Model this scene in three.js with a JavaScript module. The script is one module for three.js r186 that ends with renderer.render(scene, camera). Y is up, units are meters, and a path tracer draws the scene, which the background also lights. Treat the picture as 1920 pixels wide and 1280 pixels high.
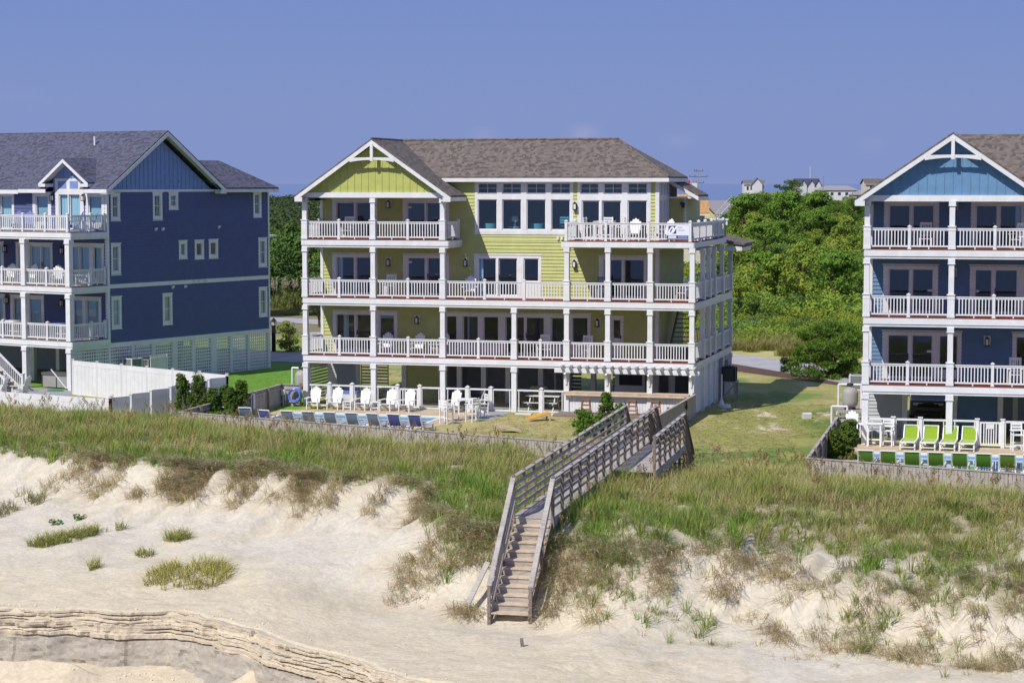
import * as THREE from 'three';

// ---------- camera, sky, sun, exposure ----------
const EYE = 11.7, PITCH = Math.atan(296 / 3883);
const scene = new THREE.Scene();
const camera = new THREE.PerspectiveCamera(18.72, 1024 / 682, 1, 90000);
camera.position.set(0, EYE, 0);
camera.rotation.x = -PITCH;
const renderer = new THREE.WebGLRenderer({ antialias: true });
renderer.toneMapping = THREE.LinearToneMapping;
renderer.toneMappingExposure = 1;
renderer.shadowMap.enabled = true;
const SUN_AZ = 39.5 * Math.PI / 180, SUN_EL = 47 * Math.PI / 180;   // light comes from the left, behind the camera
const sun = new THREE.DirectionalLight(new THREE.Color().setRGB(1, 0.95, 0.86), 4.5);
sun.position.set(-Math.sin(SUN_AZ) * Math.cos(SUN_EL) * 300, Math.sin(SUN_EL) * 300, Math.cos(SUN_AZ) * Math.cos(SUN_EL) * 300 - 100);
sun.target.position.set(0, 0, -100);
sun.castShadow = true; sun.shadow.mapSize.set(4096, 4096);
Object.assign(sun.shadow.camera, { left: -90, right: 90, top: 90, bottom: -90, near: 10, far: 700 });
scene.add(sun, sun.target);

// ---------- random numbers and noise ----------
let seed = 7;
const rnd = () => { seed = (seed + 0x6d2b79f5) | 0; let t = Math.imul(seed ^ (seed >>> 15), 1 | seed); t = (t + Math.imul(t ^ (t >>> 7), 61 | t)) ^ t; return ((t ^ (t >>> 14)) >>> 0) / 4294967296; };
const rr = (a, b) => a + (b - a) * rnd();
const hash = (x, y) => { let h = Math.imul(x | 0, 374761393) + Math.imul(y | 0, 668265263); h = Math.imul(h ^ (h >>> 13), 1274126177); return ((h ^ (h >>> 16)) >>> 0) / 4294967296; };
const sm = (t) => t * t * (3 - 2 * t);
const RT = Float32Array.from({ length: 65536 }, (_, i) => hash(i & 255, i >> 8));
function noise(x, y, p = 0) {                                        // value noise, repeating every p cells when p > 0
  const xi = Math.floor(x), yi = Math.floor(y), fx = sm(x - xi), fy = sm(y - yi);
  let x0 = xi, x1 = xi + 1, y0 = yi, y1 = yi + 1;
  if (p) { x0 = ((x0 % p) + p) % p; x1 = (x0 + 1) % p; y0 = ((y0 % p) + p) % p; y1 = (y0 + 1) % p; }
  x0 &= 255; x1 &= 255; y0 = (y0 & 255) << 8; y1 = (y1 & 255) << 8;
  const a = RT[x0 | y0], b = RT[x1 | y0], c = RT[x0 | y1], d = RT[x1 | y1];
  return a + (b - a) * fx + (c - a) * fy + (a - b - c + d) * fx * fy;
}
const fbm = (x, y, o = 4, p = 0) => { let s = 0, a = 0.5, n = 0; for (let i = 0; i < o; i++) { s += a * noise(x + i * 17 * (p ? 0 : 1), y, p); n += a; a *= 0.5; x *= 2; y *= 2; p *= 2; } return s / n; };
const clamp = (x, a = 0, b = 1) => Math.min(b, Math.max(a, x));
const lerp = (a, b, t) => a + (b - a) * t;
const ss = (a, b, x) => sm(clamp((x - a) / (b - a)));
const V = (x, y, z) => new THREE.Vector3(x, y, z);
const lin = (c) => (c /= 255) <= 0.04045 ? c / 12.92 : ((c + 0.055) / 1.055) ** 2.4;
const rgb = (r, g, b) => new THREE.Color().setRGB(r, g, b);          // linear base colours

// ---------- sky ----------
{
  const w = 2048, h = 1024, d = new Float32Array(w * h * 4);
  const stops = [[-90, [0.30, 0.34, 0.50]], [0, [0.228, 0.298, 0.574]], [2.2, [0.226, 0.301, 0.574]], [4.6, [0.194, 0.282, 0.580]], [14, [0.186, 0.275, 0.58]], [40, [0.19, 0.262, 0.565]], [90, [0.18, 0.25, 0.54]]];
  const puffs = [[-0.8, 1.32, 0.34, 0.16, 0.16], [2.0, 1.36, 0.42, 0.2, 0.26], [4.6, 1.14, 0.34, 0.14, 0.12], [9.8, 1.05, 0.3, 0.14, 0.10], [-14, 2.4, 1.4, 0.15, 0.05], [22, 2.2, 1.6, 0.2, 0.05], [-40, 3, 2, 0.3, 0.06], [60, 3, 2.4, 0.3, 0.06]];
  for (let j = 0; j < h; j++) {
    const el = (j + 0.5) / h * 180 - 90;
    let k = 0; while (k < stops.length - 2 && el > stops[k + 1][0]) k++;
    const t = clamp((el - stops[k][0]) / (stops[k + 1][0] - stops[k][0]));
    for (let i = 0; i < w; i++) {
      const az = ((i + 0.5) / w * 360 - 180) + 90;                   // degrees to the right of straight ahead (-z)
      const o = (j * w + i) * 4; let c = 0;
      if (el > 0 && el < 8) for (const [a, e, rx, ry, s] of puffs) {
        const q = ((az - a + 540) % 360 - 180) / rx, r = (el - e) / ry, g = q * q + r * r;
        if (g < 4) c += s * Math.exp(-g * 1.6) * (0.5 + fbm(az * 9, el * 22, 3));
      }
      for (let m = 0; m < 3; m++) d[o + m] = lerp(lerp(stops[k][1][m], stops[k + 1][1][m], t), [0.62, 0.56, 0.72][m], clamp(c));
      d[o + 3] = 1;
    }
  }
  const sky = new THREE.DataTexture(d, w, h, THREE.RGBAFormat, THREE.FloatType);
  sky.mapping = THREE.EquirectangularReflectionMapping; sky.magFilter = THREE.LinearFilter; sky.needsUpdate = true;
  scene.background = sky; scene.environment = sky;
}

// ---------- names, tags ----------
const used = {};
const numbered = (n) => { used[n] = (used[n] ?? -1) + 1; return used[n] ? `${n}_${String(used[n]).padStart(3, '0')}` : n; };
function tag(o, label, category, group, kind) { if (label) o.userData.label = label; if (category) o.userData.category = category; if (group) o.userData.group = group; if (kind) o.userData.kind = kind; return o; }
function thing(name, label, category, pos = [0, 0, 0], turn = 0, group) {
  const g = new THREE.Group(); g.name = numbered(name); g.position.set(...pos); g.rotation.y = turn; scene.add(g); return tag(g, label, category, group);
}
function copy(src, name, label, pos, turn, group) {
  const c = src.clone(); c.name = numbered(name); c.position.set(...pos); c.rotation.set(0, turn, 0); c.userData = { ...src.userData }; scene.add(c);
  if (label) c.userData.label = label; if (group) c.userData.group = group; return c;
}
function finish(m, name, parent) { m.name = parent ? name : numbered(name); m.castShadow = m.receiveShadow = true; (parent || scene).add(m); return m; }

// ---------- geometry collector: flat faces, uv in metres ----------
class B {
  constructor() { this.p = []; this.n = []; this.u = []; }
  tri(a, b, c, ua, ub, uc) {
    const e = b.clone().sub(a), f = c.clone().sub(a), n = e.cross(f); if (n.lengthSq() < 1e-14) return this; n.normalize();
    for (const v of [a, b, c]) { this.p.push(v.x, v.y, v.z); this.n.push(n.x, n.y, n.z); }
    if (ua) this.u.push(...ua, ...ub, ...uc);
    else { const x = Math.abs(n.x), y = Math.abs(n.y), z = Math.abs(n.z); for (const v of [a, b, c]) { if (y > x && y > z) this.u.push(v.x, v.z); else if (x > z) this.u.push(v.z, v.y); else this.u.push(v.x, v.y); } }
    return this;
  }
  quad(a, b, c, d, ua, ub, uc, ud) { this.tri(a, b, c, ua, ub, uc); return this.tri(a, c, d, ua, uc, ud); }
  hexa(q) { const [a, b, c, d, e, f, g, h] = q; this.quad(a, b, c, d); this.quad(f, e, h, g); this.quad(e, a, d, h); this.quad(b, f, g, c); this.quad(d, c, g, h); return this.quad(e, f, b, a); }   // a b c d front (counter-clockwise), e f g h behind them
  box(x0, x1, y0, y1, z0, z1) { return this.hexa([V(x0, y0, z1), V(x1, y0, z1), V(x1, y1, z1), V(x0, y1, z1), V(x0, y0, z0), V(x1, y0, z0), V(x1, y1, z0), V(x0, y1, z0)]); }
  beam(p, q, w, h, up = V(0, 1, 0)) {
    const d = q.clone().sub(p).normalize(); let s = d.clone().cross(up); if (s.lengthSq() < 1e-6) s = V(1, 0, 0); s.normalize(); const t = s.clone().cross(d).normalize();
    const k = (o, a, b) => o.clone().addScaledVector(s, a * w / 2).addScaledVector(t, b * h / 2);
    return this.hexa([k(p, -1, -1), k(p, 1, -1), k(p, 1, 1), k(p, -1, 1), k(q, -1, -1), k(q, 1, -1), k(q, 1, 1), k(q, -1, 1)]);
  }
  cyl(p, q, r0, r1 = r0, n = 8) {
    const d = q.clone().sub(p).normalize(), s = (Math.abs(d.y) > 0.9 ? V(1, 0, 0) : V(0, 1, 0)).cross(d).normalize(), t = d.clone().cross(s);
    const k = (o, i, r) => o.clone().addScaledVector(s, Math.cos(i / n * 6.2832) * r).addScaledVector(t, Math.sin(i / n * 6.2832) * r);
    for (let i = 0; i < n; i++) { const a = k(p, i, r0), b = k(p, i + 1, r0), c = k(q, i + 1, r1), e = k(q, i, r1); this.quad(a, b, c, e); if (r1 > 0) this.tri(q, e, c); if (r0 > 0) this.tri(p, b, a); }
    return this;
  }
  tube(pts, r, n = 6) { for (let i = 0; i < pts.length - 1; i++) this.cyl(pts[i], pts[i + 1], r, r, n); return this; }
  add(geo, m) {
    let g = geo.index ? geo.toNonIndexed() : geo.clone(); if (m) g.applyMatrix4(m);
    const P = g.attributes.position.array, N = g.attributes.normal.array, U = g.attributes.uv?.array;
    for (let i = 0; i < P.length; i++) { this.p.push(P[i]); this.n.push(N[i]); } for (let i = 0; i < P.length / 3; i++) this.u.push(U ? U[2 * i] : 0, U ? U[2 * i + 1] : 0);
    return this;
  }
  get empty() { return !this.p.length; }
  geo() { const g = new THREE.BufferGeometry(); g.setAttribute('position', new THREE.Float32BufferAttribute(this.p, 3)); g.setAttribute('normal', new THREE.Float32BufferAttribute(this.n, 3)); g.setAttribute('uv', new THREE.Float32BufferAttribute(this.u, 2)); return g; }
  build(name, mat, parent) { return finish(new THREE.Mesh(this.geo(), mat), name, parent); }
}
const mesh = (geo, name, mat, parent) => finish(new THREE.Mesh(geo, mat), name, parent);

// ---------- textures and materials ----------
function tex(n, metres, f, srgb = true) {                            // square repeating texture, f(u, v) -> [r, g, b] in 0..1
  const d = new Uint8Array(n * n * 4);
  for (let j = 0; j < n; j++) for (let i = 0; i < n; i++) { const c = f(i / n, j / n, i, j), o = (j * n + i) * 4; d[o] = clamp(c[0]) * 255; d[o + 1] = clamp(c[1]) * 255; d[o + 2] = clamp(c[2]) * 255; d[o + 3] = 255; }
  const t = new THREE.DataTexture(d, n, n); t.wrapS = t.wrapT = THREE.RepeatWrapping; t.magFilter = THREE.LinearFilter; t.minFilter = THREE.LinearMipmapLinearFilter; t.repeat.set(1 / metres, 1 / metres);
  if (srgb) t.colorSpace = THREE.SRGBColorSpace; t.needsUpdate = true; return t;
}
const grey = (v) => [v, v, v];
const grainTex = tex(512, 2.3, (u, v) => grey(0.965 + 0.08 * (fbm(u * 8, v * 8, 5, 8) - 0.5) + 0.05 * (fbm(u * 90, v * 90, 2, 90) - 0.5)));
const woodTex = tex(512, 1.6, (u, v) => { const g = fbm(u * 6, v * 70, 3, 0) * 0.5 + noise(u * 14, v * 160) * 0.3 + fbm(u * 5, v * 5, 3, 5) * 0.5; const k = 0.90 + 0.36 * (g - 0.55); return [k, k * 0.98, k * 0.96]; });
const M = {};
const std = (c, rough = 0.7, o = {}) => new THREE.MeshStandardMaterial({ color: c, roughness: rough, metalness: 0, ...o });
M.white = std(rgb(0.77, 0.77, 0.785), 0.5, { map: grainTex });
M.vinyl = std(rgb(0.76, 0.76, 0.79), 0.35, { map: grainTex });
M.trimGrey = std(rgb(0.62, 0.64, 0.66), 0.6, { map: grainTex });
M.soffit = std(rgb(0.66, 0.66, 0.66), 0.7, { map: grainTex });
M.deckRed = std(rgb(0.24, 0.075, 0.055), 0.7, { map: woodTex });
M.deckGrey = std(rgb(0.30, 0.25, 0.22), 0.8, { map: woodTex });
M.wood = std(rgb(0.45, 0.43, 0.415), 0.85, { map: woodTex });
M.woodDark = std(rgb(0.25, 0.21, 0.185), 0.85, { map: woodTex });
M.woodPale = std(rgb(0.66, 0.55, 0.42), 0.85, { map: woodTex });
M.black = std(rgb(0.012, 0.012, 0.014), 0.45);
M.dark = std(rgb(0.03, 0.03, 0.035), 0.6);
M.greyMetal = std(rgb(0.33, 0.33, 0.33), 0.5, { map: grainTex });
M.pane = new THREE.MeshPhysicalMaterial({ color: rgb(0.68, 0.86, 0.96), roughness: 0, metalness: 0, transmission: 1, thickness: 0, ior: 1.84 });
M.guardPane = new THREE.MeshPhysicalMaterial({ color: rgb(0.92, 0.96, 0.97), roughness: 0, transmission: 1, thickness: 0, ior: 1.5 });
M.room = std(rgb(0.52, 0.50, 0.47), 0.9);
M.roomFloor = std(rgb(0.22, 0.17, 0.13), 0.7);
M.curtain = std(rgb(0.62, 0.70, 0.70), 0.95);
M.teal = std(rgb(0.16, 0.42, 0.46), 0.85);
M.chair = std(rgb(0.78, 0.78, 0.78), 0.45);
M.lampGlass = std(rgb(0.75, 0.72, 0.6), 0.3);
function shingles(base, spread, warm) {
  const pal = Array.from({ length: 24 }, (_, i) => { const k = 1 + spread * (hash(i, 3) - 0.5) * 2, w = warm * (hash(i, 9) - 0.5); return base.map((b, m) => b * k * (1 + w * [1, 0, -1][m])); });
  const tabs = Array.from({ length: 28 }, (_, r) => { const xs = []; let x = hash(r, 5) * 0.1; while (x < 1) { xs.push([x, Math.floor(hash(r, xs.length + 40) * 24)]); x += 0.022 + 0.034 * hash(r, xs.length + 70); } return xs; });
  const at = (u, v) => { const r = Math.floor(v * 28) % 28, q = tabs[r]; let k = q.length - 1; for (let i = 0; i < q.length; i++) if (q[i][0] > u) { k = i - 1; break; } return [r, q[(k + q.length) % q.length][1], v * 28 - Math.floor(v * 28)]; };
  const map = tex(1024, 4, (u, v, i, j) => { const [, c] = at(u, v); const g = 0.86 + 0.28 * hash(i, j); const l = pal[c].map((x) => x * g); return l.map((x) => { x = clamp(x); return x <= 0.0031308 ? x * 12.92 : 1.055 * x ** (1 / 2.4) - 0.055; }); });
  const bump = tex(512, 4, (u, v) => { const [, c, f] = at(u, v); return grey(0.25 + 0.5 * (1 - f) + 0.25 * (c % 3) / 2); }, false);
  return new THREE.MeshStandardMaterial({ map, bumpMap: bump, bumpScale: 0.012, roughness: 0.95 });
}
M.roofBrown = shingles([0.128, 0.106, 0.094], 0.40, 0.09);
M.roofBlue = shingles([0.075, 0.077, 0.115], 0.4, 0.1);
const painted = (c) => std(c, 0.6, { map: grainTex });
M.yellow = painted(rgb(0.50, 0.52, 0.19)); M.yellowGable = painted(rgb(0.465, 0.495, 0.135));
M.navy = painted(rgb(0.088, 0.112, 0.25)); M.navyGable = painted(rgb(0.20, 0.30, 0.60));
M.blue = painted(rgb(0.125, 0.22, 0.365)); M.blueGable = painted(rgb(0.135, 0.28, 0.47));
M.greySiding = painted(rgb(0.5, 0.52, 0.55));

// the three houses' own axes: X, distance, turn
const rad = (d) => d * Math.PI / 180;
const FRAME = { m: { X: -10.832, D: 108.43, yaw: rad(14.98) }, l: { X: -24.44, D: 114.62, yaw: rad(32.36) }, r: { X: 15.725, D: 91.663, yaw: rad(12.7) } };

// ---------- the shore: s runs along it (to the right, towards the camera), t runs inland ----------
const C30 = Math.sqrt(0.75);
const toST = (X, D) => [X * C30 - D * 0.5, X * 0.5 + D * C30];
const toXD = (s, t) => [s * C30 + t * 0.5, -s * 0.5 + t * C30];
const prof = (p, t) => { if (t <= p[0][0]) return p[0][1]; for (let i = 1; i < p.length; i++) if (t < p[i][0]) { const a = p[Math.max(i - 2, 0)], b = p[i - 1], c = p[i], d = p[Math.min(i + 1, p.length - 1)], h = c[0] - b[0], k = (t - b[0]) / h; const m0 = (c[1] - a[1]) / (c[0] - a[0] || 1) * h, m1 = (d[1] - b[1]) / (d[0] - b[0] || 1) * h; const k2 = k * k, k3 = k2 * k; return (2 * k3 - 3 * k2 + 1) * b[1] + (k3 - 2 * k2 + k) * m0 + (-2 * k3 + 3 * k2) * c[1] + (k3 - k2) * m1; } return p[p.length - 1][1]; };
const PLof = (lip, low) => [[-40, -3.2], [20, -1.9], [36, -0.75], [43, -0.32], [46, 0.08], [49, 0.42], [52, 0.95], [53.5, 1.4], [54.7, 2.1], [56.5, 2.32], [61, 2.2], [66, lip], [71, low], [75, 0.25], [79, 0.1], [84, 0.02], [90, 0]];
const PR = [[-40, -3.2], [20, -2.2], [36, -1.4], [45, -0.85], [51, -0.55], [51.8, -0.4], [52.7, 0.3], [53.7, 0.8], [56, 1.2], [59, 1.65], [62, 1.75], [66, 1.25], [70, 0.6], [75, 0.25], [79, 0.1], [84, 0.02], [90, 0]];
const PS = [[-40, -3.2], [20, -2.0], [36, -1.0], [43, -0.55], [47, -0.42], [48.9, -0.36], [50.4, 0.55], [51.9, 1.6], [53.5, 1.9], [56, 1.82], [60, 1.78], [64, 1.6], [68, 1.1], [72, 0.5], [75, 0.25], [79, 0.1], [84, 0.02], [90, 0]];
const PLS = Array.from({ length: 9 }, (_, i) => PLof(lerp(1.75, 1.1, i / 8), lerp(0.95, 0.4, i / 8)));
const edgeShift = (s) => (fbm(s * 0.16 + 5, 2.2, 3) - 0.5) * 2.6 + (noise(s * 0.9, 7.7) - 0.5) * 0.8;   // how far the dune edge wanders
const BANK = [[-60, 41.6], [-47, 42.3], [-41.5, 43.1], [-37.7, 44.2], [-33.5, 44.4], [-30.9, 44.1], [-28.3, 43.2], [-25.8, 42.6], [-22, 42]];
const scarpT = (s) => prof(BANK, s) + (noise(s * 0.5, 3.1) - 0.5) * 0.4 + (noise(s * 1.7, 8.1) - 0.5) * 0.3;
const byStair = (s) => ss(-35.5, -31, s) * (1 - ss(-26.5, -23, s));          // the dune comes forward on both sides of the stair
const yard = (s, t) => prof2(s) * ss(76, 84, t);
const prof2 = (s) => s < -62 ? lerp(0.2, 0.06, ss(-76, -62, s)) : lerp(0.04, 0.11, ss(-44, -32, s));
function hill(X, D) {
  const a = X / D, right = ss(0.02, 0.075, a), left = 1 - ss(-0.09, -0.05, a), n = fbm(X * 0.035, D * 0.035, 3);
  return lerp(0.3, 1, ss(0.095, 0.113, a)) * right * (5.7 * ss(150, 236, D) * (0.75 + 0.5 * n) - 4.9 * ss(262, 420, D)) + left * (3.0 * ss(186, 260, D) * (0.7 + 0.6 * n) - 1.7 * ss(280, 420, D));
}
const POOLS = [[FRAME.m, 0.0, 8.8, 2.6, 9.0], [FRAME.r, -0.2, 12.5, 2.4, 8.3]];   // where the ground is dug out
function height(X, D, detail = true) {
  for (const [f, x0, x1, z0, z1] of POOLS) { const c = Math.cos(f.yaw), s = Math.sin(f.yaw), dx = X - f.X, dd = D - f.D, x = dx * c - dd * s, z = -(dx * s + dd * c); if (x > x0 && x < x1 && z > z0 && z < z1) return -1.7; }
  const [s, t] = toST(X, D), r = ss(-28, -21, s);
  if (t > 90) return yard(s, t) + hill(X, D);
  const te = t + edgeShift(s) * ss(44, 52, t) * (1 - ss(60, 70, t)) * lerp(1, 0.6, r) * (1 - 0.7 * byStair(s)); const bs = byStair(s);
  let h = lerp(prof(PLS[Math.round(8 * ss(-60, -42, s))], te), prof(PR, te), r) + yard(s, t);
  if (bs > 0) h = lerp(h, prof(PS, t + 0.35 * (edgeShift(s) * 0.4)) + yard(s, t), bs);
  const face = ss(44, 48, t) * (1 - ss(76, 80, t)), top = ss(54.5, 57, te) * (1 - ss(72, 77, t));
  h += face * (fbm(s * 0.55, t * 0.35, 4) - 0.5) * 0.42 + top * (fbm(s * 0.9 + 40, t * 0.9, 3) - 0.5) * 0.4;
  if (detail) {
    const slope = ss(51, 52.5, te) * (1 - ss(54.5, 56, te));
    h += slope * ((noise(s * 2.6, t * 0.5) - 0.5) * 0.36 + (noise(s * 6.1, t * 1.3) - 0.5) * 0.2 + (fbm(s * 4.2 + 7, t * 2.2, 3) - 0.5) * 0.24) * lerp(0.8, 1.2, r);
    h += (fbm(s * 3.2, t * 3.2, 3) - 0.5) * 0.07 * (1 - ss(74, 80, t));
    if (t < 47 && s < -23) {                                          // the wave-cut bank with its beds of sand
      const q = scarpT(s) - t;
      if (q > -0.3) {
        const gully = Math.exp(-(((s + 33.3 + 0.35 * (q - 1)) / 0.5) ** 2));
        const heap = Math.max(0, 0.42 - 0.3 * Math.abs(q - 1.7)) * ss(0.42, 0.66, noise(s * 0.33 + 12, 4.4)) * ss(1.1, 1.7, q);
        let drop = Math.max(0, 1.36 * ss(-0.02, 0.3, q) - heap) + 0.03 * Math.max(q, 0);
        drop = lerp(drop, Math.max(0, Math.min(1.36, 0.06 + 0.92 * q + 0.12 * (noise(s * 2, q * 2) - 0.5))), 0.72 * gully);
        const fade = ss(-23, -26, s);
        h -= drop * fade;
        h = Math.max(h, -2.4);
      }
    }
  }
  return h;
}
const gy = (X, D) => height(X, D);

// sand: fine grain, specks, soft ripples
const sandTex = tex(1024, 5, (u, v, i, j) => { const k = 0.885 + 0.06 * (fbm(u * 7, v * 7, 4, 7) - 0.5) + 0.12 * (fbm(u * 60, v * 60, 3, 60) - 0.5) + 0.09 * (hash(i, j) - 0.5) - (hash(i >> 1, j >> 1) > 0.9965 ? 0.26 : 0); return [k, k * 0.995, k * 0.985]; });
const sandBump = tex(1024, 5, (u, v, i, j) => grey(0.5 + 0.5 * (fbm(u * 14, v * 14, 5, 14) - 0.5) + 0.28 * (fbm(u * 55, v * 55, 2, 55) - 0.5)), false);
M.sand = std(rgb(1, 1, 1), 0.95, { map: sandTex, bumpMap: sandBump, bumpScale: 0.045, vertexColors: true });
function gridMesh(ss_, ts, heightOf, colorOf, uvOf) {
  const n = ss_.length, m = ts.length, P = new Float32Array(n * m * 3), C = new Float32Array(n * m * 3), U = new Float32Array(n * m * 2), I = [];
  for (let j = 0; j < m; j++) for (let i = 0; i < n; i++) {
    const [X, D] = toXD(ss_[i], ts[j]), k = j * n + i, h = heightOf(X, D, ss_[i], ts[j]);
    P.set([X, h, -D], 3 * k); if (colorOf) C.set(colorOf(X, D, ss_[i], ts[j], h), 3 * k); U.set(uvOf(X, D, ss_[i], ts[j], h), 2 * k);
    if (i && j) I.push(k - n - 1, k - n, k, k - n - 1, k, k - 1);
  }
  const g = new THREE.BufferGeometry(); g.setAttribute('position', new THREE.BufferAttribute(P, 3)); if (colorOf) g.setAttribute('color', new THREE.BufferAttribute(C, 3)); g.setAttribute('uv', new THREE.BufferAttribute(U, 2));
  g.setIndex(I); g.computeVertexNormals(); return g;
}
const steps = (...a) => { const o = []; for (let i = 0; i < a.length - 1; i += 2) { const [from, step] = [a[i], a[i + 1]], to = a[i + 2]; if (to === undefined) { o.push(from); break; } for (let x = from; x < to - step * 0.3; x += step) o.push(x); } o.push(a[a.length - 1]); return o; };
// how thickly the dune is grown over, 0..1
function cover(s, t) {
  const r = ss(-28, -21, s), te = t + edgeShift(s) * lerp(1, 0.6, r) * (1 - ss(60, 70, t)) * (1 - 0.7 * byStair(s)) + 2.9 * byStair(s);
  const n = fbm(s * 0.42 + 9, t * 0.42, 4), n2 = fbm(s * 1.7, t * 1.7 + 30, 3);
  const left = ss(54.2 - 1.6 * byStair(s), 55.2, te) * ss(0.26, 0.44, n * 0.45 + n2 * 0.55 + 0.03);
  const right = ss(50.9, 59, te) * 1.2 - 0.14 + (n - 0.5) * 1.7 + (n2 - 0.5) * 1.3;
  const rr_ = clamp(right) + ss(60, 64, te);
  return clamp(lerp(left, rr_, r)) * (1 - ss(75, 77.5, t));
}
{
  const S = steps(-110, 3, -66, 0.5, -58, 0.16, -13, 0.5, -6, 3, 30), T = steps(14, 2, 36, 0.4, 40, 0.05, 45.6, 0.14, 57, 0.2, 72, 0.3, 76.2);
  const g = gridMesh(S, T, (X, D) => height(X, D), (X, D, s, t, h) => {
    const q = scarpT(s) - t, n = fbm(s * 0.3 + 3, t * 0.3, 3);
    let c = [0.745, 0.655, 0.48];
    const mix = (o, k) => { k = clamp(k); c = c.map((x, i) => lerp(x, o[i], k)); };
    mix([0.745, 0.685, 0.57], ss(45, 51, t + (n - 0.5) * 6));            // paler blown sand higher up
    mix([0.70, 0.60, 0.43], 0.5 * ss(0.5, 0.75, fbm(s * 1.1 + 70, t * 1.1, 3)));
    if (s < -23 && q > -0.1) {
      mix([0.80, 0.68, 0.49], Math.exp(-(((s + 33.3 + 0.35 * (q - 1)) / 0.5) ** 4)) * ss(0.1, 0.4, q));
      mix([0.80, 0.68, 0.49], ss(0.9, 1.3, q));
    }
    const k = cover(s, t);
    mix([0.40, 0.36, 0.21], 0.8 * ss(0.12, 0.7, k) * (0.6 + 0.6 * fbm(s * 2.3, t * 2.3, 2)));
    return c;
  }, (X, D, s, t) => [s, t * 1.0]);
  tag(mesh(g, 'beach_sand', M.sand), 'pale tan beach and eroded dune with layered sand bank at lower left', null, null, 'structure');
}
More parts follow.
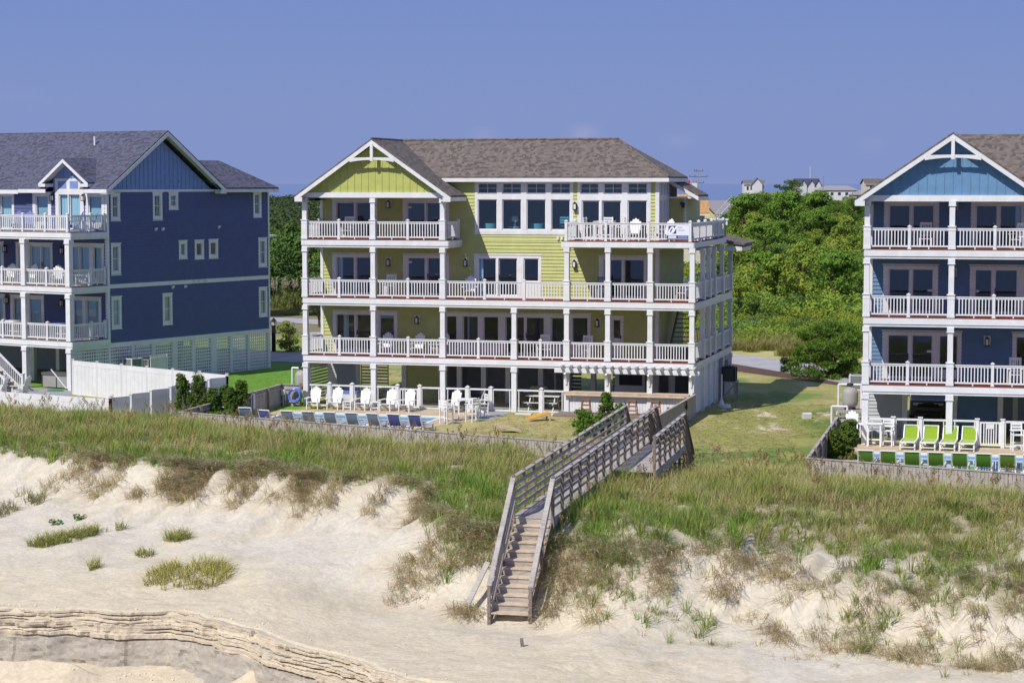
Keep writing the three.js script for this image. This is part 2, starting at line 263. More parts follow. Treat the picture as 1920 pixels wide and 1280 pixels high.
// the wave-cut bank: thin beds of sand, each a little proud of the one below, over a grey face
{
  const P = [], C = [], U = [], I = []; let cols = 0, n = 0;
  for (let s = -47; s < -24.6; s += 0.055) {
    const T = scarpT(s), [X, D] = toXD(s, T + 0.12), top = height(X, D, false) + 0.0, pts = []; let q = 0.0 + 0.1 * noise(s * 2, 3), y = top - 0.02;
    const fade = ss(-24.6, -27.5, s), gl = Math.exp(-(((s + 33.3) / 1.0) ** 4));
    pts.push([-0.25, y - 0.05, 0]);
    const chunk = 0.13 * Math.floor(3.2 * noise(s * 0.62 + 3, 6.6) + 0.5 * noise(s * 2.3, 1.1)) / 2.4 + 0.05 * noise(s * 5, 2); q += chunk;
    for (let i = 0; i < 7; i++) {
      const th = (0.055 + 0.11 * hash(i, 77)) * (0.75 + 0.5 * noise(s * 0.35 + i * 5, i * 2.2)), open = ss(0.34, 0.58, noise(s * 0.85 + i * 13, i * 3.7)), rec = 0.004 + 0.13 * open * (0.6 + 0.8 * noise(s * 3 + i, 4)), jut = 0.09 * (noise(s * 4 + i * 7, i) - 0.5) + 0.07 * (noise(s * 13 + i * 7, i) - 0.5) - 0.10 * ss(0.72, 0.8, noise(s * 2.6 + i * 17, i * 4.1)), dip = 0.05 * (noise(s * 0.5 + i, i * 1.3) - 0.5) + 0.02 * (noise(s * 4 + i * 3, 5) - 0.5);
      q += 0.004 + 0.22 * Math.max(0, noise(s * 0.55 + i * 9, i * 5.3) - 0.5) + 0.05 * noise(s * 1.6 + i * 31, i);
      const f = q + jut; pts.push([f - 0.012, y + dip * 0.6, 1], [f, y - 0.012 + dip * 0.6, 1], [f - 0.01, y - th * 0.62 + dip, 1], [f - rec, y - th * 0.72 + dip, 1], [f - rec, y - th + dip, 1]); y -= th;
    }
    q += 0.02 + 0.1 * Math.max(0, noise(s * 1.1 + 5, 9) - 0.4);
    for (let k = 0; k <= 7; k++) pts.push([q + 0.015 * k + 0.09 * (noise(s * 2.2 + k * 0.4, k * 0.5) - 0.5) + 0.05 * (noise(s * 9 + k, k * 2.1) - 0.5) - 0.07 * ss(0.7, 0.78, noise(s * 3.4, k * 0.25)), y - 0.10 * k, 2]); pts.push([q + 0.7, y - 1.0, 2]);
    n = pts.length;
    pts.forEach(([qq, yy, kind]) => { const [x, d] = toXD(s, T - qq); P.push(x, lerp(top - 0.5 - qq, yy, fade) , -d); const band = noise(yy * 19, s * 0.12), g = noise(s * 2, yy * 14); C.push(...(kind === 2 ? [0.50, 0.455, 0.39].map((c) => c * (0.80 + 0.3 * band + 0.16 * g)) : [0.76, 0.665, 0.52].map((c) => c * (0.84 + 0.2 * band + 0.08 * g)))); U.push(s, yy * 1.3 + qq * 0.4); });
    if (cols) for (let k = 0; k < n - 1; k++) { const a = (cols - 1) * n + k, b = cols * n + k; I.push(a, a + 1, b + 1, a, b + 1, b); }
    cols++;
  }
  let g = new THREE.BufferGeometry(); g.setAttribute('position', new THREE.Float32BufferAttribute(P, 3)); g.setAttribute('color', new THREE.Float32BufferAttribute(C, 3)); g.setAttribute('uv', new THREE.Float32BufferAttribute(U, 2)); g.setIndex(I); g = g.toNonIndexed(); g.computeVertexNormals();
  tag(mesh(g, 'sand_bank', M.sand), 'layered cream and grey bank of cut sand at the lower left', null, null, 'structure');
  const ico = new THREE.IcosahedronGeometry(1, 1), a = ico.attributes.position; for (let i = 0; i < a.count; i++) { const k = 0.75 + 0.5 * noise(a.getX(i) * 2 + 9, a.getY(i) * 2 + a.getZ(i) * 3); a.setXYZ(i, a.getX(i) * k, a.getY(i) * k * 0.7, a.getZ(i) * k); } ico.computeVertexNormals();
  const N = 900, clods = new THREE.InstancedMesh(ico, std(rgb(0.70, 0.61, 0.46), 1), N), o = new THREE.Object3D(); for (let i = 0; i < N; i++) { const s = rr(-47, -25.5), foot = rnd() < 0.82, q = foot ? 1.15 + 0.9 * rnd() * rnd() : -0.05 - 0.5 * rnd() * rnd(), [X, D] = toXD(s, scarpT(s) - q), k = 0.008 + 0.036 * rnd() ** 4; o.position.set(X, height(X, D) + k * 0.3, -D); o.rotation.set(rnd() * 6, rnd() * 6, rnd() * 6); o.scale.setScalar(k); o.updateMatrix(); clods.setMatrixAt(i, o.matrix); }
  clods.name = numbered('sand_clods'); clods.castShadow = clods.receiveShadow = true; scene.add(clods); tag(clods, 'small broken lumps of sand along the cut bank', null, null, 'stuff');
}
// the ground inland: one sheet to the horizon
const LAWN = { x0: -60, x1: 60, d0: 72, d1: 192, n: 1600 };
const groundMap = (() => {
  const n = LAWN.n, d = new Uint8Array(n * n * 4), toS = (x) => 255 * (x <= 0.0031308 ? x * 12.92 : 1.055 * x ** (1 / 2.4) - 0.055);
  for (let j = 0; j < n; j++) for (let i = 0; i < n; i++) {
    const X = lerp(LAWN.x0, LAWN.x1, (i + 0.5) / n), D = lerp(LAWN.d0, LAWN.d1, (j + 0.5) / n), a = fbm(X * 0.16, D * 0.1, 4), b = fbm(X * 0.7 + 50, D * 0.28, 3), f = fbm(X * 2.7, D * 1.3, 3), p = hash(i, j);
    let c = [0.275, 0.27, 0.072];
    const mix = (o, k) => { k = clamp(k); c = c.map((x, m) => lerp(x, o[m], k)); };
    mix([0.375, 0.325, 0.135], ss(0.45, 0.62, a * 0.6 + b * 0.4));         // dry, straw coloured
    mix([0.12, 0.19, 0.03], 0.9 * ss(0.56, 0.70, fbm(X * 0.3 + 20, D * 0.22 + 7, 3) * 0.75 + f * 0.25));
    if (D > 84 && D < 92 && X > 6.5 && X < 14.5) mix([0.10, 0.19, 0.03], 0.85 * ss(0.36, 0.5, fbm(X * 0.5, D * 0.5 + 3, 3)) * ss(84, 86, D) * (1 - ss(89.5, 92, D)));
    mix([0.60, 0.52, 0.39], 0.9 * ss(0.60, 0.68, b * 0.55 + f * 0.45) * ss(9.5, 11, X) * (1 - ss(16, 17, X)) * ss(96, 98, D) * (1 - ss(104, 108, D)));
    mix([0.40, 0.33, 0.18], 0.7 * ss(0.5, 0.66, f * 0.5 + b * 0.5) * (1 - ss(80, 88, D)));
    const left = ss(-10.6, -11.4, X) * ss(98, 103, D) * (1 - ss(150, 158, D));
    mix([0.115, 0.26, 0.018], 0.95 * left * (1 - ss(132, 136, D)));
    mix([0.20, 0.25, 0.055], left * ss(132, 136, D));
    if (X < -14.5 && D < 104.06 - 0.9 * (X + 14.4)) mix([0.26, 0.255, 0.10], left);
    mix([0.30, 0.31, 0.10], ss(126, 132, D) * (1 - left) * 0.6);
    mix([0.44, 0.40, 0.16], 0.8 * ss(135, 139, D) * (1 - ss(149, 153, D)) * ss(4, 10, X) * (0.6 + 0.6 * b));
    mix([0.21, 0.18, 0.09], ss(152, 160, D));
    const k = 1.02 + 0.3 * (p - 0.5) + 0.36 * (f - 0.45), o = (j * n + i) * 4;
    for (let m = 0; m < 3; m++) d[o + m] = clamp(toS(clamp(c[m] * k)), 0, 255); d[o + 3] = 255;
  }
  const t = new THREE.DataTexture(d, n, n); t.wrapS = t.wrapT = THREE.ClampToEdgeWrapping; t.magFilter = THREE.LinearFilter; t.minFilter = THREE.LinearMipmapLinearFilter; t.colorSpace = THREE.SRGBColorSpace; t.needsUpdate = true; return t;
})();
{
  M.ground = std(rgb(1, 1, 1), 1, { map: groundMap });
  const S = steps(-40000, 13000, -1000, 300, -400, 60, -200, 8, -120, 1.2, 40, 6, 140, 60, 400, 300, 1000, 13000, 40000), T = steps(75.9, 0.3, 80, 1, 130, 2, 300, 20, 460, 120, 1000);
  const g = gridMesh(S, T, (X, D, s, t) => (D > 460 ? 0.3 : height(X, D)) - (t < 76.3 ? 0.03 : 0), null, (X, D) => [(X - LAWN.x0) / (LAWN.x1 - LAWN.x0), (D - LAWN.d0) / (LAWN.d1 - LAWN.d0)]);
  tag(mesh(g, 'ground', M.ground), 'olive and straw coloured lawn and open ground between and behind the houses', null, null, 'structure');
}
// water: the sound on the horizon behind the houses and the ocean behind the camera
{
  const wave = tex(512, 60, (u, v) => grey(0.5 + 0.6 * (fbm(u * 30, v * 12, 4, 0) - 0.5)), false);
  M.water = std(rgb(0.045, 0.14, 0.33), 0.09, { bumpMap: wave, bumpScale: 0.12 });
  const S = steps(-60000, 12000, 60000), T1 = [940, 1500, 2600, 5000, 10000, 20000, 40000, 80000], T0 = [-60000, -20000, -6000, -1500, -300, -40, 24];
  for (const [T, n, l, y] of [[T1, 'sound_water', 'deep blue sheet of open water along the horizon', -0.4], [T0, 'ocean_water', 'blue ocean in front of the beach', -1.95]]) tag(mesh(gridMesh(S, T, () => y, null, (X, D) => [X, D]), n, M.water), l, null, null, 'structure');
}
// sheets that follow the ground: roads, drives, beds
function strip(name, pts, width, mat, lift, label) {
  const P = [], I = [], U = []; let len = 0;
  const fine = []; for (let i = 0; i < pts.length - 1; i++) for (let k = 0; k < 8; k++) fine.push([lerp(pts[i][0], pts[i + 1][0], k / 8), lerp(pts[i][1], pts[i + 1][1], k / 8)]); fine.push(pts[pts.length - 1]);
  const sm_ = fine.map((p, i) => { let x = 0, y = 0, n = 0; for (let k = -6; k <= 6; k++) { const q = fine[clamp(i + k, 0, fine.length - 1)]; x += q[0]; y += q[1]; n++; } return [x / n, y / n]; });
  sm_.forEach((p, i) => {
    const a = sm_[Math.max(i - 1, 0)], b = sm_[Math.min(i + 1, sm_.length - 1)], dx = b[0] - a[0], dd = b[1] - a[1], l = Math.hypot(dx, dd) || 1;
    if (i) len += Math.hypot(p[0] - sm_[i - 1][0], p[1] - sm_[i - 1][1]);
    for (let k = 0; k < 5; k++) { const w = (k / 4 - 0.5) * width, X = p[0] + dd / l * w, D = p[1] - dx / l * w; P.push(X, height(X, D, false) + lift, -D); U.push(w, len); }
    if (i) for (let k = 0; k < 4; k++) { const q = i * 5 + k; I.push(q - 5, q, q + 1, q - 5, q + 1, q - 4); }
  });
  const g = new THREE.BufferGeometry(); g.setAttribute('position', new THREE.Float32BufferAttribute(P, 3)); g.setAttribute('uv', new THREE.Float32BufferAttribute(U, 2)); g.setIndex(I); g.computeVertexNormals();
  if (g.attributes.normal.array[1] < 0) { I.reverse(); g.setIndex(I); g.computeVertexNormals(); }
  return tag(mesh(g, name, mat), label, null, null, 'structure');
}
const asphaltTex = tex(512, 3, (u, v, i, j) => grey(0.88 + 0.14 * (fbm(u * 5, v * 5, 4, 5) - 0.5) + 0.16 * (hash(i, j) - 0.5)));
M.asphalt = std(rgb(0.5, 0.48, 0.485), 0.95, { map: asphaltTex });
M.concrete = std(rgb(0.52, 0.46, 0.38), 0.9, { map: asphaltTex });
M.patio = std(rgb(0.40, 0.41, 0.43), 0.9, { map: asphaltTex });
M.mulch = std(rgb(0.20, 0.12, 0.085), 1, { map: tex(512, 1.5, (u, v, i, j) => { const k = 0.55 + 0.7 * (fbm(u * 40, v * 22, 3, 0) - 0.4) + 0.2 * hash(i, j); return [k, k * 0.93, k * 0.88]; }) });
strip('road', [[-75, 212], [-50, 197], [-20.3, 174.6], [-15, 171.5], [0, 158], [9, 146], [14.5, 138.8], [18, 131], [22.5, 119], [26, 106]], 4.6, M.asphalt, 0.035, 'pale grey access road curving behind the houses');
strip('driveway', [[-24, 140.6], [-8, 134.6]], 7.5, M.concrete, 0.03, 'beige concrete drive behind the dark blue house');
strip('mulch_bed', [[12.2, 133.4], [14.5, 131.3], [16.6, 127.0], [19.5, 122], [22.5, 116]], 3.2, M.mulch, 0.025, 'brown mulch bed along the lawn below the road');

// ---------- house building ----------
function inWorld(h, x, y, z) { const f = FRAME[h], c = Math.cos(f.yaw), s = Math.sin(f.yaw); return [f.X + x * c - z * s, y, -(f.D - x * s - z * c)]; }   // a point of a house's own axes (x along its front, z towards the sea)
const wall = (o, u, n) => ({ o: V(...o), u: V(...u), n: V(...n), at(a, y, off = 0) { return this.o.clone().addScaledVector(this.u, a).addScaledVector(this.n, off).setY(y); } });
const front = (z) => wall([0, 0, z], [1, 0, 0], [0, 0, 1]);
const rightSide = (x) => wall([x, 0, 0], [0, 0, -1], [1, 0, 0]);   // u grows towards the back
// a box on a wall: from u0..u1 along it, y0..y1 up, a..b out from its face
const wbox = (b, W, u0, u1, y0, y1, a, c) => b.hexa([W.at(u0, y0, c), W.at(u1, y0, c), W.at(u1, y1, c), W.at(u0, y1, c), W.at(u0, y0, a), W.at(u1, y0, a), W.at(u1, y1, a), W.at(u0, y1, a)]);
function siding(par, W, mat, u0, u1, y0, y1, holes = [], exp = 0.18, name = 'siding') {
  const b = new B(), back = new B();
  for (let y = y0; y < y1 - 1e-4; y += exp) {
    const top = Math.min(y + exp, y1), cuts = [y, top];
    for (const h of holes) for (const e of [h[2], h[3]]) if (e > y + 1e-3 && e < top - 1e-3) cuts.push(e);
    cuts.sort((p, q) => p - q);
    for (let k = 0; k < cuts.length - 1; k++) {
      const a = cuts[k], c = cuts[k + 1], mid = (a + c) / 2, off = (q) => lerp(0.042, 0.006, (q - y) / exp);
      let runs = [[u0, u1]];
      for (const h of holes) if (h[2] < mid && h[3] > mid) runs = runs.flatMap(([p, q]) => [[p, Math.min(q, h[0])], [Math.max(p, h[1]), q]].filter(([m, n]) => n - m > 1e-3));
      for (const [p, q] of runs) {
        b.quad(W.at(p, a, off(a)), W.at(q, a, off(a)), W.at(q, c, off(c)), W.at(p, c, off(c)));
        if (k === 0) b.quad(W.at(p, a, 0), W.at(q, a, 0), W.at(q, a, off(a)), W.at(p, a, off(a)));
        back.quad(W.at(q, a, -0.12), W.at(p, a, -0.12), W.at(p, c, -0.12), W.at(q, c, -0.12));
      }
    }
  }
  const m = b.build(name, mat, par); back.build('wall_lining', M.room, m); return m;
}
function curtainGeo(W, u0, u1, y0, y1) {
  const b = new B(), n = Math.max(6, Math.round((u1 - u0) / 0.035)), o = (i) => -0.17 + 0.028 * Math.sin(i * 1.25 + u0 * 7) + 0.008 * Math.sin(i * 2.9);
  for (let i = 0; i < n; i++) { const p = lerp(u0, u1, i / n), q = lerp(u0, u1, (i + 1) / n); b.quad(W.at(p, y0, o(i)), W.at(q, y0, o(i + 1)), W.at(q, y1, o(i + 1)), W.at(p, y1, o(i))); }
  return b;
}
// a window or glazed door: outer casing u0..u1, y0..y1; cells are its glazed openings
function glazed(par, W, name, u0, u1, y0, y1, cells, o = {}) {
  const b = new B(), ys = [...new Set([y0, y1, ...cells.flatMap((c) => [c.y0, c.y1])])].sort((p, q) => p - q);
  for (let i = 0; i < ys.length - 1; i++) {                           // boards fill whatever is not glazed
    const lo = ys[i], hi = ys[i + 1], cs = cells.filter((c) => c.y0 < hi - 1e-4 && c.y1 > lo + 1e-4).sort((p, q) => p.a - q.a);
    let u = u0; for (const c of [...cs, { a: u1 }]) { if (c.a - u > 0.004) wbox(b, W, u, c.a, lo, hi, -0.12, 0.035); u = c.b; }
  }
  if (!o.noHead) wbox(b, W, u0 - 0.04, u1 + 0.04, y1, y1 + 0.05, 0, 0.06);
  if (!o.door) wbox(b, W, u0 - 0.03, u1 + 0.03, y0 - 0.045, y0, 0, 0.055);
  const root = b.build(name, M.white, par);
  for (const c of cells) {
    const s = new B(), f = c.f ?? 0.045, off = c.deep ? -0.09 : -0.045;
    wbox(s, W, c.a, c.a + f, c.y0, c.y1, off - 0.03, off + 0.02); wbox(s, W, c.b - f, c.b, c.y0, c.y1, off - 0.03, off + 0.02);
    wbox(s, W, c.a + f, c.b - f, c.y0, c.y0 + f * 1.5, off - 0.03, off + 0.02); wbox(s, W, c.a + f, c.b - f, c.y1 - f, c.y1, off - 0.03, off + 0.02);
    for (let i = 1; i < (c.mx ?? 1); i++) { const u = lerp(c.a + f, c.b - f, i / c.mx); wbox(s, W, u - 0.012, u + 0.012, c.y0 + f * 1.5, c.y1 - f, off - 0.02, off + 0.012); }
    for (let i = 1; i < (c.my ?? 1); i++) { const v = lerp(c.y0 + f * 1.5, c.y1 - f, i / c.my), k = c.rail ?? 0.012; wbox(s, W, c.a + f, c.b - f, v - k, v + k, off - 0.021, off + 0.014); }
    s.build('sash', M.white, root);
    new B().quad(W.at(c.a + f, c.y0 + f, off), W.at(c.b - f, c.y0 + f, off), W.at(c.b - f, c.y1 - f, off), W.at(c.a + f, c.y1 - f, off)).build('pane', M.pane, root);
    if (c.curtain) for (const [p, q] of c.curtain) curtainGeo(W, lerp(c.a, c.b, p), lerp(c.a, c.b, q), c.y0, c.y1).build('curtain', M.curtain, root);
    if (c.blind) { const bl = new B(), d = c.y1 - (c.y1 - c.y0) * c.blind; for (let v = c.y1 - 0.03; v > d; v -= 0.06) wbox(bl, W, c.a + 0.02, c.b - 0.02, v - 0.045, v, -0.165, -0.15); bl.build('blind', M.curtain, root); }
    if (c.sticker) { const k = new B(), u = lerp(c.a, c.b, c.sticker[0]), v = lerp(c.y0, c.y1, c.sticker[1]); wbox(k, W, u - 0.11, u + 0.11, v - 0.05, v + 0.05, off + 0.004, off + 0.006); k.build('notice', M.white, root); }
    if (c.handle) { const h = new B(), u = c.handle > 0 ? c.b - f / 2 : c.a + f / 2; wbox(h, W, u - 0.02, u + 0.02, c.y0 + 0.85, c.y0 + 1.12, off + 0.02, off + 0.06); h.build('handle', M.dark, root); }
  }
  return [u0 + 0.03, u1 - 0.03, y0 + 0.02, y1 - 0.03];
}
// a slider of two leaves and perhaps a fixed light, from the deck up
const slider = (par, W, u0, u1, yd, top, leaves, o = {}) => glazed(par, W, 'sliding_door', u0, u1, yd + 0.02, top, leaves.map(([a, b, x = {}], i) => ({ a, b, y0: yd + (x.sill ?? 0.06), y1: top - 0.16, deep: i % 2, f: 0.05, ...x })), { door: true, ...o });
function doubleHung(par, W, u0, u1, y0, y1, x = {}) { return glazed(par, W, 'window', u0, u1, y0, y1, [{ a: u0 + 0.17, b: u1 - 0.17, y0: y0 + 0.19, y1: y1 - 0.17, my: x.my ?? 2, rail: 0.022, f: 0.03, ...x }]); }
function wallLamp(par, W, u, y, plate = true) {
  const b = new B(); wbox(b, W, u - 0.035, u + 0.035, y + 0.05, y + 0.12, 0.0, 0.17);
  b.add(new THREE.ConeGeometry(0.135, 0.12, 4).rotateY(Math.PI / 4), new THREE.Matrix4().setPosition(W.at(u, y + 0.13, 0.15)));
  for (const [i, k] of [[-1, 0.06], [1, 0.06], [-1, 0.24], [1, 0.24]]) wbox(b, W, u + i * 0.08 - 0.012, u + i * 0.08 + 0.012, y - 0.22, y + 0.08, k - 0.012, k + 0.012);
  wbox(b, W, u - 0.1, u + 0.1, y - 0.25, y - 0.215, 0.05, 0.25);
  const m = b.build('wall_lamp', M.black, par);
  const g = new B(); wbox(g, W, u - 0.062, u + 0.062, y - 0.21, y + 0.07, 0.085, 0.215); g.build('lamp_glass', M.lampGlass, m);
  if (plate) { const q = new B(); wbox(q, W, u - 0.15, u + 0.15, y - 0.2, y + 0.2, 0.0, 0.04); q.build('back_plate', M.white, m); }
}
function column(par, x, z, y0, y1, pedestal = 0.98, w = 0.24) {
  const b = new B(), k = w / 2, e = 0.035;
  if (pedestal) { b.box(x - k - e, x + k + e, y0, y0 + pedestal, z - k - e, z + k + e); b.box(x - k - e - 0.03, x + k + e + 0.03, y0 + pedestal, y0 + pedestal + 0.05, z - k - e - 0.03, z + k + e + 0.03); b.box(x - k - e - 0.012, x + k + e + 0.012, y0 + 0.002, y0 + 0.13, z - k - e - 0.012, z + k + e + 0.012); b.box(x - k - e - 0.012, x + k + e + 0.012, y0 + pedestal - 0.16, y0 + pedestal - 0.12, z - k - e - 0.012, z + k + e + 0.012); }
  b.box(x - k, x + k, y0 + (pedestal ? pedestal + 0.05 : 0), y1, z - k, z + k);
  b.box(x - k - 0.03, x + k + 0.03, y1 - 0.2, y1 - 0.002, z - k - 0.03, z + k + 0.03); b.box(x - k - 0.05, x + k + 0.05, y1 - 0.23, y1 - 0.2, z - k - 0.05, z + k + 0.05);
  return b.build('column', M.white, par);
}
function railing(par, x0, z0, x1, z1, y, mids = [], o = {}) {
  const b = new B(), q = new B(), P = V(x0, 0, z0), Q = V(x1, 0, z1), L = P.distanceTo(Q), d = Q.clone().sub(P).normalize(), h = o.h ?? 0.93, at = (k, yy) => P.clone().addScaledVector(d, k).setY(yy);
  b.beam(at(0, y + h - 0.02), at(L, y + h - 0.02), 0.10, 0.04); b.beam(at(0, y + h - 0.075), at(L, y + h - 0.075), 0.05, 0.07); b.beam(at(0, y + 0.13), at(L, y + 0.13), 0.055, 0.07);
  const posts = mids.map((m) => m * L);
  for (const k of posts) { const c = at(k, 0); b.box(c.x - 0.065, c.x + 0.065, y, y + h + 0.05, c.z - 0.065, c.z + 0.065); b.box(c.x - 0.09, c.x + 0.09, y + h + 0.05, y + h + 0.085, c.z - 0.09, c.z + 0.09); b.add(new THREE.ConeGeometry(0.1, 0.06, 4).rotateY(Math.PI / 4), new THREE.Matrix4().makeTranslation(c.x, y + h + 0.115, c.z)); b.box(c.x - 0.08, c.x + 0.08, y + 0.001, y + 0.05, c.z - 0.08, c.z + 0.08); }
  const ends = [0, ...posts, L];
  for (let i = 0; i < ends.length - 1; i++) {
    const a = ends[i] + 0.06, c = ends[i + 1] - 0.06, n = Math.max(1, Math.round((c - a) / 0.148));
    for (let k = 1; k < n; k++) { const p = at(lerp(a, c, k / n), 0); q.beam(p.clone().setY(y + 0.16), p.clone().setY(y + h - 0.1), 0.046, 0.046, d); }
    const f = at((ends[i] + ends[i + 1]) / 2, 0); b.box(f.x - 0.025, f.x + 0.025, y, y + 0.1, f.z - 0.025, f.z + 0.025);
  }
  const r = b.build('railing', M.white, par); if (!q.empty) tag(q.build('baluster', M.white, r), null, null, null, 'stuff'); return r;
}
// deck with its floor, rim board and lower beam; corners listed from front left, counter-clockwise seen from above
function deck(par, x0, x1, z0, z1, y, o = {}) {
  const f = new B(); f.box(x0, x1 - 0.03, y - 0.04, y, z1, z0 + 0.10); f.build('deck_floor', o.floor ?? M.deckRed, par);
  const b = new B(), lo = y - (o.deep ?? 0.42);
  b.box(x0 - 0.1, x1 + 0.1, y - 0.31, y - 0.045, z0 + 0.105, z0 + 0.135);
  b.box(x0 - 0.1, x1 + 0.1, lo, y - 0.31, z0 - 0.09, z0 + 0.09);
  if (o.left !== false) { b.box(x0 - 0.135, x0 - 0.105, y - 0.31, y - 0.045, z1, z0 + 0.10); b.box(x0 - 0.09, x0 + 0.09, lo, y - 0.31, z1, z0 - 0.092); }
  if (o.right !== false) { b.box(x1 + 0.105, x1 + 0.135, y - 0.31, y - 0.045, z1, z0 + 0.10); b.box(x1 - 0.09, x1 + 0.09, lo, y - 0.31, z1, z0 - 0.092); }
  b.build('deck_fascia', M.white, par);
  const s = new B(); s.box(x0 + 0.09, x1 - 0.09, y - 0.36, y - 0.33, z1, z0 - 0.092); s.build('deck_soffit', M.soffit, par);
}
// roof face: a, b along the eave, c, d above; solid slab of given thickness
function roofFace(b, pts, th = 0.10) {
  const [a, e] = [pts[0], pts[1]], u = e.clone().sub(a).normalize(); const n = u.clone().cross(pts[2].clone().sub(a)).normalize(); if (n.y < 0) n.negate(); const v = n.clone().cross(u); if (v.y < 0) v.negate();
  const uv = (p) => { const d = p.clone().sub(a); return [d.dot(u) + a.x * 0.37, d.dot(v)]; };
  for (let i = 1; i < pts.length - 1; i++) { b.tri(a, pts[i], pts[i + 1], uv(a), uv(pts[i]), uv(pts[i + 1])); const lo = (p) => p.clone().setY(p.y - th); b.tri(lo(a), lo(pts[i + 1]), lo(pts[i])); }
  for (let i = 0; i < pts.length; i++) { const p = pts[i], q = pts[(i + 1) % pts.length]; b.quad(p, q, q.clone().setY(q.y - th), p.clone().setY(p.y - th)); }
  return b;
}
// sloping board under a roof edge, from p to q (its top edge), hanging down h, of thickness w along axis k
function rakeBoard(b, p, q, h, w, axis) { const o = axis.clone().multiplyScalar(w), dn = V(0, -h, 0); const a = p.clone(), c = q.clone(); return b.hexa([a.clone().add(o).add(dn), c.clone().add(o).add(dn), c.clone().add(o), a.clone().add(o), a.clone().add(dn), c.clone().add(dn), c, a]); }
// triangular gable clad in vertical boards: plane W, from u0 to u1 at y0, apex at (um, ya)
function gable(par, W, mat, u0, u1, y0, um, ya, pitch, spacing) {
  const b = new B(); b.tri(W.at(u0, y0, 0), W.at(u1, y0, 0), W.at(um, ya, 0)); b.tri(W.at(u1, y0, -0.1), W.at(u0, y0, -0.1), W.at(um, ya, -0.1)); b.quad(W.at(u0, y0, -0.1), W.at(u1, y0, -0.1), W.at(u1, y0, 0), W.at(u0, y0, 0));
  const g = b.build('gable_wall', mat, par);
  const n = Math.floor((u1 - u0) / spacing), off = ((u1 - u0) - n * spacing) / 2;
  for (let i = 0; i <= n; i++) { const u = u0 + off + i * spacing, t = Math.min(ya - Math.abs(u - um) * pitch - 0.05); if (t - y0 < 0.12) continue; const q = new B(); wbox(q, W, u - 0.022, u + 0.022, y0, t, 0.001, 0.024); q.build('batten', mat, g); }
}
function storeyRooms(par, x0, x1, zf, zb, levels, ceil) {           // plain rooms behind the windows
  const b = new B(), f = new B();
  levels.forEach((y, i) => { const t = i < levels.length - 1 ? levels[i + 1] : ceil; f.box(x0 + 0.14, x1 - 0.14, y - 0.3, y, zb, zf - 0.14); b.box(x0 + 0.14, x1 - 0.14, t - 0.36, t - 0.31, zb, zf - 0.14); });
  b.box(x0 + 0.14, x1 - 0.14, levels[0], ceil, zb - 0.1, zb);
  b.build('inner_wall', M.room, par); f.build('inner_floor', M.roomFloor, par);
}
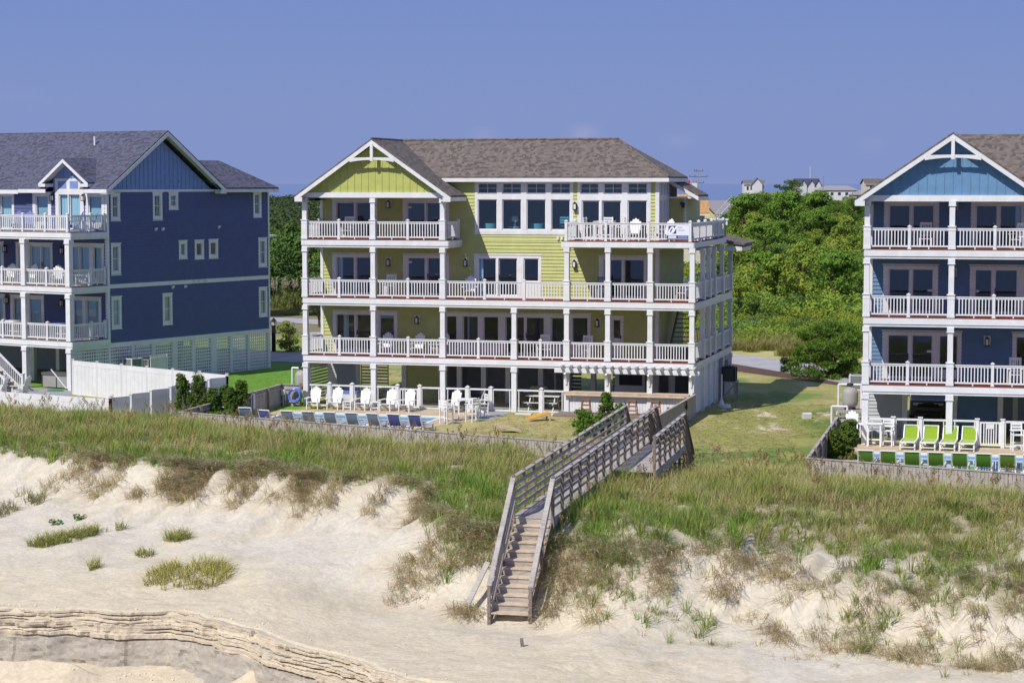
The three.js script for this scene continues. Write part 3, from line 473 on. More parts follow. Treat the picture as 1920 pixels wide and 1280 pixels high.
// ---------- the two gabled houses share one plan: porch bay of two 12 ft spans with sliders ----------
const DK = { m: [2.75, 5.78, 8.81], r: [2.82, 5.82, 8.82], l: [2.96, 5.99, 9.02] };
function gableRoofFront(h, par, mats, ap, half, ye, zr, zb, roofMat, spacing) {
  // gable over the porch bay: apex above x = ap
  const ya = ye + half * 0.69, zf = 0.5, roof = new B(), x0 = ap - half, x1 = ap + half;
  roofFace(roof, [V(x0, ye, zb), V(x0, ye, zf), V(ap, ya, zf), V(ap, ya, zb)]);
  roofFace(roof, [V(x1, ye, zf), V(x1, ye, zb), V(ap, ya, zb), V(ap, ya, zf)]);
  roof.build('roof', roofMat, par);
  const t = new B(), Z = V(0, 0, 1);
  for (const [p, q] of [[V(x0, ye - 0.10, zf - 0.03), V(ap, ya - 0.10, zf - 0.03)], [V(ap, ya - 0.10, zf - 0.03), V(x1, ye - 0.10, zf - 0.03)]]) rakeBoard(t, p, q, 0.22, 0.05, Z);
  for (const s of [-1, 1]) { const x = ap + s * half; t.box(Math.min(x, x - s * 0.42), Math.max(x, x - s * 0.42), ye - 0.33, ye - 0.1 , zf - 0.032, zf + 0.021); t.box(x - 0.02, x + 0.02, ye - 0.3, ye - 0.1, zb, zf - 0.034); }
  t.build('rake_board', M.white, par);
  const s = new B();   // soffit under the overhang
  for (const k of [-1, 1]) { const x = ap + k * half, a = V(x, ye - 0.13, zf - 0.04), c = V(ap, ya - 0.13, zf - 0.04); s.quad(a, c, c.clone().setZ(0), a.clone().setZ(0)); s.quad(V(x, ye - 0.29, zf - 0.04), V(x - k * 0.62, ye - 0.29, zf - 0.04), V(x - k * 0.62, ye - 0.29, zb), V(x, ye - 0.29, zb)); }
  s.build('soffit', M.soffit, par);
  gable(par, front(0), mats.gable, ap - half + 0.42, ap + half - 0.42, ye + 0.14, ap, ye + 0.14 + (half - 0.42) * 0.69 - 0.13, 0.69, spacing);
  const tr = new B(), yt = ya - 0.98;   // king post and tie of the bracket in the gable peak
  tr.box(ap - 0.075, ap + 0.075, yt - 0.2, ya - 0.26, zf - 0.06, zf + 0.055);
  const n = 12, hw = 1.2; for (let i = 0; i < n; i++) { const a = lerp(-hw, hw, i / n), c = lerp(-hw, hw, (i + 1) / n), k = (q) => -0.07 * (q / hw) ** 2; tr.hexa([V(ap + a, yt - 0.13 + 1.6 * k(a), zf + 0.03), V(ap + c, yt - 0.13 + 1.6 * k(c), zf + 0.03), V(ap + c, yt + k(c) * 0.4, zf + 0.03), V(ap + a, yt + k(a) * 0.4, zf + 0.03), V(ap + a, yt - 0.13 + 1.6 * k(a), zf - 0.05), V(ap + c, yt - 0.13 + 1.6 * k(c), zf - 0.05), V(ap + c, yt + k(c) * 0.4, zf - 0.05), V(ap + a, yt + k(a) * 0.4, zf - 0.05)]); }
  tr.build('gable_bracket', M.white, par);
  const fr = new B(); fr.box(ap - half + 0.28, ap + half - 0.28, ye - 0.13, ye + 0.14, -0.12, 0.10); fr.build('frieze_beam', M.white, par);
  const ce = new B(); ce.box(ap - half + 0.4, ap + half - 0.4, ye - 0.05, ye, zb, -0.12); ce.build('porch_ceiling', M.soffit, par);
  return ya;
}

// ---------- the yellow-green house in the middle ----------
const house = thing('beach_house', 'lime yellow four level beach house with white porches and brown shingle roof, in the middle', 'house', [FRAME.m.X, 0, -FRAME.m.D], -FRAME.m.yaw);
{
  const [d1, d2, d3] = DK.m, W = front(-2.4), P = house, H1 = [], H2 = [], H3 = [];
  // third storey
  H3.push(slider(P, W, 0.65, 3.2, d3, 10.88, [[0.88, 1.9, { open: 1 }], [1.98, 2.95, { handle: 0 }]]));
  H3.push(slider(P, W, 4.6, 7.16, d3, 10.88, [[4.84, 5.83, { sticker: [0.12, 0.86] }], [5.9, 6.92, {}]]));
  const low = [], c1 = [[8.72, 9.77], [10.04, 11.08], [11.36, 12.39], [12.67, 13.69]];
  for (const [a, b] of c1) { low.push({ a, b, y0: 9.28, y1: 10.88 }); low.push({ a, b, y0: 11.16, y1: 11.73, mx: 2, my: 2 }); }
  H3.push(glazed(P, W, 'window', 8.56, 13.86, 9.1, 11.88, low, { noHead: true }));
  const c2 = [];
  for (const [a, b] of [[14.22, 15.2], [15.45, 16.44], [16.72, 17.74]]) c2.push({ a, b, y0: 11.16, y1: 11.73, mx: 2, my: 2 });
  c2.push({ a: 14.3, b: 15.26, y0: d3 + 0.07, y1: 10.84, f: 0.06 }, { a: 15.36, b: 16.38, y0: d3 + 0.07, y1: 10.84, deep: 1, f: 0.06 }, { a: 16.72, b: 17.74, y0: d3 + 0.07, y1: 10.84, f: 0.05 });
  H3.push(glazed(P, W, 'window_wall', 14.07, 17.93, d3 + 0.02, 11.88, c2, { door: true, noHead: true }));
  wallLamp(P, W, 3.83, 10.66); wallLamp(P, W, 13.965, 10.6);
  // second storey
  H2.push(slider(P, W, 0.63, 3.19, d2, 7.98, [[0.86, 1.88, { curtain: [[0.02, 0.3]] }], [1.95, 2.93, {}]]));
  H2.push(slider(P, W, 4.6, 7.16, d2, 7.98, [[4.86, 5.83, { sticker: [0.12, 0.87] }], [5.93, 6.9, { handle: -1 }]]));
  H2.push(slider(P, W, 8.52, 12.16, d2, 7.98, [[8.74, 9.73, { curtain: [[0, 0.22]] }], [9.84, 10.85, { handle: -1 }], [11.2, 12.02, { sill: 0.8 }]]));
  H2.push(slider(P, W, 15.21, 17.75, d2, 7.98, [[15.45, 16.45, { curtain: [[0, 0.12]] }], [16.53, 17.6, {}]]));
  wallLamp(P, W, 3.82, 7.6); wallLamp(P, W, 8.08, 7.62); wallLamp(P, W, 13.94, 7.62);
  // first storey
  H1.push(slider(P, W, 0.64, 4.28, d1, 4.93, [[0.83, 1.89, { curtain: [[0.35, 0.6]] }], [1.97, 2.95, { handle: -1 }], [3.27, 4.11, { sill: 0.5, blind: 0.1 }]]));
  H1.push(slider(P, W, 6.62, 13.45, d1, 4.93, [[6.97, 7.57, { sill: 0.5 }], [7.88, 8.73, { sill: 0.5 }], [9.01, 9.85, { sill: 0.5 }], [10.2, 11.24, {}], [11.32, 12.32, { handle: -1 }], [12.67, 13.4, { sill: 0.5 }]]));
  H1.push(slider(P, W, 13.66, 14.8, d1, 4.96, [[13.8, 14.66, { sill: 0.5 }]]));
  H1.push([15.9, 16.45, d1 + 0.02, 4.86]);
  {
    const b = new B(); wbox(b, W, 15.82, 15.93, d1, 4.92, -0.1, 0.035); wbox(b, W, 16.42, 16.53, d1, 4.92, -0.1, 0.035); wbox(b, W, 15.93, 16.42, 4.81, 4.92, -0.1, 0.035); wbox(b, W, 15.93, 16.0, d1, 4.81, -0.07, -0.02); wbox(b, W, 16.35, 16.42, d1, 4.81, -0.07, -0.02); wbox(b, W, 16.0, 16.35, d1, 3.75, -0.07, -0.02); wbox(b, W, 16.0, 16.35, 4.68, 4.81, -0.07, -0.02);
    const d = b.build('entry_door', M.white, P); new B().quad(W.at(16, 3.75, -0.04), W.at(16.35, 3.75, -0.04), W.at(16.35, 4.68, -0.04), W.at(16, 4.68, -0.04)).build('pane', M.pane, d); const k = new B(); wbox(k, W, 16.36, 16.4, 3.7, 3.9, -0.02, 0.03); k.build('handle', M.dark, d);
  }
  wallLamp(P, W, 5.39, 4.56); wallLamp(P, W, 15.17, 4.58);
  siding(P, W, M.yellow, 0.12, 18.18, d1, d2 - 0.36, H1); siding(P, W, M.yellow, 0.12, 18.18, d2, d3 - 0.06, [...H2]); siding(P, W, M.yellow, 0.12, 18.18, d3 - 0.06, 11.95, H3);
  const ct = new B(); ct.box(0, 0.13, d1, 11.2, -2.42, -2.34); ct.box(-0.03, 0.0, d1, 11.2, -2.55, -2.34); ct.build('corner_board', M.white, P); ct.p = []; ct.n = []; ct.u = []; ct.box(18.17, 18.34, d1, 11.95, -2.42, -2.35); ct.box(18.34, 18.37, d1, 11.95, -2.55, -2.35); ct.build('corner_board', M.white, P);
  for (const x of [13.05, 13.27]) { const v = new B(); wbox(v, W, x - 0.06, x + 0.06, 8.78, 8.93, 0.02, 0.05); wbox(v, W, x - 0.05, x + 0.05, 8.8, 8.95, 0.05, 0.13); v.build('wall_vent', M.white, P); }
  // right end wall with its tall windows, back wing
  const R = rightSide(18.34), S3 = [];
  const sc = []; for (const [a, b] of [[2.75, 3.3], [3.55, 4.15], [4.35, 4.95]]) { sc.push({ a, b, y0: d3 + 0.15, y1: 10.84 }); sc.push({ a, b, y0: 11.1, y1: 11.73 }); }
  S3.push(glazed(P, R, 'side_window_wall', 2.6, 5.15, d3 + 0.02, 11.88, sc, { door: true, noHead: true }));
  siding(P, R, M.yellow, 2.44, 9.5, d1, d3 - 0.06); siding(P, R, M.yellow, 2.44, 5.2, d3 - 0.06, 11.95, S3);
  siding(P, wall([0, 0, 0], [0, 0, 1], [-1, 0, 0]), M.yellow, -9.5, -2.56, d1, 11.1);
  const wf = front(-5.22); siding(P, wf, M.yellow, 18.36, 19.2, d3, 11.0); siding(P, rightSide(19.2), M.yellow, 5.24, 9.6, d3, 11.0);
  const wc = new B(); wc.box(19.12, 19.23, d3, 11.0, -5.3, -5.19); wc.box(18.36, 19.9, 10.92, 11.02, -5.3, -5.0); wc.build('wing_trim', M.white, P);
  const fl = new B(); fl.box(18.95, 19.2, 10.62, 10.72, -5.2, -5.04); fl.box(19.05, 19.2, 10.45, 10.62, -5.12, -5.0); fl.build('flood_lamp', M.black, P);
  storeyRooms(P, 0, 18.34, -2.4, -8.2, [d1, d2, d3], 12.2);
  const iw = new B(); iw.box(8.1, 8.2, d1, d3, -8.2, -2.56); iw.box(4.2, 4.3, d2, 11, -8.2, -2.56); iw.box(13.6, 13.7, d2, d3 - 0.3, -8.2, -2.56); iw.build('partition', M.room, P);
  // furniture seen through the big windows of the top floor is placed with the other things below
  // decks, columns, railings
  deck(P, 0, 20.53, 0, -2.4, d1); deck(P, 0, 20.53, 0, -2.4, d2);
  deck(P, 18.36, 20.53, -2.4, -12, d1, { left: false }); deck(P, 18.36, 20.53, -2.4, -12, d2, { left: false });
  deck(P, -0.05, 7.75, 0, -2.4, d3); deck(P, 13.95, 20.5, 0, -2.4, d3, { deep: 0.32 }); deck(P, 18.4, 20.5, -2.4, -10, d3, { left: false, deep: 0.32 });
  const cx = [0, 3.76, 7.53, 11.34, 14.1, 16.23, 18.4, 20.53], side = [-3.0, -4.8, -6.5, -9.1, -12];
  cx.forEach((x, i) => {
    column(P, x, 0, 0, d1 - 0.42, 0, 0.26); column(P, x, 0, d1, d2 - 0.42);
    if (x < 8 || x > 14) column(P, x, 0, d2, d3 - (x < 8 ? 0.42 : 0.32));
    if (x < 8) column(P, x, 0, d3, 10.95);
    if (i) { const a = cx[i - 1] + 0.15, c = x - 0.15, m = (x - cx[i - 1]) > 2.4 ? [0.5] : []; railing(P, a, 0, c, 0, d1, m); if (!(i === 3 || i === 4)) railing(P, a, 0, c, 0, d2, m); if (i < 3) railing(P, a, 0, c, 0, d3, m); }
  });
  railing(P, 7.68, 0, 13.95, 0, d2, [1 / 3, 2 / 3]);
  for (const y of [d1, d2]) { railing(P, 0, -0.15, 0, -2.3, y, []); let z = -0.15; for (const q of side) { column(P, 20.53, q, y, y === d1 ? d2 - 0.42 : d3 - 0.42, 0.98, 0.22); railing(P, 20.53, z, 20.53, q + 0.13, y); z = q - 0.13; } railing(P, 18.5, -12, 20.4, -12, y); }
  for (const q of side) column(P, 20.53, q, 0, d1 - 0.42, 0, 0.24);
  railing(P, 0, -0.15, 0, -2.3, d3, [0.94]); railing(P, 7.72, -0.15, 7.72, -2.3, d3, [0.94]);
  railing(P, 13.98, 0, 20.47, 0, d3, [0.011, 0.328, 0.664, 0.99]); railing(P, 20.47, -0.1, 20.47, -9.9, d3, [0.2, 0.4, 0.6, 0.8, 0.985]); railing(P, 13.98, -0.1, 13.98, -2.3, d3, [0.95]);
  const pw = front(-9.9); siding(P, pw, M.yellow, 19.2, 20.6, d3, 9.72); const pc = new B(); pc.box(17.9, 20.75, 9.72, 9.8, -10.1, -9.8); pc.box(17.9, 20.7, 9.45, 9.72, -9.86, -9.84); pc.build('parapet_cap', M.white, P);
  // roofs
  const zr = -4.6;
  gableRoofFront('m', P, { gable: M.yellowGable }, 3.86, 4.24, 11.1, zr, -8.3, M.roofBrown, 0.378);
  const rf = new B(), yr = 14.03, ye = 12.06, x0 = 6.55, x1 = 18.95, xr = 15.75;
  roofFace(rf, [V(x0, ye, -1.9), V(x1, ye, -1.9), V(xr, yr, zr), V(3.86, yr, zr)]);
  roofFace(rf, [V(x1, ye, -1.9), V(x1, ye, -7.3), V(xr, yr, zr)]); roofFace(rf, [V(x1, ye, -7.3), V(x0, ye, -7.3), V(3.86, yr, zr), V(xr, yr, zr)]);
  rf.build('roof', M.roofBrown, P);
  const cap = new B(); cap.cyl(V(3.86, yr + 0.0, zr), V(xr, yr + 0.0, zr), 0.07, 0.07, 6).cyl(V(xr, yr, zr), V(x1, ye + 0.0, -1.9), 0.06, 0.06, 6).cyl(V(3.86, 14.02, 0.5), V(3.86, 14.02, zr), 0.06, 0.06, 6); cap.build('ridge_cap', M.roofBrown, P);
  const fa = new B(); fa.box(6.9, x1, ye - 0.27, ye - 0.08, -1.93, -1.89); fa.box(x1 - 0.03, x1 + 0.012, ye - 0.27, ye - 0.08, -7.3, -1.932); fa.build('eave_fascia', M.white, P);
  const so = new B(); so.box(6.9, x1 - 0.04, ye - 0.25, ye - 0.22, -2.4, -1.94); so.box(18.3, x1 - 0.04, ye - 0.25, ye - 0.22, -7.3, -2.41); so.build('eave_soffit', M.soffit, P);
  const wr = new B(); roofFace(wr, [V(19.95, 11.12, -4.9), V(19.95, 11.12, -8), V(17.9, 12.3, -8), V(17.9, 12.3, -4.9)]); roofFace(wr, [V(15.85, 11.12, -8), V(15.85, 11.12, -7.4), V(17.9, 12.3, -7.4), V(17.9, 12.3, -8)]); wr.build('wing_roof', M.roofBrown, P);
  const wk = new B(); rakeBoard(wk, V(17.9, 12.2, -4.93), V(19.95, 11.02, -4.93), 0.2, 0.04, V(0, 0, 1)); wk.box(19.93, 19.97, 10.82, 11.02, -8, -4.93); wk.build('wing_rake', M.white, P);
  const br = new B(); roofFace(br, [V(18.6, d3 - 0.1, -10.1), V(21.6, d3 - 0.35, -10.1), V(21.6, d3 - 0.35, -14), V(18.6, d3 + 0.4, -14)]); roofFace(br, [V(21.5, 8.35, -10.2), V(21.5, 8.35, -13.6), V(18.4, 9.2, -13.6), V(18.4, 9.2, -10.2)]); br.build('porch_roof', M.roofBrown, P);
  const bt = new B(); bt.box(18.5, 21.4, 8.05, 8.3, -10.3, -10.2); bt.box(21.38, 21.45, 8.05, 8.3, -13.6, -10.2); bt.build('porch_roof_fascia', M.white, P);
  // outside stair between the two side decks
  const st = new B(); for (const x of [18.7, 19.7]) st.beam(V(x, d1, -3.2), V(x, d2, -7.2), 0.05, 0.28, V(0, 1, 0)); for (let i = 0; i < 14; i++) { const k = (i + 0.5) / 14; st.box(18.72, 19.68, lerp(d1, d2, k) - 0.02, lerp(d1, d2, k) + 0.02, lerp(-3.2, -7.2, k) - 0.14, lerp(-3.2, -7.2, k) + 0.14); } st.build('side_stair', M.woodDark, P);
  // ---- open ground level ----
  const gz = -3.6, g = new B();
  g.box(-0.05, 20.6, 0.0, 0.05, -12, -0.2); g.build('slab', M.concrete, P);
  const ce = new B(); ce.box(0, 20.5, d1 - 0.36, d1 - 0.33, -12, -2.4); ce.build('carport_ceiling', M.soffit, P);
  siding(P, front(gz), M.greySiding, -0.1, 1.5, 0.05, d1 - 0.36, [], 0.13); const wc2 = new B(); wc2.box(1.5, 1.74, 0.05, d1 - 0.36, gz - 0.05, gz + 0.05); wc2.build('pier', M.white, P);
  const sl = new B(); for (let y = 0.25; y < 2.3; y += 0.17) { sl.box(1.8, 2.35, y, y + 0.10, gz - 0.02, gz); sl.box(2.6, 3.3, y, y + 0.10, gz - 0.02, gz); sl.box(-0.12, -0.1, y, y + 0.1, gz, -0.25); } for (const x of [1.78, 2.35, 2.58, 3.3]) sl.box(x, x + 0.06, 0.05, d1 - 0.36, gz - 0.04, gz - 0.02); sl.build('slat_screen', M.woodPale, P);
  const pr = [4.15, 6.25, 7.25, 8.6, 9.95, 11.75, 13.1, 14.6]; for (const x of pr) { const q = new B(); q.box(x - 0.13, x + 0.13, 0.05, d1 - 0.36, -4.1, -3.84); q.build('pier', M.white, P); }
  siding(P, front(-4.0), M.yellow, 4.28, 6.12, 0.05, d1 - 0.36);
  const dw = new B(); dw.box(6.4, 12.4, 0.05, d1 - 0.36, -8.1, -8.0); dw.box(12.4, 12.5, 0.05, d1 - 0.36, -8.1, -4.2); dw.box(15.3, 20.4, 0.05, d1 - 0.36, -7.6, -7.5); dw.box(6.4, 6.5, 0.05, d1 - 0.36, -8, -4.1); dw.build('store_wall', M.greySiding, P);
  const dk = new B(); for (let y = 0.3; y < 2.2; y += 0.2) for (const x of [12.6, 14.9]) dk.box(x, x + 0.55, y, y + 0.12, -7.4, -7.36); dk.build('slat_screen', M.woodPale, P);
  const kb = new B(); kb.box(15.9, 17.5, 0.05, d1 - 0.36, -3.3, -3.2); kb.build('bar_wall', M.white, P); const tv = new B(); tv.box(16.15, 17.35, 1.25, 1.78, -3.19, -3.14); tv.build('opening_panel', M.dark, P); const ks = new B(); ks.box(16.3, 16.5, 1.98, 2.1, -3.19, -3.15); ks.build('wall_switch', M.dark, P);
  for (const x of [18.05, 18.9]) { const q = new B(); q.box(x - 0.16, x + 0.16, 0.05, d1 - 0.36, -3.6, -3.3); q.build('pier', M.white, P); }
  // glass guard along the pool
  const gp = [0.2, 1.31, 2.56, 3.66, 3.86, 5.06, 6.26, 7.42, 7.66, 8.85, 10.1, 11.22, 11.46, 12.77, 13.98];
  for (let i = 0; i < gp.length - 1; i++) {
    const a = gp[i], c = gp[i + 1]; if (c - a < 0.5) continue;
    if (i === 5) continue;
    const b = new B(); b.box(a, c, 1.12, 1.2, -0.045, 0.045); b.box(a, c, 0.06, 0.14, -0.03, 0.03); b.box(a + 0.1, a + 0.14, 0.14, 1.12, -0.025, 0.025); b.box(c - 0.14, c - 0.1, 0.14, 1.12, -0.025, 0.025);
    const r = b.build('glass_guard', M.white, P); new B().quad(V(a + 0.14, 0.14, 0), V(c - 0.14, 0.14, 0), V(c - 0.14, 1.12, 0), V(a + 0.14, 1.12, 0)).build('pane', M.guardPane, r);
  }
  { const b = new B(); b.box(5.14, 6.18, 1.02, 1.1, -0.03, 0.03); b.box(5.14, 6.18, 0.1, 0.17, -0.03, 0.03); b.box(5.14, 5.22, 0.17, 1.02, -0.03, 0.03); b.box(6.1, 6.18, 0.17, 1.02, -0.03, 0.03); for (let k = 1; k < 7; k++) { const x = lerp(5.22, 6.1, k / 7); b.box(x - 0.025, x + 0.025, 0.17, 1.02, -0.02, 0.02); } const gt = b.build('pool_gate', M.white, P); const s = new B(); s.box(5.62, 6.0, 0.72, 0.98, 0.03, 0.045); s.build('notice', M.vinyl, gt); }
  for (const x of [1.31, 2.56, 5.06, 6.26, 8.85, 10.1, 12.77]) { const b = new B(); b.box(x - 0.08, x + 0.08, 0, 1.24, -0.08, 0.08); b.box(x - 0.11, x + 0.11, 1.24, 1.28, -0.11, 0.11); b.add(new THREE.ConeGeometry(0.13, 0.07, 4).rotateY(Math.PI / 4), new THREE.Matrix4().makeTranslation(x, 1.315, 0)); b.build('guard_post', M.white, P); }
  // bar counter, pergola
  const bw = new B(); for (let x = 14.25; x < 20.35; x += 0.152) bw.box(x, x + 0.143, 0.12, 1.12, 0.0, 0.05); const bar = bw.build('bar_front', M.white, P);
  const bp = new B(); bp.box(14.2, 20.4, 0, 1.12, -0.06, -0.003); bp.build('bar_backing', M.white, bar);
  const bc = new B(); for (let k = 0; k < 3; k++) bc.box(14.0, 20.45, 1.13, 1.19, -0.2 + k * 0.19, -0.02 + k * 0.19); bc.box(14.0, 20.45, 1.0, 1.128, 0.31, 0.35); bc.build('bar_top', M.woodPale, P);
  const bk = new B(); for (const x of [14.3, 16.23, 18.4]) bk.hexa([V(x - 0.03, 0.75, 0.06), V(x + 0.03, 0.75, 0.06), V(x + 0.03, 1.0, 0.3), V(x - 0.03, 1.0, 0.3), V(x - 0.03, 0.75, 0.05), V(x + 0.03, 0.75, 0.05), V(x + 0.03, 1.0, 0.05), V(x - 0.03, 1.0, 0.05)]); bk.build('bar_bracket', M.white, P);
  const pb = new B(); pb.box(13.55, 20.95, 2.16, 2.36, 0.36, 0.42); pb.box(13.55, 20.95, 2.16, 2.36, 0.16, 0.2); pb.build('pergola_beam', M.white, P);
  for (let i = 0; i < 17; i++) { const x = lerp(13.95, 20.75, i / 16), b = new B(); b.hexa([V(x - 0.05, 2.48, 0.72), V(x + 0.05, 2.48, 0.72), V(x + 0.05, 2.56, 0.74), V(x - 0.05, 2.56, 0.74), V(x - 0.05, 2.362, 0.12), V(x + 0.05, 2.362, 0.12), V(x + 0.05, 2.56, 0.12), V(x - 0.05, 2.56, 0.12)]); b.box(x - 0.05, x + 0.05, 2.362, 2.48, 0.121, 0.6); b.build('pergola_rafter', M.white, P); }
  for (const x of [14.1, 16.23, 18.4, 20.53]) { const b = new B(), pts = []; for (let k = 0; k <= 8; k++) { const a = k / 8 * 1.25; pts.push(V(x, 1.55 + 0.62 * Math.sin(a) * 1.0, 0.15 + 0.32 * (1 - Math.cos(a)) / (1 - Math.cos(1.25)))); } for (let k = 0; k < 8; k++) b.beam(pts[k], pts[k + 1], 0.09, 0.10, V(0, 0, 1)); b.build('pergola_bracket', M.white, P); }
  // right side below the decks: louvred wall, meters
  const ls = new B(); for (let y = 0.18; y < 2.28; y += 0.145) ls.hexa([V(20.56, y, -0.2), V(20.6, y, -0.2), V(20.56, y + 0.115, -0.2), V(20.52, y + 0.115, -0.2), V(20.56, y, -7.6), V(20.6, y, -7.6), V(20.56, y + 0.115, -7.6), V(20.52, y + 0.115, -7.6)]); ls.build('louvre', M.vinyl, P);
  const lp = new B(); for (const z of [-2.5, -4.8, -7.55]) lp.box(20.5, 20.63, 0.0, 2.33, z - 0.08, z + 0.08); lp.box(20.4, 20.5, 0, 2.33, -7.6, -0.15); lp.build('louvre_post', M.vinyl, P);
  const mp = new B(); mp.box(20.45, 20.62, 0.0, 2.33, -11.9, -9.2); const mpm = mp.build('meter_panel', M.wood, P); const mb = new B(); mb.box(20.63, 20.8, 1.3, 2.1, -10.3, -9.9); mb.box(20.63, 20.78, 1.2, 1.7, -11.2, -10.7); mb.cyl(V(20.8, 1.75, -10.1), V(20.9, 1.75, -10.1), 0.09, 0.09, 10); mb.build('meter_box', M.greyMetal, mpm);
  // banner on the terrace rail
  const bn = new B(); bn.box(19.2, 20.36, d3 + 0.14, d3 + 0.86, 0.058, 0.066); const banner = bn.build('rail_banner', M.vinyl, P);
  const cv = document.createElement('canvas'); cv.width = 512; cv.height = 320; const c = cv.getContext('2d');
  c.fillStyle = '#dfe0ee'; c.fillRect(0, 0, 512, 320); c.fillStyle = '#33384e'; c.fillRect(50, 30, 176, 176);
  c.strokeStyle = '#e6e8f6'; c.lineWidth = 34; c.lineCap = 'round'; c.beginPath(); c.moveTo(60, 178); c.bezierCurveTo(100, 60, 150, 40, 160, 84); c.bezierCurveTo(160, 130, 120, 160, 124, 178); c.bezierCurveTo(150, 196, 190, 120, 216, 62); c.stroke(); c.beginPath(); c.moveTo(66, 186); c.bezierCurveTo(90, 196, 110, 190, 128, 184); c.stroke();
  c.fillStyle = '#8d8fae'; c.font = 'bold 46px sans-serif'; c.fillText('SURF', 254, 86); c.fillText('SOUND', 254, 148);
  c.fillStyle = '#33384e'; c.fillRect(8, 244, 488, 70); c.fillStyle = '#cfd2ea'; c.fillRect(46, 252, 180, 54); c.fillStyle = '#7d86c4'; c.fillRect(262, 256, 214, 44);
  const bt2 = new THREE.CanvasTexture(cv); bt2.colorSpace = THREE.SRGBColorSpace;
  new B().quad(V(19.2, d3 + 0.14, 0.069), V(20.36, d3 + 0.14, 0.069), V(20.36, d3 + 0.86, 0.069), V(19.2, d3 + 0.86, 0.069)).tri(V(0, 0, 0), V(0, 0, 0), V(0, 0, 0));
  const bq = new B(); bq.quad(V(19.2, d3 + 0.14, 0.069), V(20.36, d3 + 0.14, 0.069), V(20.36, d3 + 0.86, 0.069), V(19.2, d3 + 0.86, 0.069), [0, 0], [1, 0], [1, 1], [0, 1]); bq.build('banner_print', std(rgb(1, 1, 1), 0.6, { map: bt2 }), banner);
}

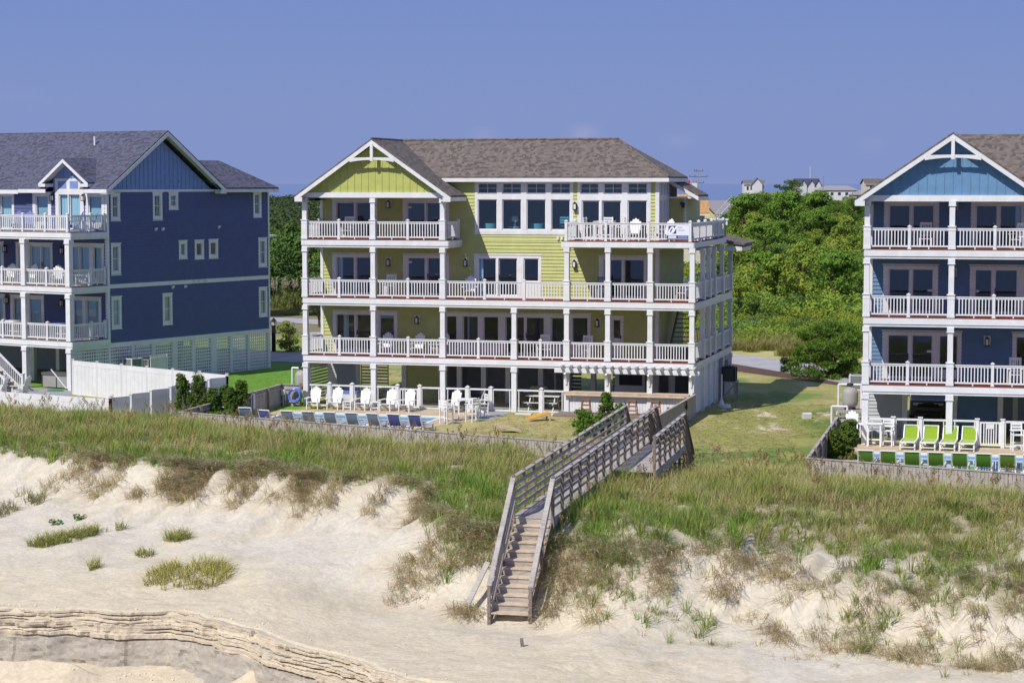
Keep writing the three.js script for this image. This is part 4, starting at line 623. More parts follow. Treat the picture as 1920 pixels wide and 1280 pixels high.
// ---------- the dark blue house on the left ----------
const navyHouse = thing('beach_house', 'navy blue beach house with blue grey roof and latticed ground level, at the left edge', 'house', [FRAME.l.X, 0, -FRAME.l.D], -FRAME.l.yaw);
{
  const [d1, d2, d3] = DK.l, P = navyHouse, zw = -2.9, W = front(zw), R = rightSide(0), XL = -20, ZB = -17.3, full = [[0, 1]];
  const H1 = [], H2 = [], H3 = [], S1 = [], S2 = [], S3 = [];
  H3.push(slider(P, W, -9.6, -7.27, d3, 11.16, [[-9.4, -8.5, {}], [-8.42, -7.46, { curtain: full }]]));
  H3.push(slider(P, W, -5.79, -4.29, d3, 11.16, [[-5.53, -4.55, { sill: 0.4, blind: 1 }]]));
  H3.push(slider(P, W, -3.96, -1.72, d3, 11.24, [[-3.68, -2.98, { curtain: full }], [-2.9, -2.04, { curtain: full }]], { noHead: true }));
  H3.push(slider(P, W, -1.62, -0.12, d3, 11.16, [[-1.39, -0.37, { sill: 0.4, blind: 1 }]]));
  glazed(P, W, 'dormer_window', -3.96, -1.92, 11.24, 11.98, [{ a: -3.74, b: -3.06, y0: 11.4, y1: 11.84 }, { a: -2.8, b: -2.14, y0: 11.4, y1: 11.84 }], { noHead: true, door: true });
  wallLamp(P, W, -4.13, 10.95, false); wallLamp(P, W, -1.72 + 0.05, 10.95, false);
  H2.push(slider(P, W, -11, -8.2, d2, 8.28, [[-10.7, -9.6, { curtain: full }], [-9.5, -8.42, { curtain: full }]]));
  H2.push(slider(P, W, -7.21, -4.24, d2, 8.26, [[-6.98, -6.3, { curtain: full, sill: 0.4 }], [-6.05, -5.24, { curtain: full }], [-5.16, -4.43, { curtain: full, handle: -1 }]]));
  H2.push(slider(P, W, -3.0, -0.22, d2, 8.28, [[-2.8, -2.2, { curtain: full }], [-2.14, -1.38, { curtain: full }], [-1.07, -0.43, { curtain: full, sill: 0.3 }]]));
  wallLamp(P, W, -8.0, 7.95, false); wallLamp(P, W, -3.43, 7.92, false);
  H1.push(slider(P, W, -9.6, -8.15, d1, 5.2, [[-9.4, -8.36, { blind: 0.9 }]])); H1.push(slider(P, W, -7.74, -5.0, d1, 5.2, [[-7.5, -6.55, { blind: 0.95 }], [-6.25, -5.22, { blind: 0.95 }]]));
  H1.push(slider(P, W, -2.9, -0.5, d1, 5.24, [[-2.68, -1.97, { blind: 0.9 }], [-1.72, -0.72, { blind: 0.9 }]])); wallLamp(P, W, -7.95, 4.95, false); wallLamp(P, W, -3.5, 4.92, false);
  siding(P, W, M.navy, XL, -0.1, d1, d2 - 0.36, H1); siding(P, W, M.navy, XL, -0.1, d2, d3 - 0.36, H2); siding(P, W, M.navy, XL, -0.1, d3, 11.3, H3);
  for (const [a, b, y0, y1] of [[3.19, 3.96, 9.61, 11.14], [6.69, 7.51, 9.6, 11.18], [15.79, 16.58, 9.64, 11.2]]) S3.push(doubleHung(P, R, a, b, y0, y1, { curtain: [[0, 0.3], [0.72, 1]] })); S3.push(doubleHung(P, R, 8.07, 8.89, 10.2, 11.18, { blind: 1 }));
  S2.push(doubleHung(P, R, 3.16, 3.96, 6.54, 8.3, { curtain: [[0.6, 1]] }), doubleHung(P, R, 8.9, 9.63, 7.28, 8.32, { my: 1, blind: 1 }), doubleHung(P, R, 10.3, 11.14, 7.23, 8.32, { my: 1 }), doubleHung(P, R, 11.58, 12.43, 7.23, 8.33, { my: 1 }), doubleHung(P, R, 16.25, 17.08, 6.55, 8.32, { blind: 1 }));
  S1.push(doubleHung(P, R, 3.13, 3.96, 3.47, 5.28, { curtain: [[0.5, 1]] }), doubleHung(P, R, 7.42, 8.27, 3.46, 5.27, { blind: 1 }), doubleHung(P, R, 16.24, 17.08, 3.46, 5.26, { blind: 1 }));
  siding(P, R, M.navy, 3.03, 17.2, 2.67, 5.77, S1); siding(P, R, M.navy, 3.03, 17.2, 6.0, 11.22, [...S2, ...S3]);
  const bd = new B(); wbox(bd, R, 3.03, 17.2, 5.77, 6.0, 0, 0.04); wbox(bd, R, 0, 17.34, 2.4, 2.67, 0.0, 0.045); wbox(bd, R, 3.03, 17.2, 11.22, 11.36, 0, 0.05); bd.build('band_board', M.white, P);
  const cb = new B(); for (const [a, b] of [[2.86, 3.03], [17.2, 17.34]]) wbox(cb, R, a, b, 2.67, 11.22, -0.1, 0.035); cb.box(-0.16, -0.002, d1, 11.1, zw - 0.05, zw + 0.035); cb.build('corner_board', M.white, P);
  for (const [u, y] of [[6.9, 9.05], [7.5, 9.05], [12.5, 9.08], [8.3, 5.62], [9.4, 5.62], [10.2, 5.87], [10.7, 5.87], [11.2, 5.87]]) { const v = new B(); wbox(v, R, u - 0.09, u + 0.09, y - 0.08, y + 0.08, 0.02, 0.055); wbox(v, R, u - 0.07, u + 0.07, y - 0.02, y + 0.09, 0.055, 0.14); v.build('wall_vent', M.white, P); }
  const sb = wall([XL, 0, 0], [0, 0, 1], [-1, 0, 0]); siding(P, sb, M.navy, ZB, zw - 0.1, d1, 11.3);
  const bw = new B(); bw.box(XL, -0.02, d1, 11.3, ZB - 0.1, ZB); bw.build('rear_wall', M.navy, P);
  storeyRooms(P, XL, 0, zw, -9, [d1, d2, d3], 11.5); const iw = new B(); for (const x of [-4.1, -7.25]) iw.box(x, x + 0.1, d1, 11.2, -9, zw - 0.14); iw.box(-3.5, -0.14, d1, 11.2, -9.6, -9.5); iw.box(-3.5, -3.4, d1, 11.2, -17, -9.6); iw.build('partition', M.room, P);
  // decks
  for (const y of [d1, d2]) deck(P, XL, 0, 0, zw, y, { floor: M.deckGrey }); deck(P, XL, 0, 0, zw, d3, { floor: M.deckGrey });
  const cx = [-0.14, -3.58, -7.1, -10.6, -14.1, -17.6];
  cx.forEach((x, i) => {
    column(P, x, 0, 0.15, d1 - 0.42, 0, 0.32); for (const [a, b] of [[d1, d2], [d2, d3]]) column(P, x, 0, a, b - 0.42, 0, 0.32);
    const n = (cx[i + 1] ?? XL) + 0.17; railing(P, n, 0, x - 0.17, 0, d1, [0.5]); railing(P, n, 0, x - 0.17, 0, d2, [0.5]);
  });
  railing(P, XL, 0, -0.1, 0, d3, [0.18, 0.285, 0.372, 0.465, 0.555, 0.645, 0.732, 0.822, 0.91, 0.995]); railing(P, -0.08, -0.1, -0.08, zw + 0.1, d3, [0.58, 0.97]); for (const y of [d1, d2]) railing(P, -0.1, -0.17, -0.1, zw + 0.1, y, [0.55, 0.97]);
  // roof: long front slope, dormer, side gable, lower rear wing
  const ze = -2.3, zr = -7.45, ye = 11.44, yr = 14.78, k = (yr - ye) / (ze - zr), at = (z) => ye + (ze - z) * k, rf = new B();
  roofFace(rf, [V(-6.31, ye, ze), V(-4.12, ye, ze), V(-4.12, yr, zr), V(-6.31, yr, zr)]); roofFace(rf, [V(-1.5, ye, ze), V(0.59, ye, ze), V(0.59, yr, zr), V(-1.5, yr, zr)]); roofFace(rf, [V(-4.12, at(-2.96), -2.96), V(-1.5, at(-2.96), -2.96), V(-1.5, yr, zr), V(-4.12, yr, zr)]);
  roofFace(rf, [V(XL, ye - 0.06, ze + 0.02), V(-6.312, ye - 0.06, ze + 0.02), V(-6.312, yr - 0.06, zr), V(XL, yr - 0.06, zr)]);
  roofFace(rf, [V(0.59, ye, -12.6), V(XL, ye, -12.6), V(XL, yr, zr), V(0.59, yr, zr)]);
  rf.build('roof', M.roofBlue, P);
  const fa = new B(); for (const [a, b] of [[-6.31, -4.14], [-1.48, 0.6]]) { fa.box(a, b, ye - 0.27, ye - 0.06, ze + 0.002, ze + 0.04); fa.box(a, b, ye - 0.25, ye - 0.22, zw, ze); } fa.box(XL, -6.33, ye - 0.33, ye - 0.1, ze + 0.0, ze + 0.03); fa.box(XL, -6.33, ye - 0.31, ye - 0.28, zw, ze); fa.build('eave_fascia', M.white, P);
  const rk = new B(), X = V(1, 0, 0); for (const z of [ze, -12.6]) { rakeBoard(rk, V(0.56, ye - 0.09, z), V(0.56, yr - 0.09, zr), 0.24, 0.05, X); } rk.box(0.1, 0.6, ye - 0.34, ye - 0.1, ze - 0.4, ze - 0.001); rk.box(0.1, 0.6, ye - 0.34, ye - 0.1, -12.6, -12.1); rk.build('rake_board', M.white, P);
  const sf = new B(); for (const z of [ze, -12.6]) { sf.quad(V(0.55, ye - 0.13, z), V(0.55, yr - 0.13, zr), V(0, yr - 0.13, zr), V(0, ye - 0.13, z)); } sf.build('soffit', M.soffit, P);
  gable(P, R, M.navyGable, 3.0, 11.9, 11.36, 7.45, 11.36 + 4.45 * k + 0.02, k, 0.36);
  for (const u of [8.35, 9.0]) { const v = new B(); wbox(v, R, u - 0.06, u + 0.06, 11.78, 11.92, 0, 0.05); v.build('gable_vent', M.navyGable, P); }
  const dm = new B(), ap = -2.67, ya = 13.16, yd = 11.78, x0 = -4.6, x1 = -0.74; const back = (y) => ze - (y - ye) / k;
  roofFace(dm, [V(x0, yd, back(yd)), V(x0, yd, -2.2), V(ap, ya, -2.2), V(ap, ya, back(ya))]); roofFace(dm, [V(x1, yd, -2.2), V(x1, yd, back(yd)), V(ap, ya, back(ya)), V(ap, ya, -2.2)]); dm.build('dormer_roof', M.roofBlue, P);
  const dt = new B(), Z = V(0, 0, 1); rakeBoard(dt, V(x0, yd - 0.07, -2.23), V(ap, ya - 0.07, -2.23), 0.2, 0.05, Z); rakeBoard(dt, V(ap, ya - 0.07, -2.23), V(x1, yd - 0.07, -2.23), 0.2, 0.05, Z); for (const [a, b] of [[x0, x0 + 0.52], [x1 - 0.52, x1]]) dt.box(a, b, yd - 0.27, yd - 0.09, -2.9, -2.19); dt.build('dormer_rake', M.white, P);
  const ds = new B(); ds.quad(V(x0, yd - 0.11, -2.24), V(ap, ya - 0.11, -2.24), V(ap, ya - 0.11, -2.9), V(x0, yd - 0.11, -2.9)); ds.quad(V(ap, ya - 0.11, -2.24), V(x1, yd - 0.11, -2.24), V(x1, yd - 0.11, -2.9), V(ap, ya - 0.11, -2.9)); ds.build('dormer_soffit', M.white, P);
  const dg = new B(), yl = 11.2; dg.quad(V(-4.1, yl, zw + 0.03), V(-1.5, yl, zw + 0.03), V(-1.5, 12.2, zw + 0.03), V(-4.1, 12.2, zw + 0.03)); dg.quad(V(-4.1, 12.2, zw + 0.03), V(-1.5, 12.2, zw + 0.03), V(ap + 0.25, ya - 0.3, zw + 0.03), V(ap - 0.25, ya - 0.3, zw + 0.03)); dg.quad(V(-1.5, yl, zw + 0.03), V(-1.5, yl, -4.5), V(-1.5, 12.2, -4.5), V(-1.5, 12.2, zw + 0.03)); dg.quad(V(-4.1, yl, -4.5), V(-4.1, yl, zw + 0.03), V(-4.1, 12.2, zw + 0.03), V(-4.1, 12.2, -4.5)); const dgm = dg.build('dormer_wall', M.navyGable, P);
  for (const u of [-3.3, -2.67, -2.04]) { const q = new B(); q.box(u - 0.02, u + 0.02, 11.98, ya - 0.25 - Math.abs(u - ap) * 0.72, zw + 0.031, zw + 0.055); q.build('batten', M.navyGable, dgm); }
  const wr = new B(), xr = -2.1, yw = 13.12, ew = 11.46; roofFace(wr, [V(0.5, ew, -12.35), V(0.5, ew, -17.7), V(xr, yw, -15.1), V(xr, yw, -9.6)]); roofFace(wr, [V(0.5, ew, -17.7), V(-10, ew, -17.7), V(-7.4, yw, -15.1), V(xr, yw, -15.1)]); wr.build('wing_roof', M.roofBlue, P);
  const we = new B(); we.box(0.47, 0.515, ew - 0.28, ew - 0.09, -17.7, -12.66); we.box(0, 0.46, ew - 0.26, ew - 0.23, -17.7, -12.66); we.build('wing_fascia', M.white, P);
  const vp = new B(); vp.cyl(V(-4.0, at(-6.2) - 0.05, -6.2), V(-4.0, at(-6.2) + 0.5, -6.2), 0.06, 0.06, 8); vp.build('vent_pipe', M.vinyl, P);
  // ground level: lattice between piers
  const pier = [[-0.02, 0.12], [2.86, 3.05], [4.76, 5.01], [6.44, 6.78], [8.21, 8.69], [9.97, 10.29], [11.69, 12.27], [13.46, 13.74], [15.12, 15.36], [17.11, 17.35]];
  for (const [a, b] of pier.slice(1)) { const q = new B(); wbox(q, R, a, b, 0.1, 2.4, -0.12, 0.03); q.build('pier', M.white, P); }
  for (let i = 0; i < pier.length - 1; i++) { const a = i ? pier[i][1] : 0.16, c = pier[i + 1][0], q = new B(), n = Math.round((c - a) / 0.19); for (let j = 0; j <= n; j++) { const u = lerp(a, c, j / n); wbox(q, R, Math.max(a, u - 0.042), Math.min(c, u + 0.042), 0.15, 2.4, -0.03, -0.015); } for (let y = 0.2; y < 2.4; y += 0.19) wbox(q, R, a, c, y - 0.042, y + 0.042, -0.015, 0); q.build('lattice', M.white, P); }
  const gl = new B(); gl.box(XL, -0.1, 0.16, 0.2, ZB, zw); gl.build('slab', M.concrete, P); const cl = new B(); cl.box(XL, -0.05, 2.42, 2.5, ZB, zw - 0.01); cl.build('carport_ceiling', M.soffit, P);
  for (const [x, z, w] of [[-2.6, -3.2, 0.5], [-4.6, -3.6, 0.26], [-1.1, -3.3, 0.4], [-6.3, -3.2, 0.4], [-3.2, -8, 0.3], [-3.2, -12.5, 0.3]]) { const q = new B(); q.box(x - w / 2, x + w / 2, 0.2, 2.42, z - 0.12, z + 0.12); q.build('pier', M.white, P); }
  const bk = new B(); bk.box(XL, -3.6, 0.2, 2.42, -9.1, -9); bk.box(-3.7, -3.6, 0.2, 2.42, -9, -5); bk.build('store_wall', M.greySiding, P);
  railing(P, -2.2, -4.4, -0.9, -4.4, 0.6, []); railing(P, -1.0, -3.0, -0.15, -3.0, 0.25, []);
  // stair down from the deck, with white rails
  const st = new B(); for (let i = 0; i < 9; i++) { const x = -2.0 - i * 0.27, y = 0.38 + i * 0.185; st.box(x - 0.3, x, y - 0.04, y, 2.0, 3.25); st.box(x - 0.29, x - 0.27, y - 0.0, y + 0.145, 2.0, 3.25); } const stair = st.build('deck_stair', M.deckGrey, P);
  const sr = new B(), bl = new B(); for (const z of [1.95, 3.3]) { sr.beam(V(-1.95, 1.05, z), V(-4.5, 2.85, z), 0.07, 0.09); sr.beam(V(-1.95, 0.35, z), V(-4.5, 2.15, z), 0.05, 0.09); sr.beam(V(-1.95, 0.22, z), V(-4.5, 2.0, z), 0.05, 0.22); sr.box(-1.95, -1.8, 0.2, 1.18, z - 0.075, z + 0.075); sr.box(-1.98, -1.77, 1.18, 1.23, z - 0.105, z + 0.105); for (let i = 1; i < 17; i++) { const x = lerp(-1.95, -4.5, i / 17), y = lerp(0.35, 2.15, i / 17); bl.box(x - 0.02, x + 0.02, y, y + 0.7, z - 0.02, z + 0.02); } } sr.build('stair_rail', M.white, stair); tag(bl.build('baluster', M.white, stair), null, null, null, 'stuff');
  const ca = new B(); ca.beam(V(-1.45, 1.35, 0.2), V(-0.25, 0.35, 0.25), 0.05, 0.05); ca.build('diagonal_brace', M.vinyl, P);
}
// ---------- the mid blue house on the right ----------
const blueHouse = thing('beach_house', 'mid blue beach house with white porches and bright green loungers, at the right edge', 'house', [FRAME.r.X, 0, -FRAME.r.D], -FRAME.r.yaw);
{
  const [d1, d2, d3] = DK.r, P = blueHouse, zw = -2.6, W = front(zw), XR = 15, H1 = [], H2 = [], H3 = [], G = 0.1;
  H3.push(slider(P, W, 0.6, 3.06, d3, 10.9, [[0.83, 1.78, { open: 1 }], [1.88, 2.83, { sticker: [0.86, 0.36] }]])); H3.push(slider(P, W, 4.45, 7.0, d3, 10.9, [[4.67, 5.62, { sticker: [0.14, 0.34] }], [5.72, 6.7, { curtain: [[0.7, 1]] }]])); H3.push(slider(P, W, 8.6, 11.2, d3, 10.9, [[8.8, 9.8, {}], [9.9, 11, {}]]));
  H2.push(slider(P, W, 0.6, 3.06, d2, 8.02, [[0.85, 1.8, {}], [1.9, 2.85, { sticker: [0.84, 0.5] }]])); H2.push(slider(P, W, 4.45, 7.0, d2, 8.02, [[4.67, 5.44, { sticker: [0.12, 0.5] }], [5.55, 6.55, { handle: -1 }]])); H2.push(slider(P, W, 8.6, 11.2, d2, 8.02, [[8.8, 9.8, {}], [9.9, 11, {}]]));
  H1.push(slider(P, W, 0.6, 4.14, d1, 5.02, [[0.85, 1.79, { handle: 1 }], [1.92, 2.86, { sticker: [0.84, 0.62] }], [3.14, 3.98, { sill: 0.4 }]])); H1.push(slider(P, W, 6.37, 10.5, d1, 5.02, [[6.52, 7.4, { sill: 0.4 }], [7.6, 8.6, {}], [8.7, 9.7, {}]]));
  wallLamp(P, W, 3.74, 10.7); wallLamp(P, W, 3.72, 7.7); wallLamp(P, W, 5.26, 4.66);
  for (const [a, b, H] of [[d1, d2 - 0.36, H1], [d2, d3 - 0.36, H2], [d3, 11.0, H3]]) siding(P, W, M.blue, 0.12, XR, a, b, H);
  const cb = new B(); cb.box(0, 0.13, d1, 11.1, zw - 0.02, zw + 0.05); cb.build('corner_board', M.white, P);
  siding(P, wall([0, 0, 0], [0, 0, 1], [-1, 0, 0]), M.blue, -12, zw - 0.1, d1, 11.1); const rb = new B(); rb.box(0, XR, d1, 11.1, -12.1, -12); rb.box(XR, XR + 0.1, d1, 11.1, -12.1, zw); rb.build('rear_wall', M.blue, P);
  storeyRooms(P, 0, XR, zw, -8.2, [d1, d2, d3], 11.3); const iw = new B(); for (const x of [4.2, 7.6]) iw.box(x, x + 0.1, d1, 11, -8.2, zw - 0.14); iw.build('partition', M.room, P);
  for (const y of [d1, d2, d3]) deck(P, 0, XR, 0, zw, y, { right: false });
  const cx = [0, 3.67, 7.34, 11.0, 14.7];
  cx.forEach((x, i) => {
    column(P, x, 0, G, d1 - 0.42, 0, 0.28); column(P, x, 0, d1, d2 - 0.42); column(P, x, 0, d2, d3 - 0.42); column(P, x, 0, d3, 10.95);
    if (i) for (const y of [d1, d2, d3]) railing(P, cx[i - 1] + 0.15, 0, x - 0.15, 0, y, [0.5]);
  });
  for (const y of [d1, d2, d3]) railing(P, 0, -0.15, 0, zw + 0.1, y, []);
  gableRoofFront('r', P, { gable: M.blueGable }, 3.66, 4.18, 11.05, -4.6, -12, M.roofBrown, 0.372);
  const rf = new B(), yr = 13.95; roofFace(rf, [V(6.4, 12.0, -1.9), V(XR + 1, 12.0, -1.9), V(XR + 1, yr, -4.6), V(3.66, yr, -4.6)]); roofFace(rf, [V(XR + 1, 12, -7.3), V(6.4, 12, -7.3), V(3.66, yr, -4.6), V(XR + 1, yr, -4.6)]); rf.build('roof', M.roofBrown, P);
  const fa = new B(); fa.box(6.8, XR + 1, 11.73, 11.92, -1.93, -1.89); fa.build('eave_fascia', M.white, P);
  siding(P, front(-2.61), M.blue, 7.3, XR, 11.0, 11.9);
  // ground level
  const sl = new B(); sl.box(0, XR, G - 0.05, G, -12, -0.2); sl.build('slab', M.concrete, P); const ce = new B(); ce.box(0, XR, d1 - 0.36, d1 - 0.33, -12, zw); ce.build('carport_ceiling', M.soffit, P);
  siding(P, front(-3.6), M.greySiding, -0.05, 1.5, G, d1 - 0.36, [], 0.16); for (const [x, z, w] of [[1.62, -3.6, 0.24], [3.86, -3.7, 0.22], [5.9, -3.7, 0.24], [6.6, -5.5, 0.22], [7.8, -3.7, 0.24]]) { const q = new B(); q.box(x - w / 2, x + w / 2, G, d1 - 0.36, z - 0.12, z + 0.12); q.build('pier', M.white, P); }
  siding(P, front(-3.72), M.blue, 3.98, 5.78, G, d1 - 0.36); const dw = new B(); dw.box(6.0, XR, G, d1 - 0.36, -8.1, -8); dw.box(5.9, 6.0, G, d1 - 0.36, -8, -3.9); dw.build('store_wall', M.greySiding, P);
  const gp = [0.2, 1.25, 2.43, 3.56, 3.8, 4.89, 5.98, 7.2, 7.5, 8.6, 9.8, 10.9];
  for (let i = 0; i < gp.length - 1; i++) { const a = gp[i], c = gp[i + 1]; if (c - a < 0.5 || i === 5) continue; const b = new B(); b.box(a, c, 1.24, 1.32, -0.045, 0.045); b.box(a, c, 0.16, 0.24, -0.03, 0.03); b.box(a + 0.1, a + 0.14, 0.24, 1.24, -0.025, 0.025); b.box(c - 0.14, c - 0.1, 0.24, 1.24, -0.025, 0.025); const r = b.build('glass_guard', M.white, P); new B().quad(V(a + 0.14, 0.24, 0), V(c - 0.14, 0.24, 0), V(c - 0.14, 1.24, 0), V(a + 0.14, 1.24, 0)).build('pane', M.guardPane, r); }
  { const b = new B(); b.box(4.98, 5.9, 1.18, 1.26, -0.03, 0.03); b.box(4.98, 5.9, 0.2, 0.28, -0.03, 0.03); b.box(4.98, 5.07, 0.28, 1.18, -0.03, 0.03); b.box(5.81, 5.9, 0.28, 1.18, -0.03, 0.03); for (let k = 1; k < 7; k++) { const x = lerp(5.07, 5.81, k / 7); b.box(x - 0.025, x + 0.025, 0.28, 1.18, -0.02, 0.02); } const gt = b.build('pool_gate', M.white, P); const s = new B(); s.box(5.3, 5.62, 0.95, 1.17, 0.03, 0.045); s.build('notice', M.vinyl, gt); }
  for (const x of [1.25, 2.43, 4.89, 5.98, 8.6, 9.8]) { const b = new B(); b.box(x - 0.08, x + 0.08, G, 1.36, -0.08, 0.08); b.box(x - 0.11, x + 0.11, 1.36, 1.4, -0.11, 0.11); b.build('guard_post', M.white, P); }
}

// ---------- yards: paving and pools ----------
const slab = (h, name, boxes, mat, label, y0, y1) => { const b = new B(); for (const [x0, x1, z0, z1] of boxes) b.box(x0, x1, y0, y1, z0, z1); const m = tag(b.build(name, mat), label, null, null, 'structure'), f = FRAME[h]; m.position.set(f.X, 0, -f.D); m.rotation.y = -f.yaw; return m; };
M.deckSand = std(rgb(0.66, 0.52, 0.36), 0.9, { map: asphaltTex });
M.coping = std(rgb(0.74, 0.70, 0.63), 0.8, { map: grainTex });
M.poolShell = std(rgb(0.20, 0.42, 0.62), 0.6, { map: grainTex });
M.poolWater = new THREE.MeshPhysicalMaterial({ color: rgb(0.62, 0.83, 0.92), roughness: 0.02, transmission: 1, thickness: 0, ior: 1.6 });
slab('m', 'pool_deck', [[-1.05, 0.2, 0.3, 12.6], [8.6, 9.7, 0.15, 12.6], [0.2, 8.6, 0.15, 2.85], [0.2, 8.6, 8.8, 12.6]], M.deckSand, 'tan concrete deck round the pool of the yellow house', -0.25, 0.05);
slab('m', 'pool_coping', [[0.2, 8.6, 2.85, 3.05], [0.2, 8.6, 8.6, 8.8], [0.2, 0.4, 3.05, 8.6], [8.4, 8.6, 3.05, 8.6]], M.coping, 'pale coping round the pool of the yellow house', -0.25, 0.065);
slab('m', 'pool_shell', [[0.4, 8.4, 3.05, 3.12], [0.4, 8.4, 8.53, 8.6], [0.4, 0.47, 3.12, 8.53], [8.33, 8.4, 3.12, 8.53]], M.poolShell, 'blue walls of the swimming pool by the yellow house', -1.2, -0.02);
slab('m', 'pool_floor', [[0.4, 8.4, 3.05, 8.6]], M.poolShell, 'blue floor of the swimming pool by the yellow house', -1.3, -1.2);
slab('m', 'pool_water', [[0.47, 8.33, 3.12, 8.53]], new THREE.MeshPhysicalMaterial({ color: rgb(0.38, 0.55, 0.68), roughness: 0.02, transmission: 1, thickness: 0, ior: 1.75 }), 'still water of the swimming pool by the yellow house', -0.091, -0.09);
slab('m', 'patio', [[9.7, 11.2, -0.05, 9.6]], M.patio, 'grey paved strip between pool deck and lawn', -0.2, 0.045);
slab('r', 'pool_deck', [[-0.5, 12, 0.1, 2.5], [-0.5, 0.0, 2.5, 8.0], [-0.5, 12, 8.0, 11.5]], M.deckSand, 'tan concrete deck round the pool of the mid blue house', -0.25, 0.13);
slab('r', 'pool_coping', [[0, 12, 2.5, 2.72], [0, 12, 7.8, 8.0], [0, 0.2, 2.72, 7.8]], M.coping, 'pale coping round the pool of the mid blue house', -0.25, 0.145);
slab('r', 'pool_shell', [[0.2, 12, 2.72, 2.8], [0.2, 12, 7.72, 7.8], [0.2, 0.28, 2.8, 7.72]], M.poolShell, 'blue walls of the swimming pool by the mid blue house', -1.1, 0.06);
slab('r', 'pool_floor', [[0.2, 12, 2.72, 7.8]], M.poolShell, 'blue floor of the swimming pool by the mid blue house', -1.2, -1.1);
slab('r', 'pool_water', [[0.28, 12, 2.8, 7.72]], M.poolWater, 'still water of the swimming pool by the mid blue house', 0.01, 0.011);
slab('l', 'terrace_paving', [[-12, -0.4, -0.1, 4.9], [-0.4, 1.4, -0.1, 2.6]], M.patio, 'grey paving in front of the dark blue house', -0.2, 0.225);
const stepping = (h, x, z, label) => { const s = new B(); s.box(-0.42, 0.42, 0, 0.07, -0.22, 0.22); const m = tag(s.build('stepping_stone', M.coping), label, 'paver'); m.position.set(...inWorld(h, x, 0.03, z)); m.rotation.y = -FRAME[h].yaw; };
stepping('m', 12.1, 1.0, 'pale stepping stone at left on the lawn before the glass guard'); stepping('m', 13.25, 0.9, 'pale stepping stone beside the orange game board');
{ const p = thing('bar_platform', 'low brown timber platform under the bar stools', 'deck', inWorld('m', 16.9, 0, 0.85), -FRAME.m.yaw); for (let i = 0; i < 7; i++) { const b = new B(); b.box(-3.15, 3.15, 0.03, 0.15, -0.75 + i * 0.215, -0.75 + i * 0.215 + 0.2); b.build('deck_board', M.woodDark, p); } }

// ---------- wooden pool fences ----------
function woodFence(name, label, runs, H = 1.2, base = 0) {           // runs: polylines of [X, D]
  const p0 = runs[0], P = thing(name, label, 'fence', [p0[0], base, -p0[1]]), to = (q) => V(q[0] - p0[0], 0, -(q[1] - p0[1]));
  for (let r = 0; r < runs.length - 1; r++) {
    const a = to(runs[r]), c = to(runs[r + 1]), L = a.distanceTo(c), d = c.clone().sub(a).normalize(), n = V(d.z, 0, -d.x), k = Math.max(1, Math.round(L / 2.4));
    for (let i = 0; i < k; i++) {
      const s = lerp(0, L, i / k), e = lerp(0, L, (i + 1) / k), b = new B(), rl = new B();
      for (let q = s + 0.01; q < e - 0.05; q += 0.145) { const w = 0.128, dy = rr(-0.015, 0.015), o = rr(-0.006, 0.006); const A = a.clone().addScaledVector(d, q).addScaledVector(n, o), C = a.clone().addScaledVector(d, Math.min(q + w, e)).addScaledVector(n, o); b.beam(A.clone().setY(0).add(d.clone().multiplyScalar(w / 2)), A.clone().setY(H + dy - 0.03).add(d.clone().multiplyScalar(w / 2)), 0.02, w, d); }
      tag(b.build('picket', M.wood, P), null, null, null, 'stuff');
      for (const y of [0.3, H - 0.22]) rl.beam(a.clone().addScaledVector(d, s).addScaledVector(n, 0.045).setY(y), a.clone().addScaledVector(d, e).addScaledVector(n, 0.045).setY(y), 0.04, 0.09);
      rl.beam(a.clone().addScaledVector(d, s).addScaledVector(n, 0.02).setY(H - 0.005), a.clone().addScaledVector(d, e).addScaledVector(n, 0.02).setY(H - 0.005), 0.12, 0.035); rl.build('fence_rail', M.wood, P);
    }
    for (let i = 0; i <= k; i++) { if (r && !i) continue; const q = a.clone().addScaledVector(d, L * i / k).addScaledVector(n, 0.11), b = new B(); b.box(q.x - 0.05, q.x + 0.05, -0.3, H + 0.08, q.z - 0.05, q.z + 0.05); b.build('fence_post', M.woodDark, P); }
  }
  return P;
}
const mw = (x, z) => { const w = inWorld('m', x, 0, z); return [w[0], -w[2]]; }, rw = (x, z) => { const w = inWorld('r', x, 0, z); return [w[0], -w[2]]; }, lw = (x, z) => { const w = inWorld('l', x, 0, z); return [w[0], -w[2]]; };
woodFence('wooden_fence', 'weathered picket fence round the pool and lawn of the yellow house', [mw(-0.1, 0.48), mw(-1.2, 0.48), mw(-0.95, 14.1), mw(20.8, 20.9), mw(20.75, 0.1)], 1.2, 0);
woodFence('wooden_fence', 'weathered picket fence round the pool of the mid blue house', [rw(-0.15, -0.72), rw(-1.27, -0.78), rw(-1.45, 13.75), rw(8.5, 17.1)], 1.2, 0.05);
{ const g = new B(); g.box(-0.03, 0.03, 0.75, 1.2, -0.07, 0.07); g.box(-0.06, 0.06, 0.85, 0.92, -0.1, 0.1); const m = tag(g.build('gate_latch', M.black), 'black latch on the tall fence right of the bar', 'latch'); m.position.set(...inWorld('m', 20.85, 0, 3.2)); m.rotation.y = -FRAME.m.yaw; }
for (const [x, z, y, s, l] of [[-1.02, 4.9, 0.35, 1, 'pale notice board on the left pool fence']]) { const b = new B(); b.box(-0.02, 0.02, 0, 0.78, -0.25, 0.25); const m = tag(b.build('notice_board', M.vinyl), l, 'sign'); m.position.set(...inWorld('m', x, y, z)); m.rotation.y = -FRAME.m.yaw; }
